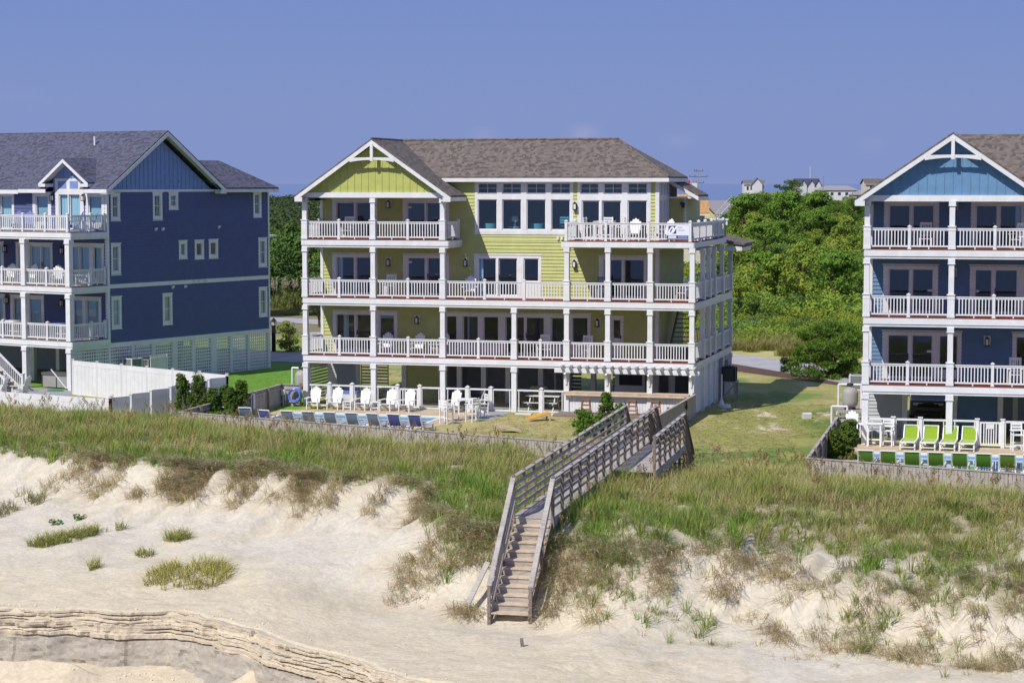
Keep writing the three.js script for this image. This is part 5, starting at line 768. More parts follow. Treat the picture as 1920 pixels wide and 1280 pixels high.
{ const b = new B(); b.box(-0.1, 0.1, 0.6, 0.9, -0.05, 0.05); b.box(-0.025, 0.025, 0, 0.6, -0.03, 0.03); const m = tag(b.build('outlet_box', M.trimGrey), 'small grey outlet box by the corner of the left pool fence', 'box'); m.position.set(...inWorld('m', -1.0, 0.05, 0.75)); m.rotation.y = -FRAME.m.yaw; }
// ---------- white vinyl fences of the left house ----------
function vinylFence(label, a, c, h0, h1, n) {
  const P = thing('vinyl_fence', label, 'fence', [a[0], 0, -a[1]]), d = V(c[0] - a[0], 0, -(c[1] - a[1])), L = d.length(); d.normalize(); const n2 = V(-d.z, 0, d.x);
  for (let i = 0; i < n; i++) {
    const s = L * i / n + 0.07, e = L * (i + 1) / n - 0.07, t = lerp(h0, h1, (i + 0.5) / n), b = new B(), at = (q, y) => d.clone().multiplyScalar(q).setY(y);
    const m = 6, w = (e - s) / m; for (let k = 0; k < m; k++) b.beam(at(s + w * (k + 0.5), 0.05), at(s + w * (k + 0.5), t - 0.26), 0.03, w - 0.008, d);
    const p = b.build('fence_panel', M.vinyl, P);
    const r = new B(); r.beam(at(s, t - 0.12), at(e, t - 0.12), 0.05, 0.28); r.beam(at(s, 0.16), at(e, 0.16), 0.05, 0.18); r.build('fence_rail', M.vinyl, P);
  }
  for (let i = 0; i <= n; i++) { const t = lerp(h0, h1, clamp((i + (i < n ? 0.5 : -0.5)) / n)) + 0.07, q = d.clone().multiplyScalar(L * i / n), b = new B(); b.box(q.x - 0.065, q.x + 0.065, 0, t, q.z - 0.065, q.z + 0.065); b.box(q.x - 0.085, q.x + 0.085, t, t + 0.03, q.z - 0.085, q.z + 0.085); b.build('fence_post', M.vinyl, P); }
  return P;
}
vinylFence('tall sunlit white vinyl fence beside the corner of the dark blue house', [-24.0, 112.7], [-14.4, 104.06], 2.05, 2.05, 6);
vinylFence('shaded white vinyl fence running towards the dune from the tall white fence', [-14.4, 104.06], [-19.23, 98.54], 2.0, 1.42, 6);
vinylFence('low white vinyl fence along the dune before the dark blue house', [-19.23, 98.54], [-33, 106.8], 1.4, 1.4, 8);

// ---------- walkway and stair over the dune ----------
{
  const yaw = rad(12.6), P = thing('dune_walkway', 'weathered timber walkway and stair over the dune to the beach', 'walkway', [0.61, 0, -59.5], -yaw), Y = 2.06, w = 0.585, F = -19.7;
  const wx = (x, z) => { const c = Math.cos(yaw), s = Math.sin(yaw); return [0.61 + x * c - z * s, 59.5 - x * s - z * c]; }, gnd = (x, z) => height(...wx(x, z), false);
  const post = (x, z, top, bot) => { const b = new B(); b.box(x - 0.045, x + 0.045, bot ?? gnd(x, z) - 0.3, top, z - 0.045, z + 0.045); b.build('post', M.woodDark, P); };
  const slatRun = (x, z0, y0, z1, y1, side) => { const f = new B(); f.beam(V(x, y0 + 1.15, z0), V(x, y1 + 1.15, z1), 0.14, 0.035); f.build('handrail', M.wood, P); for (const k of [0.95, 0.72, 0.49, 0.26]) { const b = new B(); b.beam(V(x + side, y0 + k, z0), V(x + side, y1 + k, z1), 0.03, 0.095); b.build('rail_slat', M.wood, P); } };
  // stair
  for (let i = 0; i < 11; i++) { const y = Y - 0.2 * (i + 1) + 0.0, z = 0.28 * i; const t = new B(); t.box(-0.53, 0.53, y - 0.04 + 0.0, y, z, z + 0.31); t.build('tread', M.woodPale, P); const r = new B(); r.box(-0.53, 0.53, y, y + 0.16, z - 0.02, z); r.build('riser', M.wood, P); }
  for (const s of [-1, 1]) { const b = new B(); b.beam(V(s * 0.55, Y - 0.18, -0.1), V(s * 0.55, Y - 2.42, 3.1), 0.04, 0.28); b.build('stringer', M.woodDark, P); }
  for (const s of [-1, 1]) {
    post(s * w, 0, Y + 1.22); post(s * w, 1.55, 1.9 - 0.02); post(s * w, 3.08, 0.62); const f = new B(), tilt = (k) => [V(s * w - s * 0.06, Y + k, 0.03), V(s * w - s * 0.06, -0.46 + k + 0.02, 3.06)];
    f.beam(V(s * w, Y + 1.15, 0.0), V(s * w, 0.6, 3.1), 0.14, 0.035); f.build('handrail', M.wood, P); for (const k of [0.88, 0.66, 0.44]) { const b = new B(); b.beam(V(s * (w - 0.06), Y + k, 0.03), V(s * (w - 0.06), -0.55 + k + 0.02, 3.06), 0.03, 0.095); b.build('rail_slat', M.wood, P); }
  }
  // level walk
  const bd = (x0, x1, z0, z1, name) => { const b = new B(); for (let z = z0; z > z1 + 0.1; z -= 0.145) b.box(x0, x1, Y - 0.04 + rr(-0.003, 0.003), Y + rr(-0.003, 0.003), z - 0.138, z); tag(b.build('deck_board', M.wood, P), null, null, null, 'stuff'); };
  bd(-0.62, 0.62, 0.02, F); bd(0.66, 2.05, -10.2, -17.5);
  for (const [x, a, c] of [[-0.6, 0, F], [0.6, 0, F], [2.03, -10.2, -17.5]]) { const b = new B(); b.box(x - 0.02, x + 0.02, Y - 0.29, Y - 0.041, c, a); b.build('joist', M.wood, P); }
  for (let i = 1; i <= 14; i++) { const z = F * i / 14; post(-w, z, Y + 1.22); post(w, z, Y + 1.22); if (i % 2) { post(-w + 0.1, z + 0.2, Y - 0.05); post(w - 0.1, z + 0.2, Y - 0.05); } }
  for (const s of [-1, 1]) for (let k = 0; k < 4; k++) slatRun(s * w, F * k / 4, Y, F * (k + 1) / 4, Y, -s * 0.06);
  for (let i = 0; i <= 6; i++) post(2.0, lerp(-10.2, -17.5, i / 6), Y + 1.22); slatRun(2.0, -10.2, Y, -13.8, Y, -0.06); slatRun(2.0, -13.8, Y, -17.5, Y, -0.06);
  // steps down to the yards at the far ends
  const far = (x0, x1, z, n) => { for (let i = 0; i < n; i++) { const y = Y - 0.2 * (i + 1), b = new B(); b.box(x0, x1, y - 0.04, y, z - 0.28 * (i + 1), z - 0.28 * i); b.build('tread', M.wood, P); } for (const x of [x0, x1]) { const f = new B(), q = new B(); f.beam(V(x, Y + 1.15, z), V(x, Y + 1.15 - 0.2 * n, z - 0.28 * n), 0.14, 0.035); f.build('handrail', M.woodDark, P); q.beam(V(x, Y - 0.15, z), V(x, Y - 0.15 - 0.2 * n, z - 0.28 * n), 0.04, 0.28); q.build('stringer', M.woodDark, P); for (const k of [0.95, 0.72, 0.49, 0.26]) { const b = new B(); b.beam(V(x, Y + k, z), V(x, Y + k - 0.2 * n, z - 0.28 * n), 0.03, 0.095); b.build('rail_slat', M.woodDark, P); } post(x, z - 0.28 * n, Y + 1.22 - 0.2 * n); } };
  far(-0.585, 0.585, F, 9); far(0.72, 2.0, -17.5, 9);
  const st = new B(); st.beam(V(-0.95, 1.0, 1.7), V(-1.35, -0.1, 2.6), 0.05, 0.15, V(1, 0, 0)); st.build('loose_board', M.wood, P);
}
{ const b = new B(), X = 0.27, D = 53.6; b.box(-0.045, 0.045, -0.2, 0.2, -0.04, 0.04); const m = tag(b.build('wooden_stake', M.woodDark), 'short wooden stake in the sand below the stair', 'stake'); m.position.set(X, gy(X, D), -D); m.rotation.z = 0.1; }

// ---------- furniture ----------
const put = (h, p, x, y, z, turn = 0) => { p.position.set(...inWorld(h, x, y, z)); p.rotation.set(0, -FRAME[h].yaw + turn, 0); return p; };
// adirondack chair, front towards +z
function adirondack(label, mat = M.chair, k = 1, seat = 0.36, name = 'adirondack_chair') {
  const P = thing(name, label, 'chair'), lift = seat - 0.36;
  for (const s of [-1, 1]) { const b = new B(); b.box(s * 0.29 - 0.02, s * 0.29 + 0.02, 0, 0.56 + lift, 0.30, 0.39); b.build('leg', mat, P); const r = new B(); r.beam(V(s * 0.26, seat - 0.02, 0.36), V(s * 0.26, lift ? seat - 0.14 : 0.04, -0.5), 0.03, 0.12); if (lift) r.box(s * 0.26 - 0.02, s * 0.26 + 0.02, 0, seat, -0.42, -0.34); r.build('leg', mat, P); const a = new B(); a.box(s * 0.33 - 0.07, s * 0.33 + 0.07, 0.56 + lift, 0.59 + lift, -0.36, 0.44); a.build('arm', mat, P); }
  if (lift) { const b = new B(); b.box(-0.29, 0.29, 0.12, 0.17, 0.33, 0.37); b.box(-0.29, 0.29, seat - 0.08, seat - 0.02, 0.35, 0.39); b.build('stretcher', mat, P); }
  const sb = new B(); for (let i = 0; i < 5; i++) { const z = 0.34 - i * 0.12; sb.beam(V(-0.27, seat + 0.02 - i * 0.022, z - 0.055), V(0.27, seat + 0.02 - i * 0.022, z - 0.055), 0.105, 0.022); } sb.build('seat', mat, P);
  const hts = [0.72, 0.82, 0.88, 0.82, 0.72]; for (let i = 0; i < 5; i++) { const x = (i - 2) * 0.108, sl = new B(); sl.beam(V(x * 0.85, seat - 0.06, -0.2), V(x * 1.05, seat - 0.06 + hts[i] * 0.93, -0.2 - hts[i] * 0.36), 0.022, 0.1, V(1, 0, 0)); sl.build('back_slat', mat, P); }
  P.scale.setScalar(k); return P;
}
const G = { pool: 'white adirondack chairs by the pool of the yellow house' };
const ad = put('m', adirondack('white adirondack chair by the pool, nearest to the left corner column'), 0.93, 0.05, 1.35, 0.08); ad.userData.group = G.pool;
const poolChairs = [[2.05, 1.25, -0.05, 'white adirondack chair by the pool, second from the left corner column'], [3.58, 1.3, -0.1, 'white adirondack chair between the two low white side tables'], [4.95, 1.25, -0.16, 'white adirondack chair by the pool, just left of the baluster gate'], [6.0, 1.35, -0.14, 'white adirondack chair in front of the baluster pool gate'], [8.35, 1.0, -0.22, 'white adirondack chair behind the white high table and chairs'], [9.45, 0.75, -1.45, 'white adirondack chair seen side on at the corner of the lawn']];
for (const [x, z, t, l] of poolChairs) put('m', copy(ad, 'adirondack_chair', l, [0, 0, 0], 0), x, 0.05, z, t);
function sideTable(label) { const P = thing('side_table', label, 'table'); const t = new B(); for (let i = 0; i < 4; i++) t.box(-0.24, 0.24, 0.42, 0.445, -0.22 + i * 0.112, -0.22 + i * 0.112 + 0.1); t.build('tabletop', M.chair, P); for (const [x, z] of [[-1, -1], [1, -1], [1, 1], [-1, 1]]) { const b = new B(); b.box(x * 0.2 - 0.025, x * 0.2 + 0.025, 0, 0.42, z * 0.18 - 0.025, z * 0.18 + 0.025); b.build('leg', M.chair, P); } const r = new B(); r.box(-0.2, 0.2, 0.12, 0.16, -0.19, -0.17); r.box(-0.2, 0.2, 0.12, 0.16, 0.17, 0.19); r.build('stretcher', M.chair, P); return P; }
const tb = put('m', sideTable('low white side table between the second and third pool chairs'), 2.78, 0.05, 1.3); put('m', copy(tb, 'side_table', 'low white side table between the third and fourth pool chairs', [0, 0, 0], 0), 4.25, 0.05, 1.2);
// sling lounger, head end at -z (raised back), feet at +z
const sling = (c) => { const t = tex(128, 0.5, (u, v, i, j) => { const k = 0.86 + 0.14 * ((i & 3) < 2 ? 1 : 0) * ((j & 3) < 2 ? 1 : 0.6); return [k, k, k]; }); return new THREE.MeshPhysicalMaterial({ color: c, roughness: 0.9, map: t, transmission: 0.45, thickness: 0, side: THREE.DoubleSide }); };
function lounger(label, mat, frame = M.chair, tilt = 1.08, group) {
  const P = thing('sun_lounger', label, 'sun lounger', [0, 0, 0], 0, group), f = new B();
  for (const s of [-1, 1]) { f.beam(V(s * 0.31, 0.34, -0.4), V(s * 0.31, 0.34, 1.0), 0.05, 0.05); f.beam(V(s * 0.31, 0.34, -0.4), V(s * 0.31, 0.34 + 0.68 * Math.sin(tilt), -0.4 - 0.68 * Math.cos(tilt)), 0.045, 0.045, V(1, 0, 0)); f.beam(V(s * 0.31, 0.12, -0.45), V(s * 0.31, 0.12, 1.0), 0.04, 0.04); }
  f.beam(V(-0.31, 0.34, 1.0), V(0.31, 0.34, 1.0), 0.05, 0.05); f.beam(V(-0.31, 0.34 + 0.68 * Math.sin(tilt), -0.4 - 0.68 * Math.cos(tilt)), V(0.31, 0.34 + 0.68 * Math.sin(tilt), -0.4 - 0.68 * Math.cos(tilt)), 0.045, 0.045); f.beam(V(-0.31, 0.12, 1.0), V(0.31, 0.12, 1.0), 0.04, 0.04); f.build('frame', frame, P);
  for (const [x, z] of [[-1, -0.35], [1, -0.35], [-1, 0.95], [1, 0.95]]) { const b = new B(); b.beam(V(x * 0.31, 0, z), V(x * 0.31, 0.34, z), 0.06, 0.06); b.build('leg', frame, P); }
  const q = (pts, n) => { const b = new B(); for (let i = 0; i < pts.length - 1; i++) { const [z0, y0] = pts[i], [z1, y1] = pts[i + 1]; b.quad(V(-0.28, y0, z0), V(-0.28, y1, z1), V(0.28, y1, z1), V(0.28, y0, z0)); b.quad(V(0.28, y0 - 0.008, z0), V(0.28, y1 - 0.008, z1), V(-0.28, y1 - 0.008, z1), V(-0.28, y0 - 0.008, z0)); } b.build(n, mat, P); };
  const bk = [], st = []; for (let i = 0; i <= 8; i++) { const k = i / 8, sag = -0.05 * Math.sin(k * Math.PI); bk.push([-0.4 - 0.66 * k * Math.cos(tilt) + sag * Math.sin(tilt), 0.36 + 0.66 * k * Math.sin(tilt) + sag * Math.cos(tilt)]); st.push([0.98 - 1.38 * k, 0.36 + sag]); }
  q(bk, 'back_sling'); q(st, 'seat_sling'); return P;
}
const slBlue = sling(rgb(0.11, 0.15, 0.56)), slFaded = sling(rgb(0.25, 0.37, 0.58)), slGreen = sling(rgb(0.46, 0.68, 0.02)), slDark = sling(rgb(0.13, 0.37, 0.025)), slOlive = sling(rgb(0.20, 0.36, 0.04));
{
  const xs = [-0.55, 0.55, 2.0, 3.05, 4.1, 5.2, 6.32, 7.4, 8.4, 9.4], kind = [0, 1, 0, 1, 1, 1, 1, 1, 0, 0], place = ['in the corner by the left pool fence', 'second from the left pool fence', 'third from the left pool fence', 'fourth from the left pool fence', 'fifth from the left pool fence', 'sixth from the left pool fence', 'seventh from the left pool fence', 'third from the white high table', 'second from the white high table', 'nearest to the white high table'];
  let a, b; xs.forEach((x, i) => { const l = (kind[i] ? 'faded blue' : 'deep blue') + ' sling lounger ' + place[i], z = i < 2 ? 9.2 : 10.0, t = Math.PI + (i < 2 ? 0.05 : rr(-0.06, 0.22) - 0.16); let p = kind[i] ? b : a; if (!p) { p = lounger(l, kind[i] ? slFaded : slBlue); kind[i] ? b = p : a = p; } else p = copy(p, 'sun_lounger', l, [0, 0, 0], 0); p.userData.group = 'blue loungers in a row along the pool'; put('m', p, x, 0.06, z, t); });
}
{
  let a; [[2.0, 'nearest to the white bar table'], [2.86, 'second from the white bar table'], [3.7, 'second from the baluster gate'], [4.52, 'nearest to the baluster gate']].forEach(([x, s], i) => { const l = 'bright lime sling lounger facing the pool, ' + s; let p = a ? copy(a, 'sun_lounger', l, [0, 0, 0], 0) : (a = lounger(l, slGreen, M.chair, 0.95)); p.userData.group = 'lime loungers facing the pool'; put('r', p, x, 0.14, 0.75, -0.07); });
  let c, d; [0.45, 1.33, 2.27, 3.2, 4.13, 5.05, 5.97, 6.9].forEach((x, i) => { const s = ['in the corner by the juniper bush', 'second from the juniper bush', 'third from the juniper bush', 'fourth from the juniper bush', 'fifth from the juniper bush', 'sixth from the juniper bush', 'second from the right edge', 'cut by the right edge'][i]; const l = (i === 6 ? 'olive green' : 'dark green') + ' lounger seen from behind, ' + s; let p = i === 6 ? lounger(l, slOlive) : c ? copy(c, 'sun_lounger', l, [0, 0, 0], 0) : (c = lounger(l, slDark)); p.userData.group = 'green loungers seen from behind'; put('r', p, x + 0.12, 0.14, 8.9, Math.PI - 0.04); });
}
// counter-height chair and table
function tallChair(label, mat = M.chair, sh = 0.66, group) {
  const P = thing('counter_chair', label, 'chair', [0, 0, 0], 0, group);
  for (const [x, z, t] of [[-1, 1, sh + 0.2], [1, 1, sh + 0.2], [-1, -1, sh + 0.52], [1, -1, sh + 0.52]]) { const b = new B(); b.beam(V(x * 0.23, 0, z * 0.2), V(x * 0.22, t, z * 0.19 - (z < 0 ? 0.05 : 0)), 0.05, 0.05, V(0, 0, 1)); b.build('leg', mat, P); }
  const s = new B(); for (let i = 0; i < 4; i++) s.box(-0.24, 0.24, sh, sh + 0.03, -0.2 + i * 0.105, -0.2 + i * 0.105 + 0.095); s.build('seat', mat, P);
  for (const y of [sh + 0.16, sh + 0.29, sh + 0.42]) { const b = new B(); b.box(-0.21, 0.21, y, y + 0.085, -0.26, -0.235); b.build('back_slat', mat, P); }
  for (const x of [-1, 1]) { const b = new B(); b.box(x * 0.25 - 0.04, x * 0.25 + 0.04, sh + 0.2, sh + 0.225, -0.24, 0.26); b.build('arm', mat, P); }
  const r = new B(); r.box(-0.22, 0.22, 0.22, 0.27, 0.18, 0.22); r.box(-0.22, 0.22, 0.3, 0.34, -0.22, -0.18); r.build('stretcher', mat, P); return P;
}
function highTable(label, w = 0.45, h = 0.95) { const P = thing('high_table', label, 'table'); const t = new B(), n = 7; for (let i = 0; i < n; i++) t.box(-w, w, h, h + 0.035, lerp(-w, w, i / n), lerp(-w, w, (i + 1) / n) - 0.012); t.build('tabletop', M.chair, P); for (const [x, z] of [[-1, -1], [1, -1], [1, 1], [-1, 1]]) { const b = new B(); b.box(x * (w - 0.08) - 0.035, x * (w - 0.08) + 0.035, 0, h, z * (w - 0.08) - 0.035, z * (w - 0.08) + 0.035); b.build('leg', M.chair, P); } const r = new B(); r.box(-w + 0.08, w - 0.08, 0.25, 0.31, -0.03, 0.03); r.build('stretcher', M.chair, P); return P; }
put('m', highTable('white slatted high table on the patio by the pool', 0.5, 0.98), 9.95, 0.05, 3.9, 0.3);
const tc = put('m', tallChair('white counter chair nearest to the dune at the patio table'), 9.55, 0.05, 6.1, 2.7); tc.userData.group = 'white counter chairs at the patio table';
for (const [x, z, t, l] of [[10.5, 4.9, -2.0, 'white counter chair right of the patio table, its back to the lawn'], [9.3, 4.9, 1.9, 'white counter chair left of the patio table, its back to the pool'], [10.45, 2.9, -0.9, 'white counter chair behind the patio table, closest to the glass guard']]) put('m', copy(tc, 'counter_chair', l, [0, 0, 0], 0), x, 0.05, z, t);
put('r', highTable('white bar table at the corner column of the mid blue house', 0.36, 0.98), 0.45, 0.13, 0.55);
put('r', copy(tc, 'counter_chair', 'white counter chair beside the white bar table', [0, 0, 0], 0, 'white counter chairs by the mid blue house'), 1.02, 0.13, 0.45, -0.15); put('r', copy(tc, 'counter_chair', 'white counter chair cut by the right edge', [0, 0, 0], 0, 'white counter chairs by the mid blue house'), 6.6, 0.13, 0.75, 0.2);
// bar stools
M.stool = std(rgb(0.30, 0.13, 0.06), 0.55, { map: woodTex });
{
  const P = thing('bar_stool', 'brown wooden bar stool nearest to the glass guard', 'stool', [0, 0, 0], 0, 'brown bar stools at the outdoor bar'); const s = new B(); s.box(-0.21, 0.21, 0.7, 0.735, -0.15, 0.15); s.build('seat', M.stool, P);
  for (const [x, z] of [[-1, -1], [1, -1], [1, 1], [-1, 1]]) { const b = new B(); b.beam(V(x * 0.25, 0, z * 0.18), V(x * 0.17, 0.7, z * 0.12), 0.045, 0.045, V(0, 0, 1)); b.build('leg', M.stool, P); } const r = new B(); for (const [y, k] of [[0.2, 0.22], [0.42, 0.2]]) { r.box(-k, k, y, y + 0.035, -0.165, -0.135); r.box(-k, k, y, y + 0.035, 0.135, 0.165); } r.build('stretcher', M.stool, P);
  put('m', P, 15.3, 0.15, 0.85, 0.05); [[16.45, 'brown wooden bar stool second from the glass guard'], [17.68, 'brown wooden bar stool second from the right fence'], [18.85, 'brown wooden bar stool nearest to the right fence, half hidden']].forEach(([x, l], i) => put('m', copy(P, 'bar_stool', l, [0, 0, 0], 0), x, 0.15, 0.85, -0.04 * i));
}
// game boards on the lawn
M.orange = std(rgb(0.72, 0.36, 0.035), 0.6, { map: woodTex });
function gameBoard(label, mat, turn) { const P = thing('game_board', label, 'game board'), a = 0.26; const b = new B(), hole = new THREE.Shape([new THREE.Vector2(-0.3, 0), new THREE.Vector2(0.3, 0), new THREE.Vector2(0.3, 1.2), new THREE.Vector2(-0.3, 1.2)]); const h = new THREE.Path(); h.absarc(0, 0.97, 0.075, 0, 6.283, true); hole.holes.push(h); b.add(new THREE.ExtrudeGeometry(hole, { depth: 0.02, bevelEnabled: false }), new THREE.Matrix4().makeRotationX(-Math.PI / 2 + a).setPosition(0, 0.08, 0.6)); b.build('board', mat, P); const f = new B(); for (const s of [-1, 1]) f.beam(V(s * 0.28, 0.04, 0.6), V(s * 0.28, 0.04 + 1.2 * Math.sin(a), 0.6 - 1.2 * Math.cos(a)), 0.03, 0.08); f.beam(V(-0.27, 0.04, 0.59), V(0.27, 0.04, 0.59), 0.03, 0.08); f.build('frame', M.woodPale, P); for (const s of [-1, 1]) { const l = new B(); l.box(s * 0.26 - 0.02, s * 0.26 + 0.02, 0, 0.33, -0.56, -0.48); l.build('leg', M.woodPale, P); } return P; }
put('m', gameBoard('orange wooden game board tilted on the lawn by the bar platform', M.orange), 13.5, 0.05, 3.5, -1.0);
put('m', gameBoard('tan wooden game board seen from behind on the lawn near the fence', M.woodPale), 13.35, 0.06, 8.7, 2.0);
// hose coils
M.hose = std(rgb(0.13, 0.22, 0.70), 0.5);
function hoseCoil(label, r = 0.36) { const P = thing('hose_coil', label, 'hose'); const b = new B(); for (let k = 0; k < 7; k++) b.add(new THREE.TorusGeometry(r - (k % 3) * 0.035, 0.026, 6, 28), new THREE.Matrix4().makeRotationZ(k).scale(new THREE.Vector3(0.86 + 0.03 * (k % 2), 1.05 - 0.02 * k, 1)).setPosition(0, 0, 0.03 * k)); for (let k = 0; k < 3; k++) b.add(new THREE.TorusGeometry(r * 0.62, 0.026, 6, 20, 2.6), new THREE.Matrix4().makeRotationZ(3.4 + 0.25 * k).setPosition(0, -0.06 - 0.04 * k, 0.1 + 0.03 * k)); b.build('hose', M.hose, P); const h = new B(); h.box(-0.05, 0.05, r * 0.8, r * 0.98, -0.05, 0.22); h.build('hook', M.vinyl, P); return P; }
put('m', hoseCoil('blue hose coil hung on the fence left of the yellow house', 0.38), -0.36, 0.66, 0.68); put('r', hoseCoil('blue hose coil on the fence behind the juniper at right', 0.36), -0.62, 0.9, -0.5);
// pool filters
M.tank = std(rgb(0.36, 0.345, 0.32), 0.6, { map: grainTex });
function poolFilter(label) {
  const P = thing('pool_filter', label, 'pool filter'); const pts = [[0, 0], [0.24, 0.0], [0.33, 0.1], [0.36, 0.25], [0.36, 0.62], [0.31, 0.78], [0.2, 0.87], [0.09, 0.9], [0.09, 0.97], [0, 0.97]].map((p) => new THREE.Vector2(...p)); const t = new B(); t.add(new THREE.LatheGeometry(pts, 28), new THREE.Matrix4().setPosition(0, 0.12, 0)); t.build('tank', M.tank, P);
  const v = new B(); v.cyl(V(0, 1.08, 0), V(0, 1.2, 0), 0.13, 0.12, 12); v.box(-0.2, 0.2, 1.1, 1.16, -0.05, 0.05); v.cyl(V(0, 0, 0), V(0, 0.14, 0), 0.27, 0.24, 14); v.build('valve', M.dark, P);
  const p = new B(), tubes = [[V(-0.15, 1.14, 0.05), V(-0.52, 1.14, 0.05), V(-0.52, 0.1, 0.05)], [V(0.15, 1.14, 0.05), V(0.5, 1.14, 0.05), V(0.5, 0.05, 0.05)], [V(-0.8, -0.62, 0.3), V(-0.8, 0.16, 0.3), V(-0.1, 0.16, 0.3), V(-0.1, -0.62, 0.3)], [V(-0.55, -0.62, 0.34), V(-0.55, -0.05, 0.34), V(-0.2, -0.05, 0.34)]]; for (const q of tubes) p.tube(q, 0.05, 8); p.build('pipe', M.vinyl, P);
  const s = new B(); s.box(-0.55, 0.7, -0.12, 0, -0.45, 0.45); for (const [x, z] of [[-0.5, -0.4], [0.65, -0.4], [0.65, 0.4], [-0.5, 0.4]]) s.box(x - 0.05, x + 0.05, -0.95, -0.12, z - 0.05, z + 0.05); s.build('stand', M.wood, P); const m = new B(); m.box(0.3, 0.62, -0.6, -0.25, 0.1, 0.4); m.box(-0.2, 0.1, -0.45, -0.2, 0.15, 0.4); m.build('pump', M.trimGrey, P); return P;
}
const pf = put('m', poolFilter('grey pool sand filter with white pipes left of the yellow house'), -0.42, 0.85, -0.45); put('r', copy(pf, 'pool_filter', 'grey pool sand filter with white pipes left of the mid blue house', [0, 0, 0], 0), -0.75, 1.5, -1.5);
// cooling units
M.coil = std(rgb(0.10, 0.10, 0.105), 0.6);
function coolingUnit(label, mat, s = 0.8, stand = 0.6) { const P = thing('cooling_unit', label, 'air conditioner'), k = s / 2; const b = new B(); b.box(-k, k, 0, 0.06, -k, k); b.box(-k, k, s * 0.95, s * 1.02, -k, k); for (const [x, z] of [[-1, -1], [1, -1], [1, 1], [-1, 1]]) b.box(x * (k - 0.04) - 0.04, x * (k - 0.04) + 0.04, 0.06, s * 0.95, z * (k - 0.04) - 0.04, z * (k - 0.04) + 0.04); b.build('case', mat, P); const c = new B(); c.box(-k + 0.05, k - 0.05, 0.06, s * 0.95, -k + 0.05, k - 0.05); c.build('coil', M.coil, P); const l = new B(); for (let y = 0.12; y < s * 0.92; y += 0.055) { l.box(-k + 0.08, k - 0.08, y, y + 0.012, k - 0.045, k - 0.03); l.box(k - 0.045, k - 0.03, y, y + 0.012, -k + 0.08, k - 0.08); } l.build('grille', mat, P); const f = new B(); f.add(new THREE.TorusGeometry(k * 0.75, 0.02, 5, 20), new THREE.Matrix4().makeRotationX(Math.PI / 2).setPosition(0, s * 1.03, 0)); f.box(-k * 0.75, k * 0.75, s * 1.02, s * 1.03, -0.015, 0.015); f.build('fan_guard', M.dark, P); if (stand) { const w = new B(); w.box(-k - 0.08, k + 0.08, -0.09, -0.005, -k - 0.08, k + 0.08); for (const [x, z] of [[-1, -1], [1, -1], [1, 1], [-1, 1]]) w.box(x * k - 0.05, x * k + 0.05, -stand, -0.09, z * k - 0.05, z * k + 0.05); w.beam(V(-k, -stand + 0.1, k), V(k, -0.15, k), 0.05, 0.1); w.build('stand', M.wood, P); } return P; }
put('m', coolingUnit('black cooling unit on a timber stand at the side of the yellow house', M.black, 0.74, 1.1), 21.1, 1.12, -8.4);
put('l', coolingUnit('light grey cooling unit against the lattice of the dark blue house', M.trimGrey, 0.82, 0.75), 0.72, 0.95, -4.05, -0.1); put('l', coolingUnit('dark cooling unit beside the small white lattice screen', M.greyMetal, 0.78, 0.6), 0.72, 0.85, -5.35);
{ const P = thing('lattice_screen', 'short white lattice screen beside the cooling units', 'screen'); const b = new B(); for (let z = 0; z < 1.3; z += 0.14) b.box(-0.01, 0.01, 0, 1.6, z, z + 0.09); for (let y = 0; y < 1.6; y += 0.16) b.box(0.011, 0.03, y, y + 0.1, 0, 1.35); b.build('lattice', M.vinyl, P); const p = new B(); p.box(-0.05, 0.06, 0, 1.68, -0.1, 0.0); p.build('post', M.vinyl, P); put('l', P, 1.25, 0.2, -6.3); }
put('r', coolingUnit('pale grey cooling unit on a stand behind the filter at right', M.trimGrey, 0.7, 2.0), -0.62, 2.12, -4.4);
// pole with round base, utility box
{ const P = thing('umbrella_stand', 'white pole on a round base beside the louvred wall', 'pole stand'); const b = new B(); b.cyl(V(0, 0.1, 0), V(0, 1.72, 0), 0.045, 0.035, 8); b.build('pole', M.vinyl, P); const q = new B(); q.cyl(V(0, 0.02, 0), V(0, 0.42, 0), 0.2, 0.06, 14); q.cyl(V(0.25, 0.0, 0.15), V(0.25, 0.16, 0.15), 0.3, 0.24, 14); q.build('base', M.vinyl, P); put('m', P, 21.25, 0.05, -4.9); }
{ const P = thing('utility_box', 'small grey utility box with domed lid on the open lawn', 'utility box', [14.65, gy(14.65, 102.26), -102.26], 0.2); P.scale.setScalar(0.72); const b = new B(); b.box(-0.28, 0.28, -0.05, 0.3, -0.22, 0.22); b.build('box', M.trimGrey, P); const l = new B(); l.add(new THREE.CylinderGeometry(0.23, 0.23, 0.6, 14, 1, false, 0, Math.PI), new THREE.Matrix4().makeRotationZ(Math.PI / 2).scale(new THREE.Vector3(0.5, 1, 1)).setPosition(0, 0.3, 0)); l.build('lid', M.trimGrey, P); }
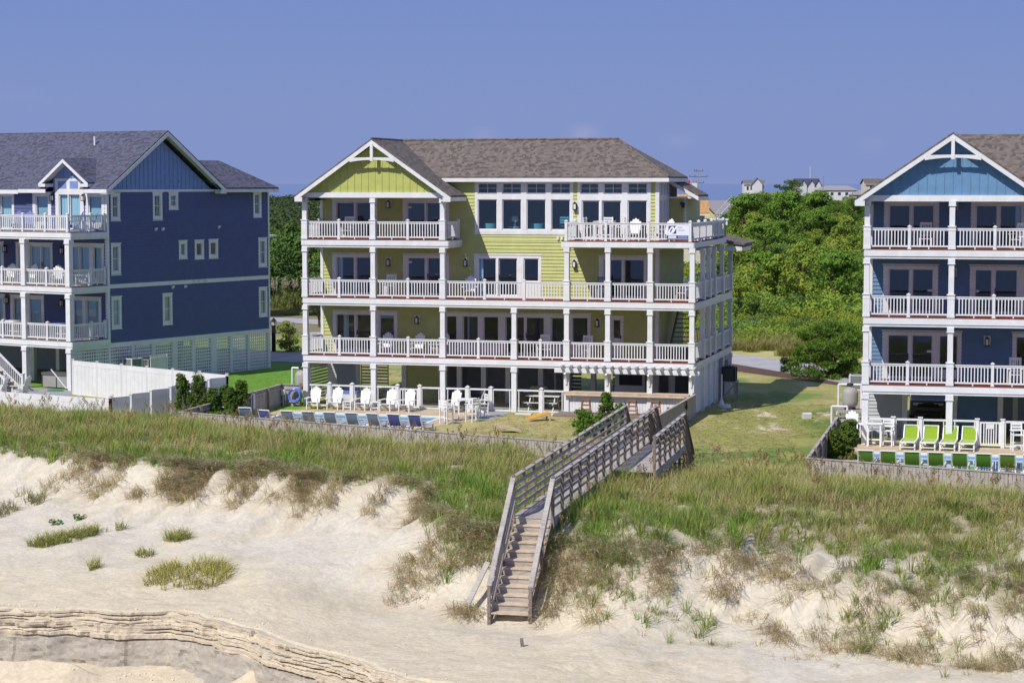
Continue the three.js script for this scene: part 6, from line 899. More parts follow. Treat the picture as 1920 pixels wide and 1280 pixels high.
// under the yellow house
{ const P = thing('towel_bin', 'white bin with a blue lid behind the glass guard', 'bin'); const b = new B(); b.box(-0.85, 0.85, 0, 0.62, -0.3, 0.3); b.build('bin', M.vinyl, P); const l = new B(); l.box(-0.89, 0.89, 0.62, 0.72, -0.34, 0.34); l.build('lid', M.hose, P); put('m', P, 1.65, 0.06, -1.1); }
{ const P = thing('gas_grill', 'stainless steel gas grill under the yellow house', 'grill'); const b = new B(); b.box(-0.42, 0.42, 0.1, 0.85, -0.28, 0.28); b.build('cabinet', M.dark, P); const h = new B(); h.add(new THREE.CylinderGeometry(0.3, 0.3, 0.82, 16, 1, false, 0, Math.PI), new THREE.Matrix4().makeRotationZ(Math.PI / 2).setPosition(0, 0.87, 0)); h.build('hood', std(rgb(0.55, 0.55, 0.56), 0.35, { metalness: 0.8 }), P); const s = new B(); s.box(-0.8, -0.43, 0.84, 0.87, -0.25, 0.25); s.box(0.43, 0.8, 0.84, 0.87, -0.25, 0.25); s.build('side_shelf', M.vinyl, P); const k = new B(); k.cyl(V(-0.35, 1.02, 0.29), V(0.35, 1.02, 0.29), 0.02, 0.02, 6); k.build('handle', M.black, P); put('m', P, 12.15, 0.05, -1.9); }
{ const P = thing('picnic_table', 'white picnic table with benches behind the glass guard', 'table'); const t = new B(); for (let i = 0; i < 5; i++) t.box(-0.9, 0.9, 0.72, 0.76, -0.38 + i * 0.155, -0.38 + i * 0.155 + 0.145); t.build('tabletop', M.chair, P); for (const s of [-1, 1]) { const b = new B(); for (let i = 0; i < 2; i++) b.box(-0.9, 0.9, 0.42, 0.46, s * 0.7 - 0.14 + i * 0.145, s * 0.7 - 0.14 + i * 0.145 + 0.135); b.build('bench', M.chair, P); const l = new B(); l.beam(V(s * 0.65, 0, 0.72), V(s * 0.65, 0.74, 0.2), 0.04, 0.09); l.beam(V(s * 0.65, 0, -0.72), V(s * 0.65, 0.74, -0.2), 0.04, 0.09); l.box(s * 0.65 - 0.02, s * 0.65 + 0.02, 0.33, 0.42, -0.82, 0.82); l.build('frame', M.chair, P); } put('m', P, 12.6, 0.05, -1.3 + 0.1); }
// rocking chair, front towards +z
function rocker(label, mat = M.chair) {
  const P = thing('rocking_chair', label, 'rocking chair'), s = 0.42; for (const k of [-1, 1]) { const r = new B(), pts = []; for (let i = 0; i <= 8; i++) { const z = -0.42 + i * 0.105; pts.push(V(k * 0.26, 0.03 + 0.35 * z * z, z)); } r.tube(pts, 0.022, 5); r.build('rocker', mat, P); const a = new B(); a.beam(V(k * 0.26, 0.06, 0.22), V(k * 0.26, 0.66, 0.22), 0.045, 0.045, V(0, 0, 1)); a.beam(V(k * 0.26, 0.06, -0.2), V(k * 0.24, 1.14, -0.42), 0.045, 0.045, V(1, 0, 0)); a.build('leg', mat, P); const m = new B(); m.box(k * 0.28 - 0.04, k * 0.28 + 0.04, 0.66, 0.685, -0.3, 0.3); m.build('arm', mat, P); }
  const b = new B(); for (let i = 0; i < 5; i++) b.box(-0.25, 0.25, s - 0.01 * (4 - i), s + 0.022 - 0.01 * (4 - i), -0.22 + i * 0.095, -0.22 + i * 0.095 + 0.085); b.build('seat', mat, P); const t = new B(); t.beam(V(-0.27, 1.1, -0.41), V(0.27, 1.1, -0.41), 0.03, 0.11, V(0, 1, 0)); t.beam(V(-0.25, 0.55, -0.3), V(0.25, 0.55, -0.3), 0.03, 0.05); t.build('back_rail', mat, P);
  for (let i = -2; i <= 2; i++) { const q = new B(); q.beam(V(i * 0.095, 0.55, -0.3), V(i * 0.095, 1.06, -0.405), 0.02, 0.055, V(1, 0, 0)); q.build('back_slat', mat, P); } return P;
}
M.chairGrey = std(rgb(0.20, 0.22, 0.27), 0.6); M.chairBlue = std(rgb(0.10, 0.14, 0.40), 0.6); M.chairPale = std(rgb(0.60, 0.61, 0.64), 0.6);
const rk = put('m', rocker('white rocking chair on the top left porch of the yellow house'), 1.85, DK.m[2], -1.35); rk.userData.group = 'white rocking chairs on the porches';
for (const [h, x, lv, z, t, l] of [['m', 4.2, 1, -1.4, 0.1, 'white rocking chair on the middle porch before the second slider'], ['m', 12.5, 0, -1.5, 0, 'white rocking chair on the lowest porch before the wide row of doors'], ['m', 14.75, 0, -1.4, -0.1, 'white rocking chair on the lowest porch left of the black wall lamp'], ['r', 2.5, 2, -1.5, 0, 'white rocking chair on the top porch of the mid blue house'], ['r', 6.5, 2, -0.9, -0.5, 'white rocking chair on the top porch at the right edge'], ['r', 6.5, 0, -1.4, 0, 'white rocking chair on the lowest porch of the mid blue house']]) put(h, copy(rk, 'rocking_chair', l, [0, 0, 0], 0), x, DK[h][lv], z, t);
put('m', rocker('dark grey rocking chair on the middle porch under the terrace', M.chairGrey), 15.62, DK.m[1], -1.4, 0.15);
const ac = (h, x, lv, z, t, l, mat) => { const p = mat ? adirondack(l, mat) : copy(ad, 'adirondack_chair', l, [0, 0, 0], 0, 'adirondack chairs on the porches'); p.userData.group = 'adirondack chairs on the porches'; put(h, p, x, DK[h][lv], z, t); return p; };
ac('m', 8.55, 1, -1.5, 0.2, 'white adirondack chair on the middle porch under the wall lamp'); ac('m', 3.98, 0, -1.4, 0.1, 'white adirondack chair on the lowest porch before the single window'); ac('m', 5.7, 0, -1.4, -0.05, 'white adirondack chair on the lowest porch under the wall lamp'); ac('m', 6.95, 0, -1.3, -0.6, 'white adirondack chair on the lowest porch behind the third column');
ac('m', 17.3, 2, -1.3, 0.05, 'white adirondack chair on the roof terrace before the window wall'); ac('m', 18.85, 2, -1.2, -0.7, 'white adirondack chair on the roof terrace beside the banner'); ac('m', 19.75, 1, -2.0, -0.3, 'white adirondack chair on the side porch behind the corner column');
put('m', highTable('white high table on the roof terrace', 0.5, 0.95), 15.75, DK.m[2], -1.3);
for (const [x, z, t, l] of [[14.95, -1.25, 1.4, 'white counter chair left of the table on the roof terrace'], [15.75, -2.0, 0, 'white counter chair behind the table on the roof terrace'], [16.55, -1.3, -1.5, 'white counter chair right of the table on the roof terrace']]) put('m', copy(tc, 'counter_chair', l, [0, 0, 0], 0, 'white counter chairs on the roof terrace'), x, DK.m[2], z, t);
const bl = ac('l', -5.75, 2, -1.6, 0.5, 'blue adirondack chair on the top deck, left of the pair', M.chairBlue); const blc = (x, lv, z, t, l) => { const p = copy(bl, 'adirondack_chair', l, [0, 0, 0], 0); put('l', p, x, DK.l[lv], z, t); }; blc(-4.95, 2, -1.6, 0.4, 'blue adirondack chair on the top deck, right of the pair'); blc(-1.05, 2, -1.4, -0.6, 'blue adirondack chair on the top deck by the right hand window'); blc(-0.5, 2, -2.0, -0.8, 'blue adirondack chair in the right corner of the top deck');
for (const [x, lv, z, t, l] of [[-6.3, 1, -1.4, 0.3, 'white adirondack chair on the middle deck of the navy house at the left edge'], [-4.75, 1, -1.5, 0, 'white adirondack chair on the middle deck of the navy house behind its second column'], [-2.0, 1, -1.0, 0.7, 'white adirondack chair on the middle deck of the navy house left of the corner column'], [-0.75, 1, -1.6, -0.7, 'white adirondack chair on the middle deck of the navy house right of the corner column']]) ac('l', x, lv, z, t, l);
put('l', highTable('white table on the lowest deck of the navy house at the left edge', 0.5, 0.86), -5.9, DK.l[0], -1.3); { const p = highTable('blue topped table on the lowest deck of the navy house by the corner', 0.55, 0.84); p.children[0].material = M.chairBlue; put('l', p, -2.1, DK.l[0], -1.3); }
// patio of the left house
{ const P = thing('hot_tub', 'grey hot tub with dark folded cover under the navy house', 'hot tub'); const b = new B(); b.box(-1.1, 1.1, 0.05, 0.72, -1, 1); b.build('cabinet', M.greyMetal, P); const c = new B(); c.box(-1.14, 1.14, 0.72, 0.86, -1.04, 0); c.box(-1.14, 1.14, 0.72, 0.86, 0.01, 1.04); c.build('cover', M.coil, P); const k = new B(); for (const x of [-1.1, 0, 1.1]) k.box(x - 0.03, x + 0.03, 0.05, 0.72, 0.99, 1.02); k.build('corner_trim', M.dark, P); const l = new B(); l.tube([V(-0.2, 0.86, -0.9), V(-0.2, 1.02, -0.9), V(0.9, 1.02, -0.9)], 0.03, 6); l.build('cover_lifter', M.black, P); put('l', P, -1.75, 0.22, -1.5); }
put('l', adirondack('pale grey adirondack chair seen side on below the navy house', M.chairPale, 1.05), 0.1, 0.23, 4.0, -1.35); put('l', copy(ad, 'adirondack_chair', 'pale grey adirondack chair at the foot of the deck stair', [0, 0, 0], 0), -1.05, 0.23, 4.5, -1.2);
{ const b = new B(); b.add(new THREE.CylinderGeometry(0.5, 0.55, 0.04, 20).scale(1, 1, 0.7)); const m = tag(b.build('door_mat', std(rgb(0.06, 0.16, 0.13), 0.9)), 'dark green round mat by the corner column of the navy house', 'mat'); put('l', m, -0.75, 0.25, 0.6); }
put('r', copy(ad, 'adirondack_chair', 'white chair back showing above the juniper at right', [0, 0, 0], 0, 'adirondack chairs on the porches'), -0.5, 0.5, 0.4, 0.15);
// in the big room on the top floor of the yellow house
function armchair(label) { const P = thing('armchair', label, 'armchair'); const b = new B(); b.add(new THREE.CylinderGeometry(0.42, 0.36, 0.62, 20, 1, true, Math.PI * 0.55, Math.PI * 1.4), new THREE.Matrix4().setPosition(0, 0.5, 0)); b.add(new THREE.CylinderGeometry(0.34, 0.3, 0.62, 20, 1, true, Math.PI * 0.55, Math.PI * 1.4), new THREE.Matrix4().setPosition(0, 0.5, 0)); b.build('backrest', M.teal, P); const s = new B(); s.cyl(V(0, 0.16, 0), V(0, 0.42, 0), 0.36, 0.36, 18); s.build('seat', M.teal, P); for (let i = 0; i < 4; i++) { const l = new B(); l.cyl(V(Math.cos(i * 1.57 + 0.8) * 0.27, 0, Math.sin(i * 1.57 + 0.8) * 0.27), V(Math.cos(i * 1.57 + 0.8) * 0.25, 0.17, Math.sin(i * 1.57 + 0.8) * 0.25), 0.025, 0.025, 6); l.build('leg', M.woodDark, P); } return P; }
const ar = put('m', armchair('teal armchair behind the first tall window of the top floor'), 9.15, DK.m[2], -3.3, Math.PI); put('m', copy(ar, 'armchair', 'teal armchair behind the third tall window of the top floor', [0, 0, 0], 0), 11.72, DK.m[2], -3.3, Math.PI); ar.userData.group = 'teal armchairs of the top floor';
{ const P = thing('table_lamp', 'lit looking cream table lamp behind the second tall window', 'lamp'); P.userData.label = 'cream shaded table lamp behind the second tall window of the top floor'; const b = new B(); b.cyl(V(0, 0.0, 0), V(0, 0.28, 0), 0.09, 0.04, 12); b.build('lamp_base', std(rgb(0.5, 0.7, 0.65), 0.4), P); const s = new B(); s.add(new THREE.CylinderGeometry(0.15, 0.22, 0.28, 18, 1, true), new THREE.Matrix4().setPosition(0, 0.42, 0)); s.build('lamp_shade', std(rgb(0.8, 0.76, 0.55), 0.9), P); put('m', P, 10.42, DK.m[2] + 0.62, -3.5); const T = thing('side_table', 'small white table carrying the lamp behind the second tall window', 'table'); const t = new B(); t.cyl(V(0, 0.58, 0), V(0, 0.62, 0), 0.33, 0.33, 18); t.build('tabletop', M.chair, T); const g = new B(); g.cyl(V(0, 0.03, 0), V(0, 0.58, 0), 0.04, 0.04, 8); g.cyl(V(0, 0, 0), V(0, 0.03, 0), 0.22, 0.2, 14); g.build('pedestal', M.chair, T); put('m', T, 10.42, DK.m[2], -3.5); }
{ const p = tallChair('teal wooden counter chair behind the fourth tall window of the top floor', M.teal); put('m', p, 13.2, DK.m[2], -3.3, Math.PI); }
// parked car under the blue house
{
  const P = thing('parked_car', 'dark grey car parked nose out under the mid blue house', 'car'), paint = std(rgb(0.13, 0.125, 0.12), 0.3, { metalness: 0.5 }), wdt = 0.88;
  const prof_ = [[-2.25, 0.38], [-2.3, 0.7], [-2.2, 0.98], [-1.5, 1.05], [-0.95, 1.12], [-0.2, 1.62], [0.5, 1.7], [1.6, 1.66], [2.15, 1.2], [2.25, 0.9], [2.22, 0.4], [1.75, 0.3], [-1.8, 0.3]];   // x: towards the tail, y
  const sh = new THREE.Shape(prof_.map(([a, y]) => new THREE.Vector2(a, y))), ex = new THREE.ExtrudeGeometry(sh, { depth: 1.6, bevelEnabled: true, bevelSize: 0.06, bevelThickness: 0.09, bevelSegments: 3 }); const b = new B(); b.add(ex, new THREE.Matrix4().makeRotationY(Math.PI / 2).setPosition(-0.8, 0, 0)); b.build('body', paint, P);
  const g = new B(); g.quad(V(-0.68, 1.2, 0.93), V(0.68, 1.2, 0.93), V(0.6, 1.6, 0.31), V(-0.6, 1.6, 0.31)); g.build('windscreen', M.black, P); for (const s of [-1, 1]) { const q = new B(); q.quad(V(s * 0.9, 1.15, 0.7), V(s * 0.9, 1.15, -1.6), V(s * 0.9, 1.56, -1.45), V(s * 0.9, 1.56, 0.1)); q.build('side_window', M.black, P); const w = new B(); w.box(s * 0.93, s * 1.08, 1.12, 1.26, 0.62, 0.74); w.build('wing_mirror', paint, P); const h = new B(); h.box(s * 0.5 - 0.22, s * 0.5 + 0.22, 0.82, 0.94, 2.22, 2.345); h.build('headlight', M.vinyl, P); for (const z of [1.4, -1.45]) { const t = new B(); t.cyl(V(s * 0.68, 0.33, z), V(s * 0.92, 0.33, z), 0.33, 0.33, 18); const wh = t.build('wheel', M.black, P); const r = new B(); r.cyl(V(s * 0.921, 0.33, z), V(s * 0.935, 0.33, z), 0.2, 0.2, 12); r.build('rim', M.greyMetal, wh); } }
  const gr = new B(); gr.box(-0.5, 0.5, 0.72, 0.9, 2.3, 2.36); gr.box(-0.6, 0.6, 0.42, 0.56, 2.28, 2.34); gr.build('grille', M.black, P); const bp = new B(); bp.box(-0.85, 0.85, 0.56, 0.7, 2.25, 2.38); bp.build('bumper', paint, P); put('r', P, 2.55, 0.1, -9.6 - 2.3);
}
// lamp post by the drive
{ const P = thing('lamp_post', 'black lamp post with a lantern by the drive', 'lamp post', [-16.34, gy(-16.34, 141.46), -141.46]); const b = new B(); b.box(-0.13, 0.13, 0, 1.75, -0.13, 0.13); b.build('post', M.black, P); const l = new B(); l.cyl(V(0, 1.75, 0), V(0, 1.82, 0), 0.16, 0.2, 6); for (let i = 0; i < 6; i++) { const a = i / 6 * 6.283; l.cyl(V(Math.cos(a) * 0.19, 1.82, Math.sin(a) * 0.19), V(Math.cos(a) * 0.19, 2.12, Math.sin(a) * 0.19), 0.015, 0.015, 4); } l.cyl(V(0, 2.12, 0), V(0, 2.36, 0), 0.24, 0.02, 6); l.build('lantern', M.black, P); const g = new B(); g.cyl(V(0, 1.83, 0), V(0, 2.11, 0), 0.15, 0.17, 6); g.build('lamp_glass', M.lampGlass, P); }
{ const P = thing('utility_box', 'pale green utility cabinet on the grass behind the corner column', 'utility box', [-14.0, gy(-14, 148.4), -148.4], 0.3); const b = new B(); b.box(-0.45, 0.45, 0, 0.75, -0.35, 0.35); b.build('box', M.trimGrey, P); const l = new B(); l.box(-0.48, 0.48, 0.75, 0.82, -0.38, 0.38); l.build('lid', M.trimGrey, P); }

// ---------- plants ----------
class Leaves {                                                       // many small blades or leaves in one geometry
  constructor() { this.p = []; this.i = []; this.c = []; }
  blade(base, dir, h, w, bend, seg = 3) {                            // a curved, tapering blade
    const side = V(-dir.z, 0, dir.x).normalize(), n0 = this.p.length / 3; if (side.lengthSq() < 0.1) side.set(1, 0, 0);
    for (let k = 0; k <= seg; k++) { const t = k / seg, q = base.clone().addScaledVector(V(0, 1, 0), h * t * (1 - bend * 0.45 * t)).addScaledVector(dir, h * bend * t * t), ww = w * (1 - 0.85 * t * t) / 2; this.p.push(q.x + side.x * ww, q.y, q.z + side.z * ww, q.x - side.x * ww, q.y, q.z - side.z * ww); if (k) { const a = n0 + 2 * k - 2; this.i.push(a, a + 1, a + 3, a, a + 3, a + 2); } }
  }
  leaf(c, n, size, asp = 0.55) {
    const a = (Math.abs(n.y) > 0.9 ? V(1, 0, 0) : V(0, 1, 0)).cross(n).normalize(), b = n.clone().cross(a), r = rnd() * 6.283, u = a.clone().multiplyScalar(Math.cos(r)).addScaledVector(b, Math.sin(r)), v = u.clone().cross(n), n0 = this.p.length / 3, h = n.clone().multiplyScalar(size * 0.16);
    for (const [x, y, z] of [[-0.5, 0, 0], [0, asp / 2, 1], [0.5, 0, 0], [0, -asp / 2, 1]]) { const q = c.clone().addScaledVector(u, x * size).addScaledVector(v, y * size).addScaledVector(h, z); this.p.push(q.x, q.y, q.z); } this.i.push(n0, n0 + 1, n0 + 2, n0, n0 + 2, n0 + 3);
  }
  geo() { const g = new THREE.BufferGeometry(); g.setAttribute('position', new THREE.Float32BufferAttribute(this.p, 3)); g.setIndex(this.i); g.computeVertexNormals(); return g; }
}
const rdir = () => { const a = rnd() * 6.2832; return V(Math.cos(a), 0, Math.sin(a)); };
const sphere = () => { const y = rr(-1, 1), a = rnd() * 6.2832, r = Math.sqrt(1 - y * y); return V(r * Math.cos(a), y, r * Math.sin(a)); };
function tuft(n, h0, h1, w, b0, b1, spread, lean = 0) { const L = new Leaves(); for (let i = 0; i < n; i++) { const d = rdir(), r = Math.sqrt(rnd()) * spread; const dd = d.clone().multiplyScalar(0.8).add(V(0, 0, lean)).normalize(); L.blade(V(d.x * r, -0.03, d.z * r), dd, rr(h0, h1), w * rr(0.7, 1.3), rr(b0, b1)); } return L.geo(); }
const plantMat = (c) => new THREE.MeshPhysicalMaterial({ color: c, roughness: 0.95, metalness: 0, transmission: 0.32, thickness: 0, specularIntensity: 0.3, side: THREE.DoubleSide });
const dummy = new THREE.Object3D();
function scatter(name, geo, mat, items, label, tints) {              // items: [x, y, z, turn, scale, tilt x, tilt z]
  const m = new THREE.InstancedMesh(geo, mat, items.length), c = new THREE.Color();
  items.forEach(([x, y, z, r, s, tx = 0, tz = 0, sy = 1, tone = -1], i) => { dummy.position.set(x, y, z); dummy.rotation.set(tx, r, tz, 'ZXY'); dummy.scale.set(s, s * sy, s); dummy.updateMatrix(); m.setMatrixAt(i, dummy.matrix); const t = tints[Math.floor((tone < 0 ? rnd() : clamp(tone * 0.75 + rnd() * 0.25, 0, 0.999)) * tints.length)], k = rr(0.82, 1.2); c.setRGB(t[0] * k, t[1] * k, t[2] * k); m.setColorAt(i, c); });
  m.castShadow = m.receiveShadow = true; m.name = numbered(name); scene.add(m); return tag(m, label, null, null, 'stuff');
}
const GREEN = [[0.20, 0.33, 0.045], [0.25, 0.32, 0.07], [0.31, 0.345, 0.085], [0.35, 0.355, 0.11], [0.42, 0.385, 0.16], [0.47, 0.42, 0.20]], TAN = [[0.55, 0.46, 0.25], [0.46, 0.39, 0.215], [0.62, 0.54, 0.32], [0.36, 0.315, 0.18]], BROWN = [[0.50, 0.50, 0.20], [0.56, 0.52, 0.27], [0.76, 0.65, 0.43], [0.66, 0.55, 0.37], [0.82, 0.71, 0.48], [0.52, 0.43, 0.29]];
const PLANT = plantMat(rgb(1, 1, 1));
const houseAt = (X, D) => { const f = FRAME.m, c = Math.cos(f.yaw), s = Math.sin(f.yaw), dx = X - f.X, dd = D - f.D; return [dx * c - dd * s, -(dx * s + dd * c)]; };
// on the walkway or stair?
const onWalk = (X, D, pad = 0) => { const c = Math.cos(rad(12.6)), s = Math.sin(rad(12.6)), dx = X - 0.61, dd = D - 59.5, x = dx * c - dd * s, z = -(dx * s + dd * c); return z < 3.4 && z > -23.5 && x > -0.65 - pad && x < (z < -10 ? 2.1 : 0.65) + pad; };
{
  const short = [], tall = [], dry = [], oats = [], brown = [], add = (list, s, t, sc, tx = 0, tz = 0, sy = 1) => { const [X, D] = toXD(s, t); if (onWalk(X, D, -0.05)) return; list.push([X, height(X, D) - 0.01, -D, rnd() * 6.283, sc, tx, tz, sy, clamp((fbm(s * 0.7 + 11, t * 0.9 + 5, 3) - 0.5) * 1.8 + 0.5 - 0.5 * (1 - ss(55, 57.5, t + edgeShift(s))))]); };
  for (let s = -84; s < 4; s += 0.17) for (let t = 49; t < 76.4; t += 0.17) {
    const a = s + rr(-0.1, 0.1), b = t + rr(-0.1, 0.1), visible = a > -60 && a < -10; if (!visible && rnd() > 0.3) continue;
    const k = cover(a, b); if (k < 0.02 || rnd() > k * 0.84 + 0.02) continue;
    const g = fbm(a * 0.5 + 90, b * 0.5, 3), q = rnd();
    const yardEdge = ss(72, 75.5, b), tus = 0.6 + 0.85 * noise(a * 1.9 + 3, b * 1.9); if (noise(a * 1.9 + 3, b * 1.9) < 0.22 && rnd() < 0.7) continue;
    if (q < 0.42 + (g - 0.5) * 0.9) add(short, a, b, tus * rr(0.7, 1.2) * (1 - 0.5 * yardEdge)); else if (q < 0.70) add(tall, a, b, tus * rr(0.65, 1.1) * (1 - 0.6 * yardEdge)); else if (q < 0.965) add(dry, a, b, rr(0.6, 1.05)); else if (rnd() < 0.8 * ss(0.38, 0.55, g + 0.1)) add(oats, a, b, rr(0.7, 1.1));
  }
  // dead mats and roots hanging over the eroded edge
  for (let i = 0; i < 7200; i++) {
    const s = rr(-60, -10), r = ss(-28, -21, s), near = byStair(s), w = edgeShift(s);
    let t, ok; const spot = noise(s * 2.3 + 7, i * 0 + 4.4);
    if (rnd() > r) { const u = rnd() ** 1.25, reach = 0.9 + 1.3 * noise(s * 0.55, 3.3) + 0.9 * spot, e = 55.1 - w * (1 - 0.7 * near) - 3.2 * near; t = e - u * (reach + 1.6 * near); ok = ss(0.44, 0.60, fbm(s * 1.1 + 3, t * 0.5, 3) * 0.45 + 0.55 * noise(s * 2.6, t * 0.9) + 0.05 - 0.16 * u + 0.08 * near) * ss(-51, -46, s); }
    else { t = rr(50.8, 56.5); ok = ss(0.52, 0.64, fbm(s * 1.5 + 33, (t + w) * 0.9 + 8, 3) * 0.6 + 0.4 * noise(s * 3.1, t * 1.2 + 9) + 0.07 * ss(54, 52, t)); }
    if (rnd() < ok) add(brown, s, t, rr(0.6, 1.25), -0.1, 0, rr(0.8, 1.15));
  }
  for (let i = 0; i < 420; i++) { const s = rr(-27, -9), t = rr(49.6, 51.8); if (fbm(s * 1.3, t * 1.1 + 60, 2) > 0.6) add(rnd() < 0.5 ? dry : brown, s, t, rr(0.35, 0.7)); }
  const seaward = -0.9;
  scatter('dune_grass', tuft(20, 0.22, 0.48, 0.017, 0.25, 0.9, 0.13), PLANT, short, 'short green grass covering the dune top', GREEN);
  scatter('dune_grass', tuft(13, 0.4, 0.8, 0.015, 0.2, 0.75, 0.1), PLANT, tall, 'taller grass standing through the dune cover', [...GREEN, [0.28, 0.25, 0.10]]);
  scatter('dry_grass', tuft(15, 0.2, 0.5, 0.015, 0.4, 1.1, 0.16), PLANT, dry, 'dry straw coloured grass among the green', TAN);
  scatter('hanging_roots', (() => { const L = new Leaves(); for (let i = 0; i < 14; i++) { const d = V(rr(-0.9, 0.9), 0, 1).normalize(); L.blade(V(rr(-0.2, 0.2), rr(-0.02, 0.1), rr(-0.15, 0.15)), d, rr(0.25, 0.75), 0.016, rr(0.9, 1.75)); } return L.geo(); })(), Object.assign(plantMat(rgb(1, 1, 1)), { transmission: 0.5 }), brown.map((q) => { q[3] = -0.5 + rr(-0.9, 0.9); q[8] = -1; return q; }), 'brown dead grass and roots hanging down the eroded dune face', BROWN);
  const O = new Leaves(); for (let i = 0; i < 3; i++) { const d = rdir(), h = rr(0.9, 1.3); O.blade(V(d.x * 0.03, 0, d.z * 0.03), d, h, 0.012, 0.28, 5); for (let k = 0; k < 9; k++) { const t = 0.78 + 0.025 * k, q = V(0, h * t * (1 - 0.126 * t), 0).addScaledVector(d, h * 0.28 * t * t); O.leaf(q.add(V(rr(-0.03, 0.03), 0, rr(-0.03, 0.03))), sphere(), 0.075, 0.5); } }
  scatter('sea_oats', O.geo(), PLANT, oats, 'tall sea oat stalks with tan seed heads', [[0.42, 0.31, 0.13], [0.34, 0.24, 0.10], [0.25, 0.17, 0.08]]);
  // shallow-mown lawn
  const lawn = []; for (let i = 0; i < 26000; i++) { const D = 77 + 32 * rnd() ** 1.5, X = rr(-3, 17); const [hx, hz] = houseAt(X, D); if (hx < 11.3 || (hz < 1.8 && hx < 21.5) || onWalk(X, D, 0.3)) continue; const [s, t] = toST(X, D); if (t < 75.2) continue; const rx = rw(0, 0)[0] - 1.6 + (rw(0, 0)[1] - D) * 0.0; if (X > 12.6 && D < 94) continue; lawn.push([X, height(X, D) - 0.01, -D, rnd() * 6.28, rr(0.5, 1) * (1 + 1.1 * (1 - ss(75.5, 79, t)))]); }
  scatter('lawn_grass', tuft(12, 0.05, 0.13, 0.014, 0.3, 0.9, 0.13), PLANT, lawn, 'short olive lawn grass between the fences', [[0.20, 0.20, 0.065], [0.26, 0.235, 0.09], [0.15, 0.185, 0.045], [0.31, 0.27, 0.13]]);
  const bright = []; for (let i = 0; i < 9000; i++) { const X = rr(-20.5, -10.8), D = rr(101, 131), [lx] = [0], [hx, hz] = houseAt(X, D); if (hx > -1.25 && hz > -0.6) continue; const f = FRAME.l, dx = X - f.X, dd = D - f.D, x = dx * Math.cos(f.yaw) - dd * Math.sin(f.yaw); if (x < 0.35) continue; const a = (X + 14.4) * 0.747 + (D - 104.06) * -0.664; if (X < -14.4 && D < 104.3 - 0.9 * (X + 14.4)) continue; bright.push([X, height(X, D) - 0.01, -D, rnd() * 6.28, rr(0.5, 0.95)]); }
  scatter('lawn_grass', tuft(12, 0.05, 0.12, 0.016, 0.3, 0.9, 0.14), PLANT, bright, 'bright green mown lawn beside the navy house', [[0.10, 0.25, 0.02], [0.12, 0.28, 0.025], [0.085, 0.21, 0.02]]);
  // rough grass at the foot of the wooded slopes
  const rough = []; for (let i = 0; i < 9000; i++) { const D = rr(139.5, 156), X = rr(8, 30); if (fbm(X * 0.3, D * 0.3, 2) < 0.36 + 0.3 * (1 - ss(141, 147, D))) continue; const dr = Math.abs(D - (138.8 - (X - 14.5) * 1.9)); if (D < 145.5 - (X - 9) * 1.25 + 1.5) continue; rough.push([X, height(X, D) - 0.02, -D, rnd() * 6.28, rr(0.8, 1.7)]); }
  for (let i = 0; i < 2500; i++) { const D = rr(180.5, 188), X = rr(-26, -12); rough.push([X, height(X, D) - 0.02, -D, rnd() * 6.28, rr(0.5, 0.9)]); }
  scatter('rough_grass', tuft(18, 0.3, 0.65, 0.03, 0.25, 0.8, 0.25), PLANT, rough, 'tall yellow green grass at the foot of the wooded slope', [[0.30, 0.27, 0.085], [0.24, 0.25, 0.06], [0.38, 0.33, 0.13]]);
}
// single clumps on the open sand
function clump(name, label, X, D, n, h, rx, rz, tints, o = {}) {
  const g = [new Leaves(), new Leaves()], y0 = height(X, D);
  for (let i = 0; i < n; i++) { const a = rnd() * 6.283, r = Math.sqrt(rnd()), x = Math.cos(a) * r * rx, z = Math.sin(a) * r * rz, d = rdir().add(V(x / rx * 0.8 + (o.wind ?? 0), 0, z / rz * 0.8)).normalize(); const c = Math.cos(o.turn ?? 0), s = Math.sin(o.turn ?? 0), X2 = x * c + z * s, Z2 = -x * s + z * c; if (noise(X2 * 2.2 + X * 9, Z2 * 2.2) < (o.gap ?? 0.3)) continue; g[i & 1].blade(V(X2, height(X + X2, D - Z2) - y0 - 0.02, Z2), d, h * rr(0.5, 1.15), o.w ?? 0.02, rr(0.35, 1.1)); }
  const P = thing(name, label, 'grass clump', [X, y0, -D]); g.forEach((L, i) => { if (L.p.length) mesh(L.geo(), i ? 'dry_blades' : 'green_blades', plantMat(rgb(...tints[i])), P); }); return P;
}
const CG = [[0.25, 0.31, 0.06], [0.44, 0.40, 0.13]];
clump('grass_clump', 'long slanting green grass clump on the pale sand at far left', -14.25, 65.0, 1100, 0.48, 1.25, 0.5, CG, { turn: 0.75 });
clump('grass_clump', 'wide sparse grass patch in the middle of the left sand slope', -9.5, 59.9, 1500, 0.46, 1.3, 1.3, [[0.33, 0.34, 0.06], [0.52, 0.45, 0.15]], { gap: 0.3, wind: 0.3 });
clump('grass_clump', 'small upright grass clump above the wide sparse patch', -10.5, 64.25, 260, 0.5, 0.42, 0.36, CG);
clump('grass_clump', 'small grass clump on the sand below the long slanting clump', -12.75, 61.4, 240, 0.48, 0.42, 0.36, CG);
clump('grass_clump', 'single grass tuft just right of the wide sparse patch', -8.25, 60.5, 110, 0.45, 0.2, 0.18, CG);
clump('grass_clump', 'thin grass clump between the long clump and the dune edge', -13.15, 66, 300, 0.42, 0.75, 0.3, CG, { gap: 0.42 });
clump('grass_clump', 'small thin clump right of the long slanting clump', -11.3, 62.9, 120, 0.36, 0.3, 0.25, CG);
clump('grass_clump', 'thin trailing grass on the sand at the left edge', -16.9, 69.4, 900, 0.55, 1.1, 1.3, [[0.20, 0.21, 0.07], [0.33, 0.28, 0.13]], { gap: 0.4 });
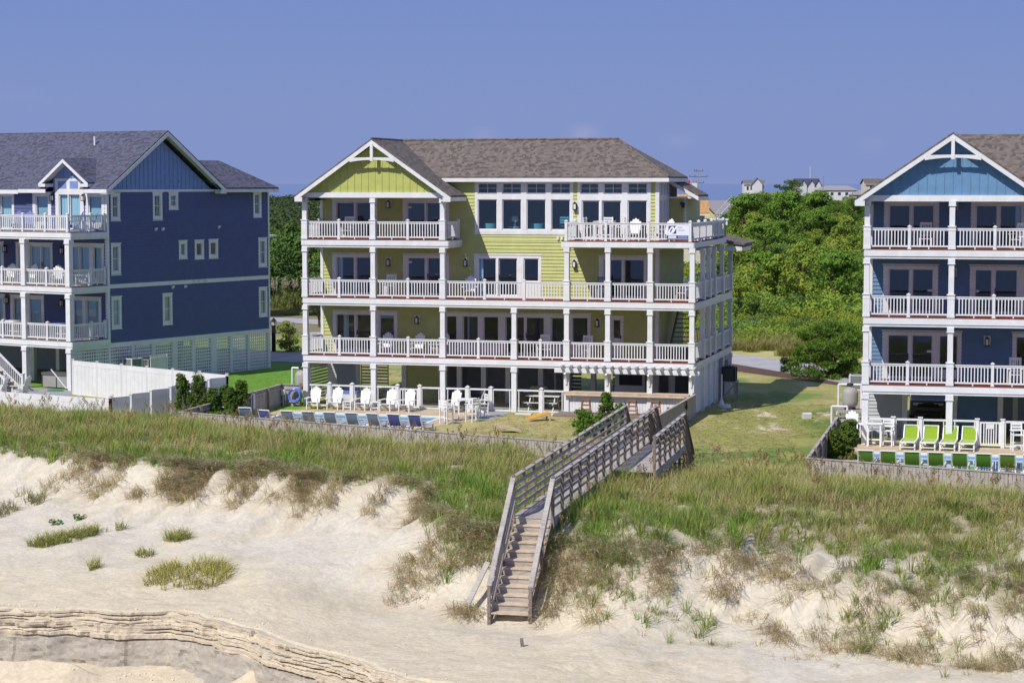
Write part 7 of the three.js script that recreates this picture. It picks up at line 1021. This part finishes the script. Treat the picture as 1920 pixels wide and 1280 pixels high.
clump('grass_clump', 'low green tuft on the flat sand right of the stair foot', 2.75, 56.3, 90, 0.2, 0.42, 0.2, [[0.16, 0.22, 0.05], [0.3, 0.26, 0.1]]);
clump('grass_clump', 'low dry tuft farther right along the toe of the dune', 4.1, 55.5, 70, 0.18, 0.45, 0.15, [[0.3, 0.25, 0.1], [0.38, 0.3, 0.14]]);
{ const P = (X, D, label, n) => { const L = new Leaves(); for (let i = 0; i < n; i++) L.leaf(V(rr(-0.2, 0.2), rr(0.02, 0.16), rr(-0.14, 0.14)), sphere().add(V(0, 0.9, 0.3)).normalize(), 0.11, 0.7); const p = thing('dune_plant', label, 'plant', [X, height(X, D), -D]); mesh(L.geo(), 'leaf', plantMat(rgb(0.11, 0.22, 0.035)), p); }; P(-14.95, 67.1, 'broad leaved green plant on the left sand slope', 46); P(-14.25, 67.5, 'low spreading green plant on the left sand slope', 50); }

// leafy clumps for woods and bushes
function clumpGeo(n, leaf, flat = 0.8, lobes = 7) { const L = new Leaves(), cs = Array.from({ length: lobes }, () => { const v = sphere(); v.y = Math.abs(v.y) * 0.8; return v.multiplyScalar(0.62); }); for (let i = 0; i < n; i++) { const c = cs[i % lobes], v = sphere(), r = 0.42 * rr(0.75, 1.05); const q = c.clone().addScaledVector(v, r); q.y *= flat; L.leaf(q, v.clone().add(V(0, 0.5, 0)).addScaledVector(sphere(), 0.7).normalize(), leaf * rr(0.7, 1.3), 0.6); } return L.geo(); }
const needleGeo = (n, r) => { const L = new Leaves(); for (let i = 0; i < n; i++) { const v = sphere(); v.y = v.y * 0.7 + 0.45; L.blade(V(0, 0, 0), v.clone().setY(0).normalize(), r * Math.max(0.25, v.y) * rr(0.7, 1.2), 0.05, 0.9 / Math.max(0.3, v.y) * 0.6, 2); } return L.geo(); };
const WOOD = [[0.20, 0.315, 0.04], [0.24, 0.355, 0.045], [0.16, 0.26, 0.04], [0.28, 0.365, 0.045], [0.125, 0.205, 0.04], [0.215, 0.32, 0.06]], BLUISH = [[0.16, 0.28, 0.10], [0.18, 0.30, 0.12]], YELLOWISH = [[0.33, 0.385, 0.045], [0.30, 0.37, 0.045], [0.36, 0.37, 0.07]];
{
  const lists = [[], [], [], []], place = (X, D, k) => { const y = height(X, D), n = fbm(X * 0.09 + 4, D * 0.07, 3), m = noise(X * 0.3, D * 0.25); const low = X > 0 ? 1 - ss(150, 185, D) : 1 - ss(186, 205, D); let q = low > 0.5 && m > 0.35 ? 2 : n > 0.6 ? 1 : n < 0.4 ? 3 : 0; const s = (low > 0.5 ? rr(0.7, 1.2) : rr(0.95, 1.7)) * k; lists[q].push([X, y + s * rr(-0.1, 0.35), -D, rnd() * 6.28, s, rr(-0.15, 0.15), rr(-0.15, 0.15), rr(0.8, 1.15)]); };
  for (let D = 150; D < 272; D += 1.25) for (let X = 3; X < 84; X += 1.25) { const x = X + rr(-0.6, 0.6), d = D + rr(-0.6, 0.6), a = x / d; if (a < 0.02 || a > 0.36 || noise(x * 0.22, d * 0.2) < 0.12 + 0.3 * (1 - ss(150, 158, d))) continue; place(x, d, 1); }
  for (let D = 189; D < 268; D += 1.25) for (let X = -66; X < -10; X += 1.2) { const x = X + rr(-0.6, 0.6), d = D + rr(-0.6, 0.6), a = x / d; if (a > -0.06 || a < -0.29 || noise(x * 0.22, d * 0.2) < 0.14) continue; place(x, d, 1); }
  const A = clumpGeo(320, 0.19), C = clumpGeo(330, 0.165, 0.9, 9), N = clumpGeo(320, 0.15, 0.75, 8);
  scatter('thicket', A, PLANT, lists[0], 'dense green shrub thicket covering the wooded slopes', WOOD); scatter('thicket', C, PLANT, lists[1], 'yellow green patches of the shrub thicket', YELLOWISH); scatter('thicket', N, PLANT, lists[2], 'low shrubs along the foot of the wooded slopes', [...WOOD, ...YELLOWISH, ...YELLOWISH]); scatter('thicket', C, PLANT, lists[3], 'dark bluish patches of the shrub thicket', [...BLUISH, ...WOOD]);
  const far = []; for (let i = 0; i < 5200; i++) { const D = 275 + 640 * rnd(), a = rnd() < 0.5 ? rr(-0.14, -0.07) : rr(0.06, 0.19), X = a * D; if (X > 0 && a < 0.105 && D > 420) continue; const s = rr(1.6, 3.2) * (0.75 + D / 1500) * (a < 0 ? 1.3 : 1); far.push([X, height(X, Math.min(D, 455)) + s * 0.4, -D, rnd() * 6.28, s, 0, 0, rr(0.7, 1.1)]); }
  scatter('far_woods', A, PLANT, far, 'far low woods before the water', [[0.05, 0.085, 0.03], [0.06, 0.10, 0.035], [0.075, 0.11, 0.03]]);
}
// trees: tapered trunk, limbs, crown of clustered leaves
const BARK = std(rgb(0.12, 0.09, 0.07), 0.95, { map: woodTex });
function tree(name, label, X, D, o, group) {
  const H = o.h, P = thing(name, label, o.cat ?? 'tree', [X, height(X, D) - 0.05, -D], 0, group), b = new B(), L = new Leaves(), lean = V(rr(-0.12, 0.12), 1, rr(-0.12, 0.12)).multiplyScalar(H * 0.92);
  const at = (t) => V(lean.x * t * t, lean.y * t, lean.z * t * t + 0.12 * Math.sin(t * 5) * H * 0.1), stems = o.stems ?? 1;
  for (let k = 0; k < stems; k++) { const off = stems > 1 ? rdir().multiplyScalar(o.cat === 'bush' ? 0.05 : 0.35) : V(0, 0, 0); for (let i = 0; i < 6; i++) { const p = at(i / 6).addScaledVector(off, i / 6 * 2), q = at((i + 1) / 6).addScaledVector(off, (i + 1) / 6 * 2); b.cyl(p, q, o.r * (1 - 0.13 * i), o.r * (1 - 0.13 * (i + 1)), 7); } }
  for (let c = 0; c < o.n; c++) {
    const t = o.shape === 'cone' || o.even || o.cat === 'bush' ? rr(o.from, 1) : lerp(o.from, 1, Math.sqrt(rnd())), w = o.shape === 'cone' ? o.w * (1.05 - t) * rr(0.5, 1.0) + 0.1 : o.shape === 'flat' ? o.w * rr(0.15, 1) * Math.sqrt(Math.max(0.06, 1 - ((t - 0.72) / 0.36) ** 2)) : o.w * rr(0.2, 1) * Math.sqrt(Math.max(0.05, 1 - ((t - o.from - (1 - o.from) * 0.42) / ((1 - o.from) * 0.62)) ** 2));
    const d = rdir(), q = at(t).addScaledVector(d, w); q.y += (o.droop ?? 0) * w; b.cyl(at(Math.max(0.1, t - 0.14)), q, o.r * 0.32, o.r * 0.1, 5);
    const cr = o.c * rr(0.75, 1.25); for (let i = 0; i < o.m; i++) { const v = sphere(), r = cr * rr(0.55, 1.05); const pos = q.clone().add(V(v.x * r, v.y * r * (o.sq ?? 0.6), v.z * r)); if (o.needle) { const nd = v.clone().add(V(0, 0.7, 0)).addScaledVector(d, 0.3).normalize(); L.leaf(pos, nd.cross(sphere()).normalize(), o.leaf * rr(0.8, 1.3), 0.2); } else L.leaf(pos, v.clone().add(V(0, 0.5, 0)).addScaledVector(sphere(), 0.6).normalize(), o.leaf * rr(0.7, 1.3), 0.6); }
  }
  b.build('trunk', BARK, P); mesh(L.geo(), 'crown', plantMat(rgb(...o.color)), P); return P;
}
const recolor = (p, c) => { p.children.find((x) => x.name === 'crown').material = plantMat(rgb(...c)); return p; };
{
  // the pine in the mulch bed at right
  tree('pine_tree', 'low spreading bright green pine in the mulch bed left of the mid blue house', 19.3, 124.6, { h: 3.5, r: 0.08, w: 2.75, n: 150, m: 110, c: 0.42, leaf: 0.24, from: 0.04, even: 1, needle: 1, stems: 3, sq: 0.6, color: [0.175, 0.30, 0.035] });
  const base = [['cedar_tree', { h: 6.2, r: 0.14, w: 1.9, n: 46, m: 70, c: 0.62, leaf: 0.26, from: 0.12, shape: 'cone', droop: -0.25, sq: 0.7, color: [0.119, 0.217, 0.049] }], ['pine_tree', { h: 5.2, r: 0.12, w: 1.5, n: 34, m: 80, c: 0.55, leaf: 0.28, from: 0.2, shape: 'flat', needle: 1, color: [0.182, 0.315, 0.049] }], ['live_oak_tree', { h: 4.6, r: 0.14, w: 2.1, n: 40, m: 80, c: 0.6, leaf: 0.24, from: 0.3, color: [0.172, 0.304, 0.0406] }], ['scrub_tree', { h: 4.2, r: 0.1, w: 1.6, n: 30, m: 80, c: 0.55, leaf: 0.22, from: 0.25, color: [0.265, 0.356, 0.0507] }]];
  const protos = base.map(([n, o]) => [n, o, null, null]);
  const kinds = { cedar_tree: 'dark cedar in the stand between the navy and yellow houses', pine_tree: 'thin pine on the wooded ridge right of the yellow house', live_oak_tree: 'rounded green oak on the wooded slope right of the yellow house', scrub_tree: 'light green scrub tree on the wooded slope right of the yellow house' };
  let flip = 0;
  const grow = (k, X, D, s) => { const sgroup = kinds[base[k][0]].replace(/^\w+ /, 'trees: '); const [n, o] = base[k]; flip ^= 1; let p = protos[k][2 + flip]; if (!p) p = protos[k][2 + flip] = tree(n, kinds[n], X, D, o, kinds[n].replace(/^\w+ /, 'trees: ')); else { p = copy(p, n, kinds[n], [X, height(X, D) - 0.1, -D], rnd() * 6.28); } const q = s * rr(0.9, 1.1); p.scale.set(q, q * rr(0.9, 1.12), q); p.userData.label = kinds[n]; p.userData.group = sgroup; return p; };
  for (const [X, D, s] of [[-24.5, 196, 1], [-22.2, 193, 1.05], [-19.8, 195, 0.95], [-17.5, 192, 1.0], [-21, 201, 1.1], [-24, 205, 1.0], [-18.5, 203, 1.05], [-16, 199, 0.9], [-26.5, 199, 1.05], [-14.6, 194, 0.85], [-28.5, 207, 1.1], [-22.5, 211, 1.05]]) grow(0, X, D, s);
  for (const [X, D, s] of [[-26, 226, 0.9], [-22, 230, 0.95], [-28.5, 238, 1.0], [-24.2, 236, 0.9], [-19.5, 233, 0.9], [-31, 230, 0.9]]) { const p = grow(1, X, D, s); p.userData.label = 'light green pine behind the cedars left of the yellow house'; p.userData.group = 'pines behind the cedars'; }
  for (let i = 0; i < 20; i++) grow(1, rr(0.106, 0.175) * 240, rr(215, 258), rr(0.5, 0.78));
  for (let i = 0; i < 16; i++) { const D = rr(175, 245); grow(2, rr(0.092, 0.175) * D, D, rr(0.65, 1.05)); }
  for (let i = 0; i < 18; i++) { const D = rr(165, 250); grow(3, rr(0.09, 0.175) * D, D, rr(0.6, 1.0)); }
  // one crooked pine that stands clear against the sky and the water
  tree('pine_tree', 'taller crooked pine standing against the far roofs and water', 34.6, 256, { h: 6.6, r: 0.12, w: 1.9, n: 16, m: 90, c: 0.6, leaf: 0.3, from: 0.62, shape: 'flat', needle: 1, sq: 0.45, color: [0.131, 0.21, 0.0362] });
  tree('pine_tree', 'dark pine by the road seen between the columns of the left porch', -15.5, 166, { h: 3.6, r: 0.12, w: 1.5, n: 24, m: 90, c: 0.5, leaf: 0.26, from: 0.35, shape: 'flat', needle: 1, color: [0.0653, 0.109, 0.0362] });
  // bushes near the houses
  const bush = (name, label, X, D, o) => tree(name, label, X, D, { r: 0.04, stems: 4, from: 0.05, cat: 'bush', ...o });
  bush('wax_myrtle', 'rounded light green bush beside the lamp post', -15.2, 141.3, { h: 2.2, w: 0.9, n: 40, m: 60, c: 0.3, leaf: 0.13, from: 0.02, color: [0.232, 0.304, 0.0435] });
  bush('yucca', 'spiky dark yucca at the left end of the mulch bed', 17.1, 127.8, { h: 1.0, w: 0.5, n: 12, m: 30, c: 0.25, leaf: 0.3, needle: 1, color: [0.0725, 0.131, 0.0435] });
  const jun = { h: 2.45, w: 0.42, n: 64, m: 42, c: 0.16, leaf: 0.12, from: 0.02, shape: 'cone', sq: 1.3, droop: 0.5, color: [0.087, 0.152, 0.0174] };
  [[-15.75, 99.6, 1.06, 'leftmost and broad at its foot'], [-15.0, 99.2, 1.1, 'the tallest of the row'], [-14.4, 98.9, 0.78, 'between the tallest and the leaning one'], [-13.95, 99.4, 0.84, 'slender, beside the corner post of the white fence'], [-13.55, 99.0, 0.8, 'slender and leaning, second from the wooden fence'], [-13.15, 99.4, 0.94, 'next to the wooden pool fence']].forEach(([X, D, k, s]) => { bush('juniper_bush', 'upright juniper along the shaded white fence, ' + s, X, D, { ...jun, h: 2.3 * k, w: 0.45 * k }).userData.group = 'junipers along the shaded white fence'; });
  for (let i = 0; i < 4; i++) bush('low_shrub', 'low green shrub under the junipers, ' + ['leftmost', 'second from the left', 'third from the left', 'by the wooden fence'][i], -15.4 + i * 0.62, 98.2 - i * 0.1, { h: 0.9, w: 0.45, n: 18, m: 40, c: 0.22, leaf: 0.12, color: [0.123, 0.217, 0.029] });
  const W1 = mw(17.3, 9.2); bush('juniper_bush', 'bushy juniper on the lawn just left of the walkway rail', W1[0] - 0.1, W1[1], { h: 1.35, w: 0.62, n: 40, m: 50, c: 0.24, leaf: 0.13, color: [0.109, 0.217, 0.0217] }); bush('juniper_bush', 'tall narrow juniper behind the walkway rail', W1[0] + 0.85, W1[1] + 0.4, { ...jun, h: 2.1, color: [0.102, 0.189, 0.0217] }); bush('juniper_bush', 'small juniper tip showing above the walkway rail', W1[0] + 1.6, W1[1] + 0.3, { ...jun, h: 1.5, color: [0.102, 0.189, 0.0217] });
  [[-1.0, 5.4, 1.35, 'leftmost by the fence corner'], [-0.45, 5.2, 1.75, 'in the middle, below the white chair back'], [0.05, 5.3, 2.0, 'rightmost and tallest, beside the column']].forEach(([x, z, h, s]) => { const w = rw(x, z); bush('juniper_bush', 'dense juniper in the fenced corner at right, ' + s, w[0], w[1], { h, w: 0.42, n: 46, m: 56, c: 0.23, leaf: 0.12, color: [0.102, 0.167, 0.0203] }); });
  // dark bush at the left edge of the pool fence and plume grass behind
  { const L = new Leaves(), p = thing('plume_grass', 'pale plume grass behind the left porch of the yellow house', 'grass clump', [-19.5, height(-19.5, 186.5), -186.5]); for (let i = 0; i < 260; i++) { const d = rdir(), x = rr(-2.2, 2.2), z = rr(-0.6, 0.6); L.blade(V(x, 0, z), d, rr(1.6, 2.6), 0.05, rr(0.2, 0.6), 4); } mesh(L.geo(), 'blade', plantMat(rgb(0.2, 0.2, 0.07)), p); const Q = new Leaves(); for (let i = 0; i < 46; i++) { const x = rr(-2.2, 2.2), z = rr(-0.6, 0.6), h = rr(2.5, 3.2); for (let k = 0; k < 14; k++) Q.leaf(V(x + rr(-0.08, 0.08), h - k * 0.05, z + rr(-0.08, 0.08)), sphere(), 0.16, 0.4); } mesh(Q.geo(), 'plume', plantMat(rgb(0.5, 0.42, 0.33)), p); }
}

// ---------- far buildings, masts ----------
M.farWhite = painted(rgb(0.72, 0.72, 0.72)); M.farCream = painted(rgb(0.70, 0.64, 0.5)); M.farRoof = std(rgb(0.14, 0.14, 0.16), 0.9); M.farNavy = std(rgb(0.055, 0.055, 0.10), 0.9); M.farPale = std(rgb(0.27, 0.25, 0.265), 0.9); M.farOrange = shingles([0.42, 0.235, 0.10], 0.25, 0.1); M.farYellow = painted(rgb(0.66, 0.56, 0.2)); M.glassDark = std(rgb(0.03, 0.04, 0.06), 0.1);
function farHouse(name, label, X, D, turn, w, d, eave, ridge, wallM, roofM, o = {}) {
  const base = 0.3, P = thing(name, label, 'house', [X, base, -D], turn), b = new B(); b.box(-w / 2, w / 2, -0.5, eave - base, -d / 2, d / 2); b.build('wall', wallM, P);
  const r = new B(), e = 0.5, y = eave - base, t = ridge - base;
  if (o.hip) { const k = Math.min(w, d) / 2; roofFace(r, [V(-w / 2 - e, y, d / 2 + e), V(w / 2 + e, y, d / 2 + e), V(w / 2 - k, t, 0), V(-w / 2 + k, t, 0)]); roofFace(r, [V(w / 2 + e, y, -d / 2 - e), V(-w / 2 - e, y, -d / 2 - e), V(-w / 2 + k, t, 0), V(w / 2 - k, t, 0)]); roofFace(r, [V(w / 2 + e, y, d / 2 + e), V(w / 2 + e, y, -d / 2 - e), V(w / 2 - k, t, 0)]); roofFace(r, [V(-w / 2 - e, y, -d / 2 - e), V(-w / 2 - e, y, d / 2 + e), V(-w / 2 + k, t, 0)]); }
  else { roofFace(r, [V(-w / 2 - e, y, d / 2 + e), V(w / 2 + e, y, d / 2 + e), V(w / 2 + e, t, 0), V(-w / 2 - e, t, 0)]); roofFace(r, [V(w / 2 + e, y, -d / 2 - e), V(-w / 2 - e, y, -d / 2 - e), V(-w / 2 - e, t, 0), V(w / 2 + e, t, 0)]); const g = new B(); for (const s of [-1, 1]) g.tri(V(s * w / 2, y, -d / 2), V(s * w / 2, y, d / 2), V(s * w / 2, t - 0.15, 0)); g.build('gable_wall', wallM, P); const f = new B(); f.box(-w / 2 - e, w / 2 + e, y - 0.3, y - 0.11, d / 2 + e - 0.02, d / 2 + e + 0.03); f.build('eave_fascia', M.white, P); }
  r.build('roof', roofM, P);
  for (const [u, v, ww, hh] of o.win ?? []) { const f = new B(); f.box(u - ww / 2 - 0.12, u + ww / 2 + 0.12, v - 0.12, v + hh + 0.12, d / 2, d / 2 + 0.04); const fm = f.build('window', M.white, P); const p = new B(); p.box(u - ww / 2, u + ww / 2, v, v + hh, d / 2 + 0.041, d / 2 + 0.06); p.build('pane', M.glassDark, fm); }
  for (const [u, gw, gt] of o.gables ?? []) { const q = new B(); q.tri(V(u - gw / 2, y - 0.1, d / 2 + 1), V(u + gw / 2, y - 0.1, d / 2 + 1), V(u, gt - base, d / 2 + 1)); q.box(u - gw / 2, u + gw / 2, -0.5, y - 0.1, d / 2, d / 2 + 1); q.build('cross_gable', wallM, P); const rr2 = new B(); for (const s of [-1, 1]) roofFace(rr2, [V(u + s * (gw / 2 + 0.4), y - 0.3, d / 2 + 1.4), V(u + s * (gw / 2 + 0.4), y - 0.3, 0), V(u, gt - base + 0.15, 0), V(u, gt - base + 0.15, d / 2 + 1.4)], 0.25); rr2.build('gable_roof', roofM, P); }
  return P;
}
farHouse('far_house', 'white house with grey roof on the skyline right of the roof terrace', 104.6, 900, 0, 8.6, 8, 11.6, 13.3, M.farWhite, M.farRoof, { win: [[-2.8, 8.6, 0.9, 1.6], [-1.2, 8.6, 0.9, 1.6], [3.4, 8.6, 0.8, 1.6]], gables: [[1.2, 4.4, 14.1]] });
farHouse('far_house', 'white house with navy roof and gables on the skyline', 128.5, 905, 0.08, 10, 9, 11.0, 13.9, M.farWhite, M.farNavy, { win: [[-3, 8.5, 1, 1.5], [0.5, 8.5, 1, 1.5], [3.4, 8.5, 1, 1.5]], gables: [[-2.7, 3.2, 13.2], [0.9, 3.2, 13.2], [3.9, 2.6, 13.2]] });
farHouse('far_house', 'long pale building with a wide grey roof below the navy roofed house', 134.5, 860, -0.1, 17, 8, 9.0, 10.9, M.farWhite, M.farPale, { hip: 1, win: [[-5, 6.6, 1.2, 1.2], [-2, 6.6, 1.2, 1.2], [1, 6.6, 1.2, 1.2], [4, 6.6, 1.2, 1.2]] });
farHouse('far_house', 'low pale roofed building at the right end of the skyline group', 141.5, 840, 0, 9, 7, 7.2, 9.0, M.farCream, M.farPale, { hip: 1, win: [[-2, 5, 1, 1.2], [1.5, 5, 1, 1.2]] });
farHouse('far_house', 'small brown roofed house beside the blue gable on the skyline', 139.5, 800, 0.1, 8, 7, 11.6, 13.6, M.farCream, M.roofBrown, { win: [[-2, 9, 1, 1.5], [1, 9, 1, 1.5]] });
farHouse('far_house', 'white house low among the trees under the skyline', 108.5, 760, 0, 9, 7, 6.6, 8.0, M.farWhite, M.farPale, { hip: 1, win: [[-3, 4.2, 1.3, 1.3], [0, 4.2, 1.3, 1.3], [3, 4.2, 1.3, 1.3]] });
farHouse('far_house', 'house with an orange brown shingle roof behind the right wing', 17.6, 228, -0.04, 6.8, 7.2, 8.55, 10.55, M.farCream, M.farOrange, { win: [[2.2, 6.4, 1.1, 1.3]] });
{ const P = farHouse('far_house', 'yellow house with an outside stair half hidden in the trees', 26.6, 262, 0.5, 5, 5, 7.9, 9.6, M.farYellow, M.farPale, { win: [[-1.2, 6, 0.8, 1.1]] }); const s = new B(); s.beam(V(-3.9, 6.1, 3.2), V(-0.8, 9.0, 3.2), 0.1, 0.22); s.beam(V(-3.9, 7.0, 3.2), V(-0.8, 9.9, 3.2), 0.06, 0.06); for (let i = 0; i < 6; i++) { const k = i / 5; s.beam(V(lerp(-3.9, -0.8, k), lerp(6.1, 9, k), 3.2), V(lerp(-3.9, -0.8, k), lerp(7, 9.9, k), 3.2), 0.05, 0.05, V(0, 0, 1)); } s.build('stair_rail', M.trimGrey, P); }
farHouse('far_house', 'long low pale building beyond the trees left of the yellow house', -78, 690, 0.05, 13, 7, 5.0, 5.7, M.farCream, M.farPale, { hip: 1, win: [[-4, 3.6, 1.4, 1.2], [-1, 3.6, 1.4, 1.2], [2, 3.6, 1.4, 1.2]] });
farHouse('far_house', 'grey roofed low house beyond the trees at the left eave', -54.5, 560, 0.1, 8.5, 7, 4.4, 5.5, M.farWhite, M.farPale, { win: [[-2.5, 3.2, 1.2, 1.2], [1.5, 3.2, 1.2, 1.2]] });
{ const P = thing('neighbour_porch', 'white porch corner showing behind the navy house', 'porch', [-21.35, 0.2, -178], -0.2); const b = new B(); b.box(-3, -0.9, 0, 7.2, -3, 3); b.build('wall', M.farWhite, P); const r = new B(); r.beam(V(-1.6, 8.9, 3.1), V(0.35, 7.55, 3.1), 0.2, 0.24); r.build('rake_board', M.white, P); const d = new B(); d.box(-0.2, 1.5, 7.0, 7.15, 1, 3); d.box(-0.2, 1.5, 7.8, 7.92, 2.9, 3); for (let x = 0; x < 1.5; x += 0.28) d.box(x, x + 0.07, 7.15, 7.8, 2.92, 2.98); for (const x of [-0.1, 1.35]) d.box(x, x + 0.14, 7.0, 7.92, 2.88, 3.02); d.build('porch_rail', M.white, P); }
{ const P = thing('radio_mast', 'dark mast with cross arms standing behind the orange roof', 'mast', [53.9, 2, -600]), b = new B(); b.cyl(V(0, 0, 0), V(0, 14.6, 0), 0.22, 0.1, 8); b.build('pole', M.greyMetal, P); for (const [y, w] of [[13.2, 1.3], [11.6, 2.6], [9.8, 1.6]]) { const c = new B(); c.box(-w, w, y, y + 0.14, -0.1, 0.1); for (const x of [-w, w, -w * 0.4]) c.cyl(V(x * 0.95, y, 0), V(x * 0.95, y + 0.7, 0), 0.1, 0.06, 5); c.build('cross_arm', M.dark, P); } const t = new B(); t.box(-1.9, -0.4, 6.5, 9.9, -0.4, 0.4); t.build('tank', M.farWhite, P); }
{ const P = thing('antenna', 'very thin white antenna rising from the skyline at right', 'antenna', [287.3, 8, -2000]), b = new B(); b.cyl(V(0, 0, 0), V(0, 20.5, 0), 0.32, 0.2, 6); b.build('pole', M.farWhite, P); }
{ const P = thing('flag_pole', 'small flag on a pole behind the wing roof', 'flag', [20.7, 6, -240]), b = new B(); b.cyl(V(0, 0, 0), V(0, 6.3, 0), 0.05, 0.04, 6); b.build('pole', M.farWhite, P); const f = new B(); for (let i = 0; i < 7; i++) f.hexa([V(0.02, 5.2 + i * 0.14, 0.02), V(-0.7, 4.9 + i * 0.14, 0.06), V(-0.7, 5.04 + i * 0.14, 0.06), V(0.02, 5.34 + i * 0.14, 0.02), V(0.02, 5.2 + i * 0.14, 0), V(-0.7, 4.9 + i * 0.14, 0.04), V(-0.7, 5.04 + i * 0.14, 0.04), V(0.02, 5.34 + i * 0.14, 0)]); f.build('flag', std(rgb(0.45, 0.07, 0.08), 0.8), P); }
for (const [X, D, h, l] of [[105, 640, 9.5, 'thin pale pole left of the crooked pine'], [96.5, 700, 8.5, 'thin pale pole right of the white skyline house'], [120, 800, 14, 'thin pale pole by the long grey roof']]) { const P = thing('utility_pole', l, 'pole', [X, 0.3, -D]), b = new B(); b.cyl(V(0, 0, 0), V(0, h, 0), 0.18, 0.12, 6); b.build('pole', M.farPale, P); const c = new B(); c.box(-0.8, 0.8, h - 0.6, h - 0.45, -0.08, 0.08); c.build('cross_arm', M.farPale, P); }

renderer.render(scene, camera);
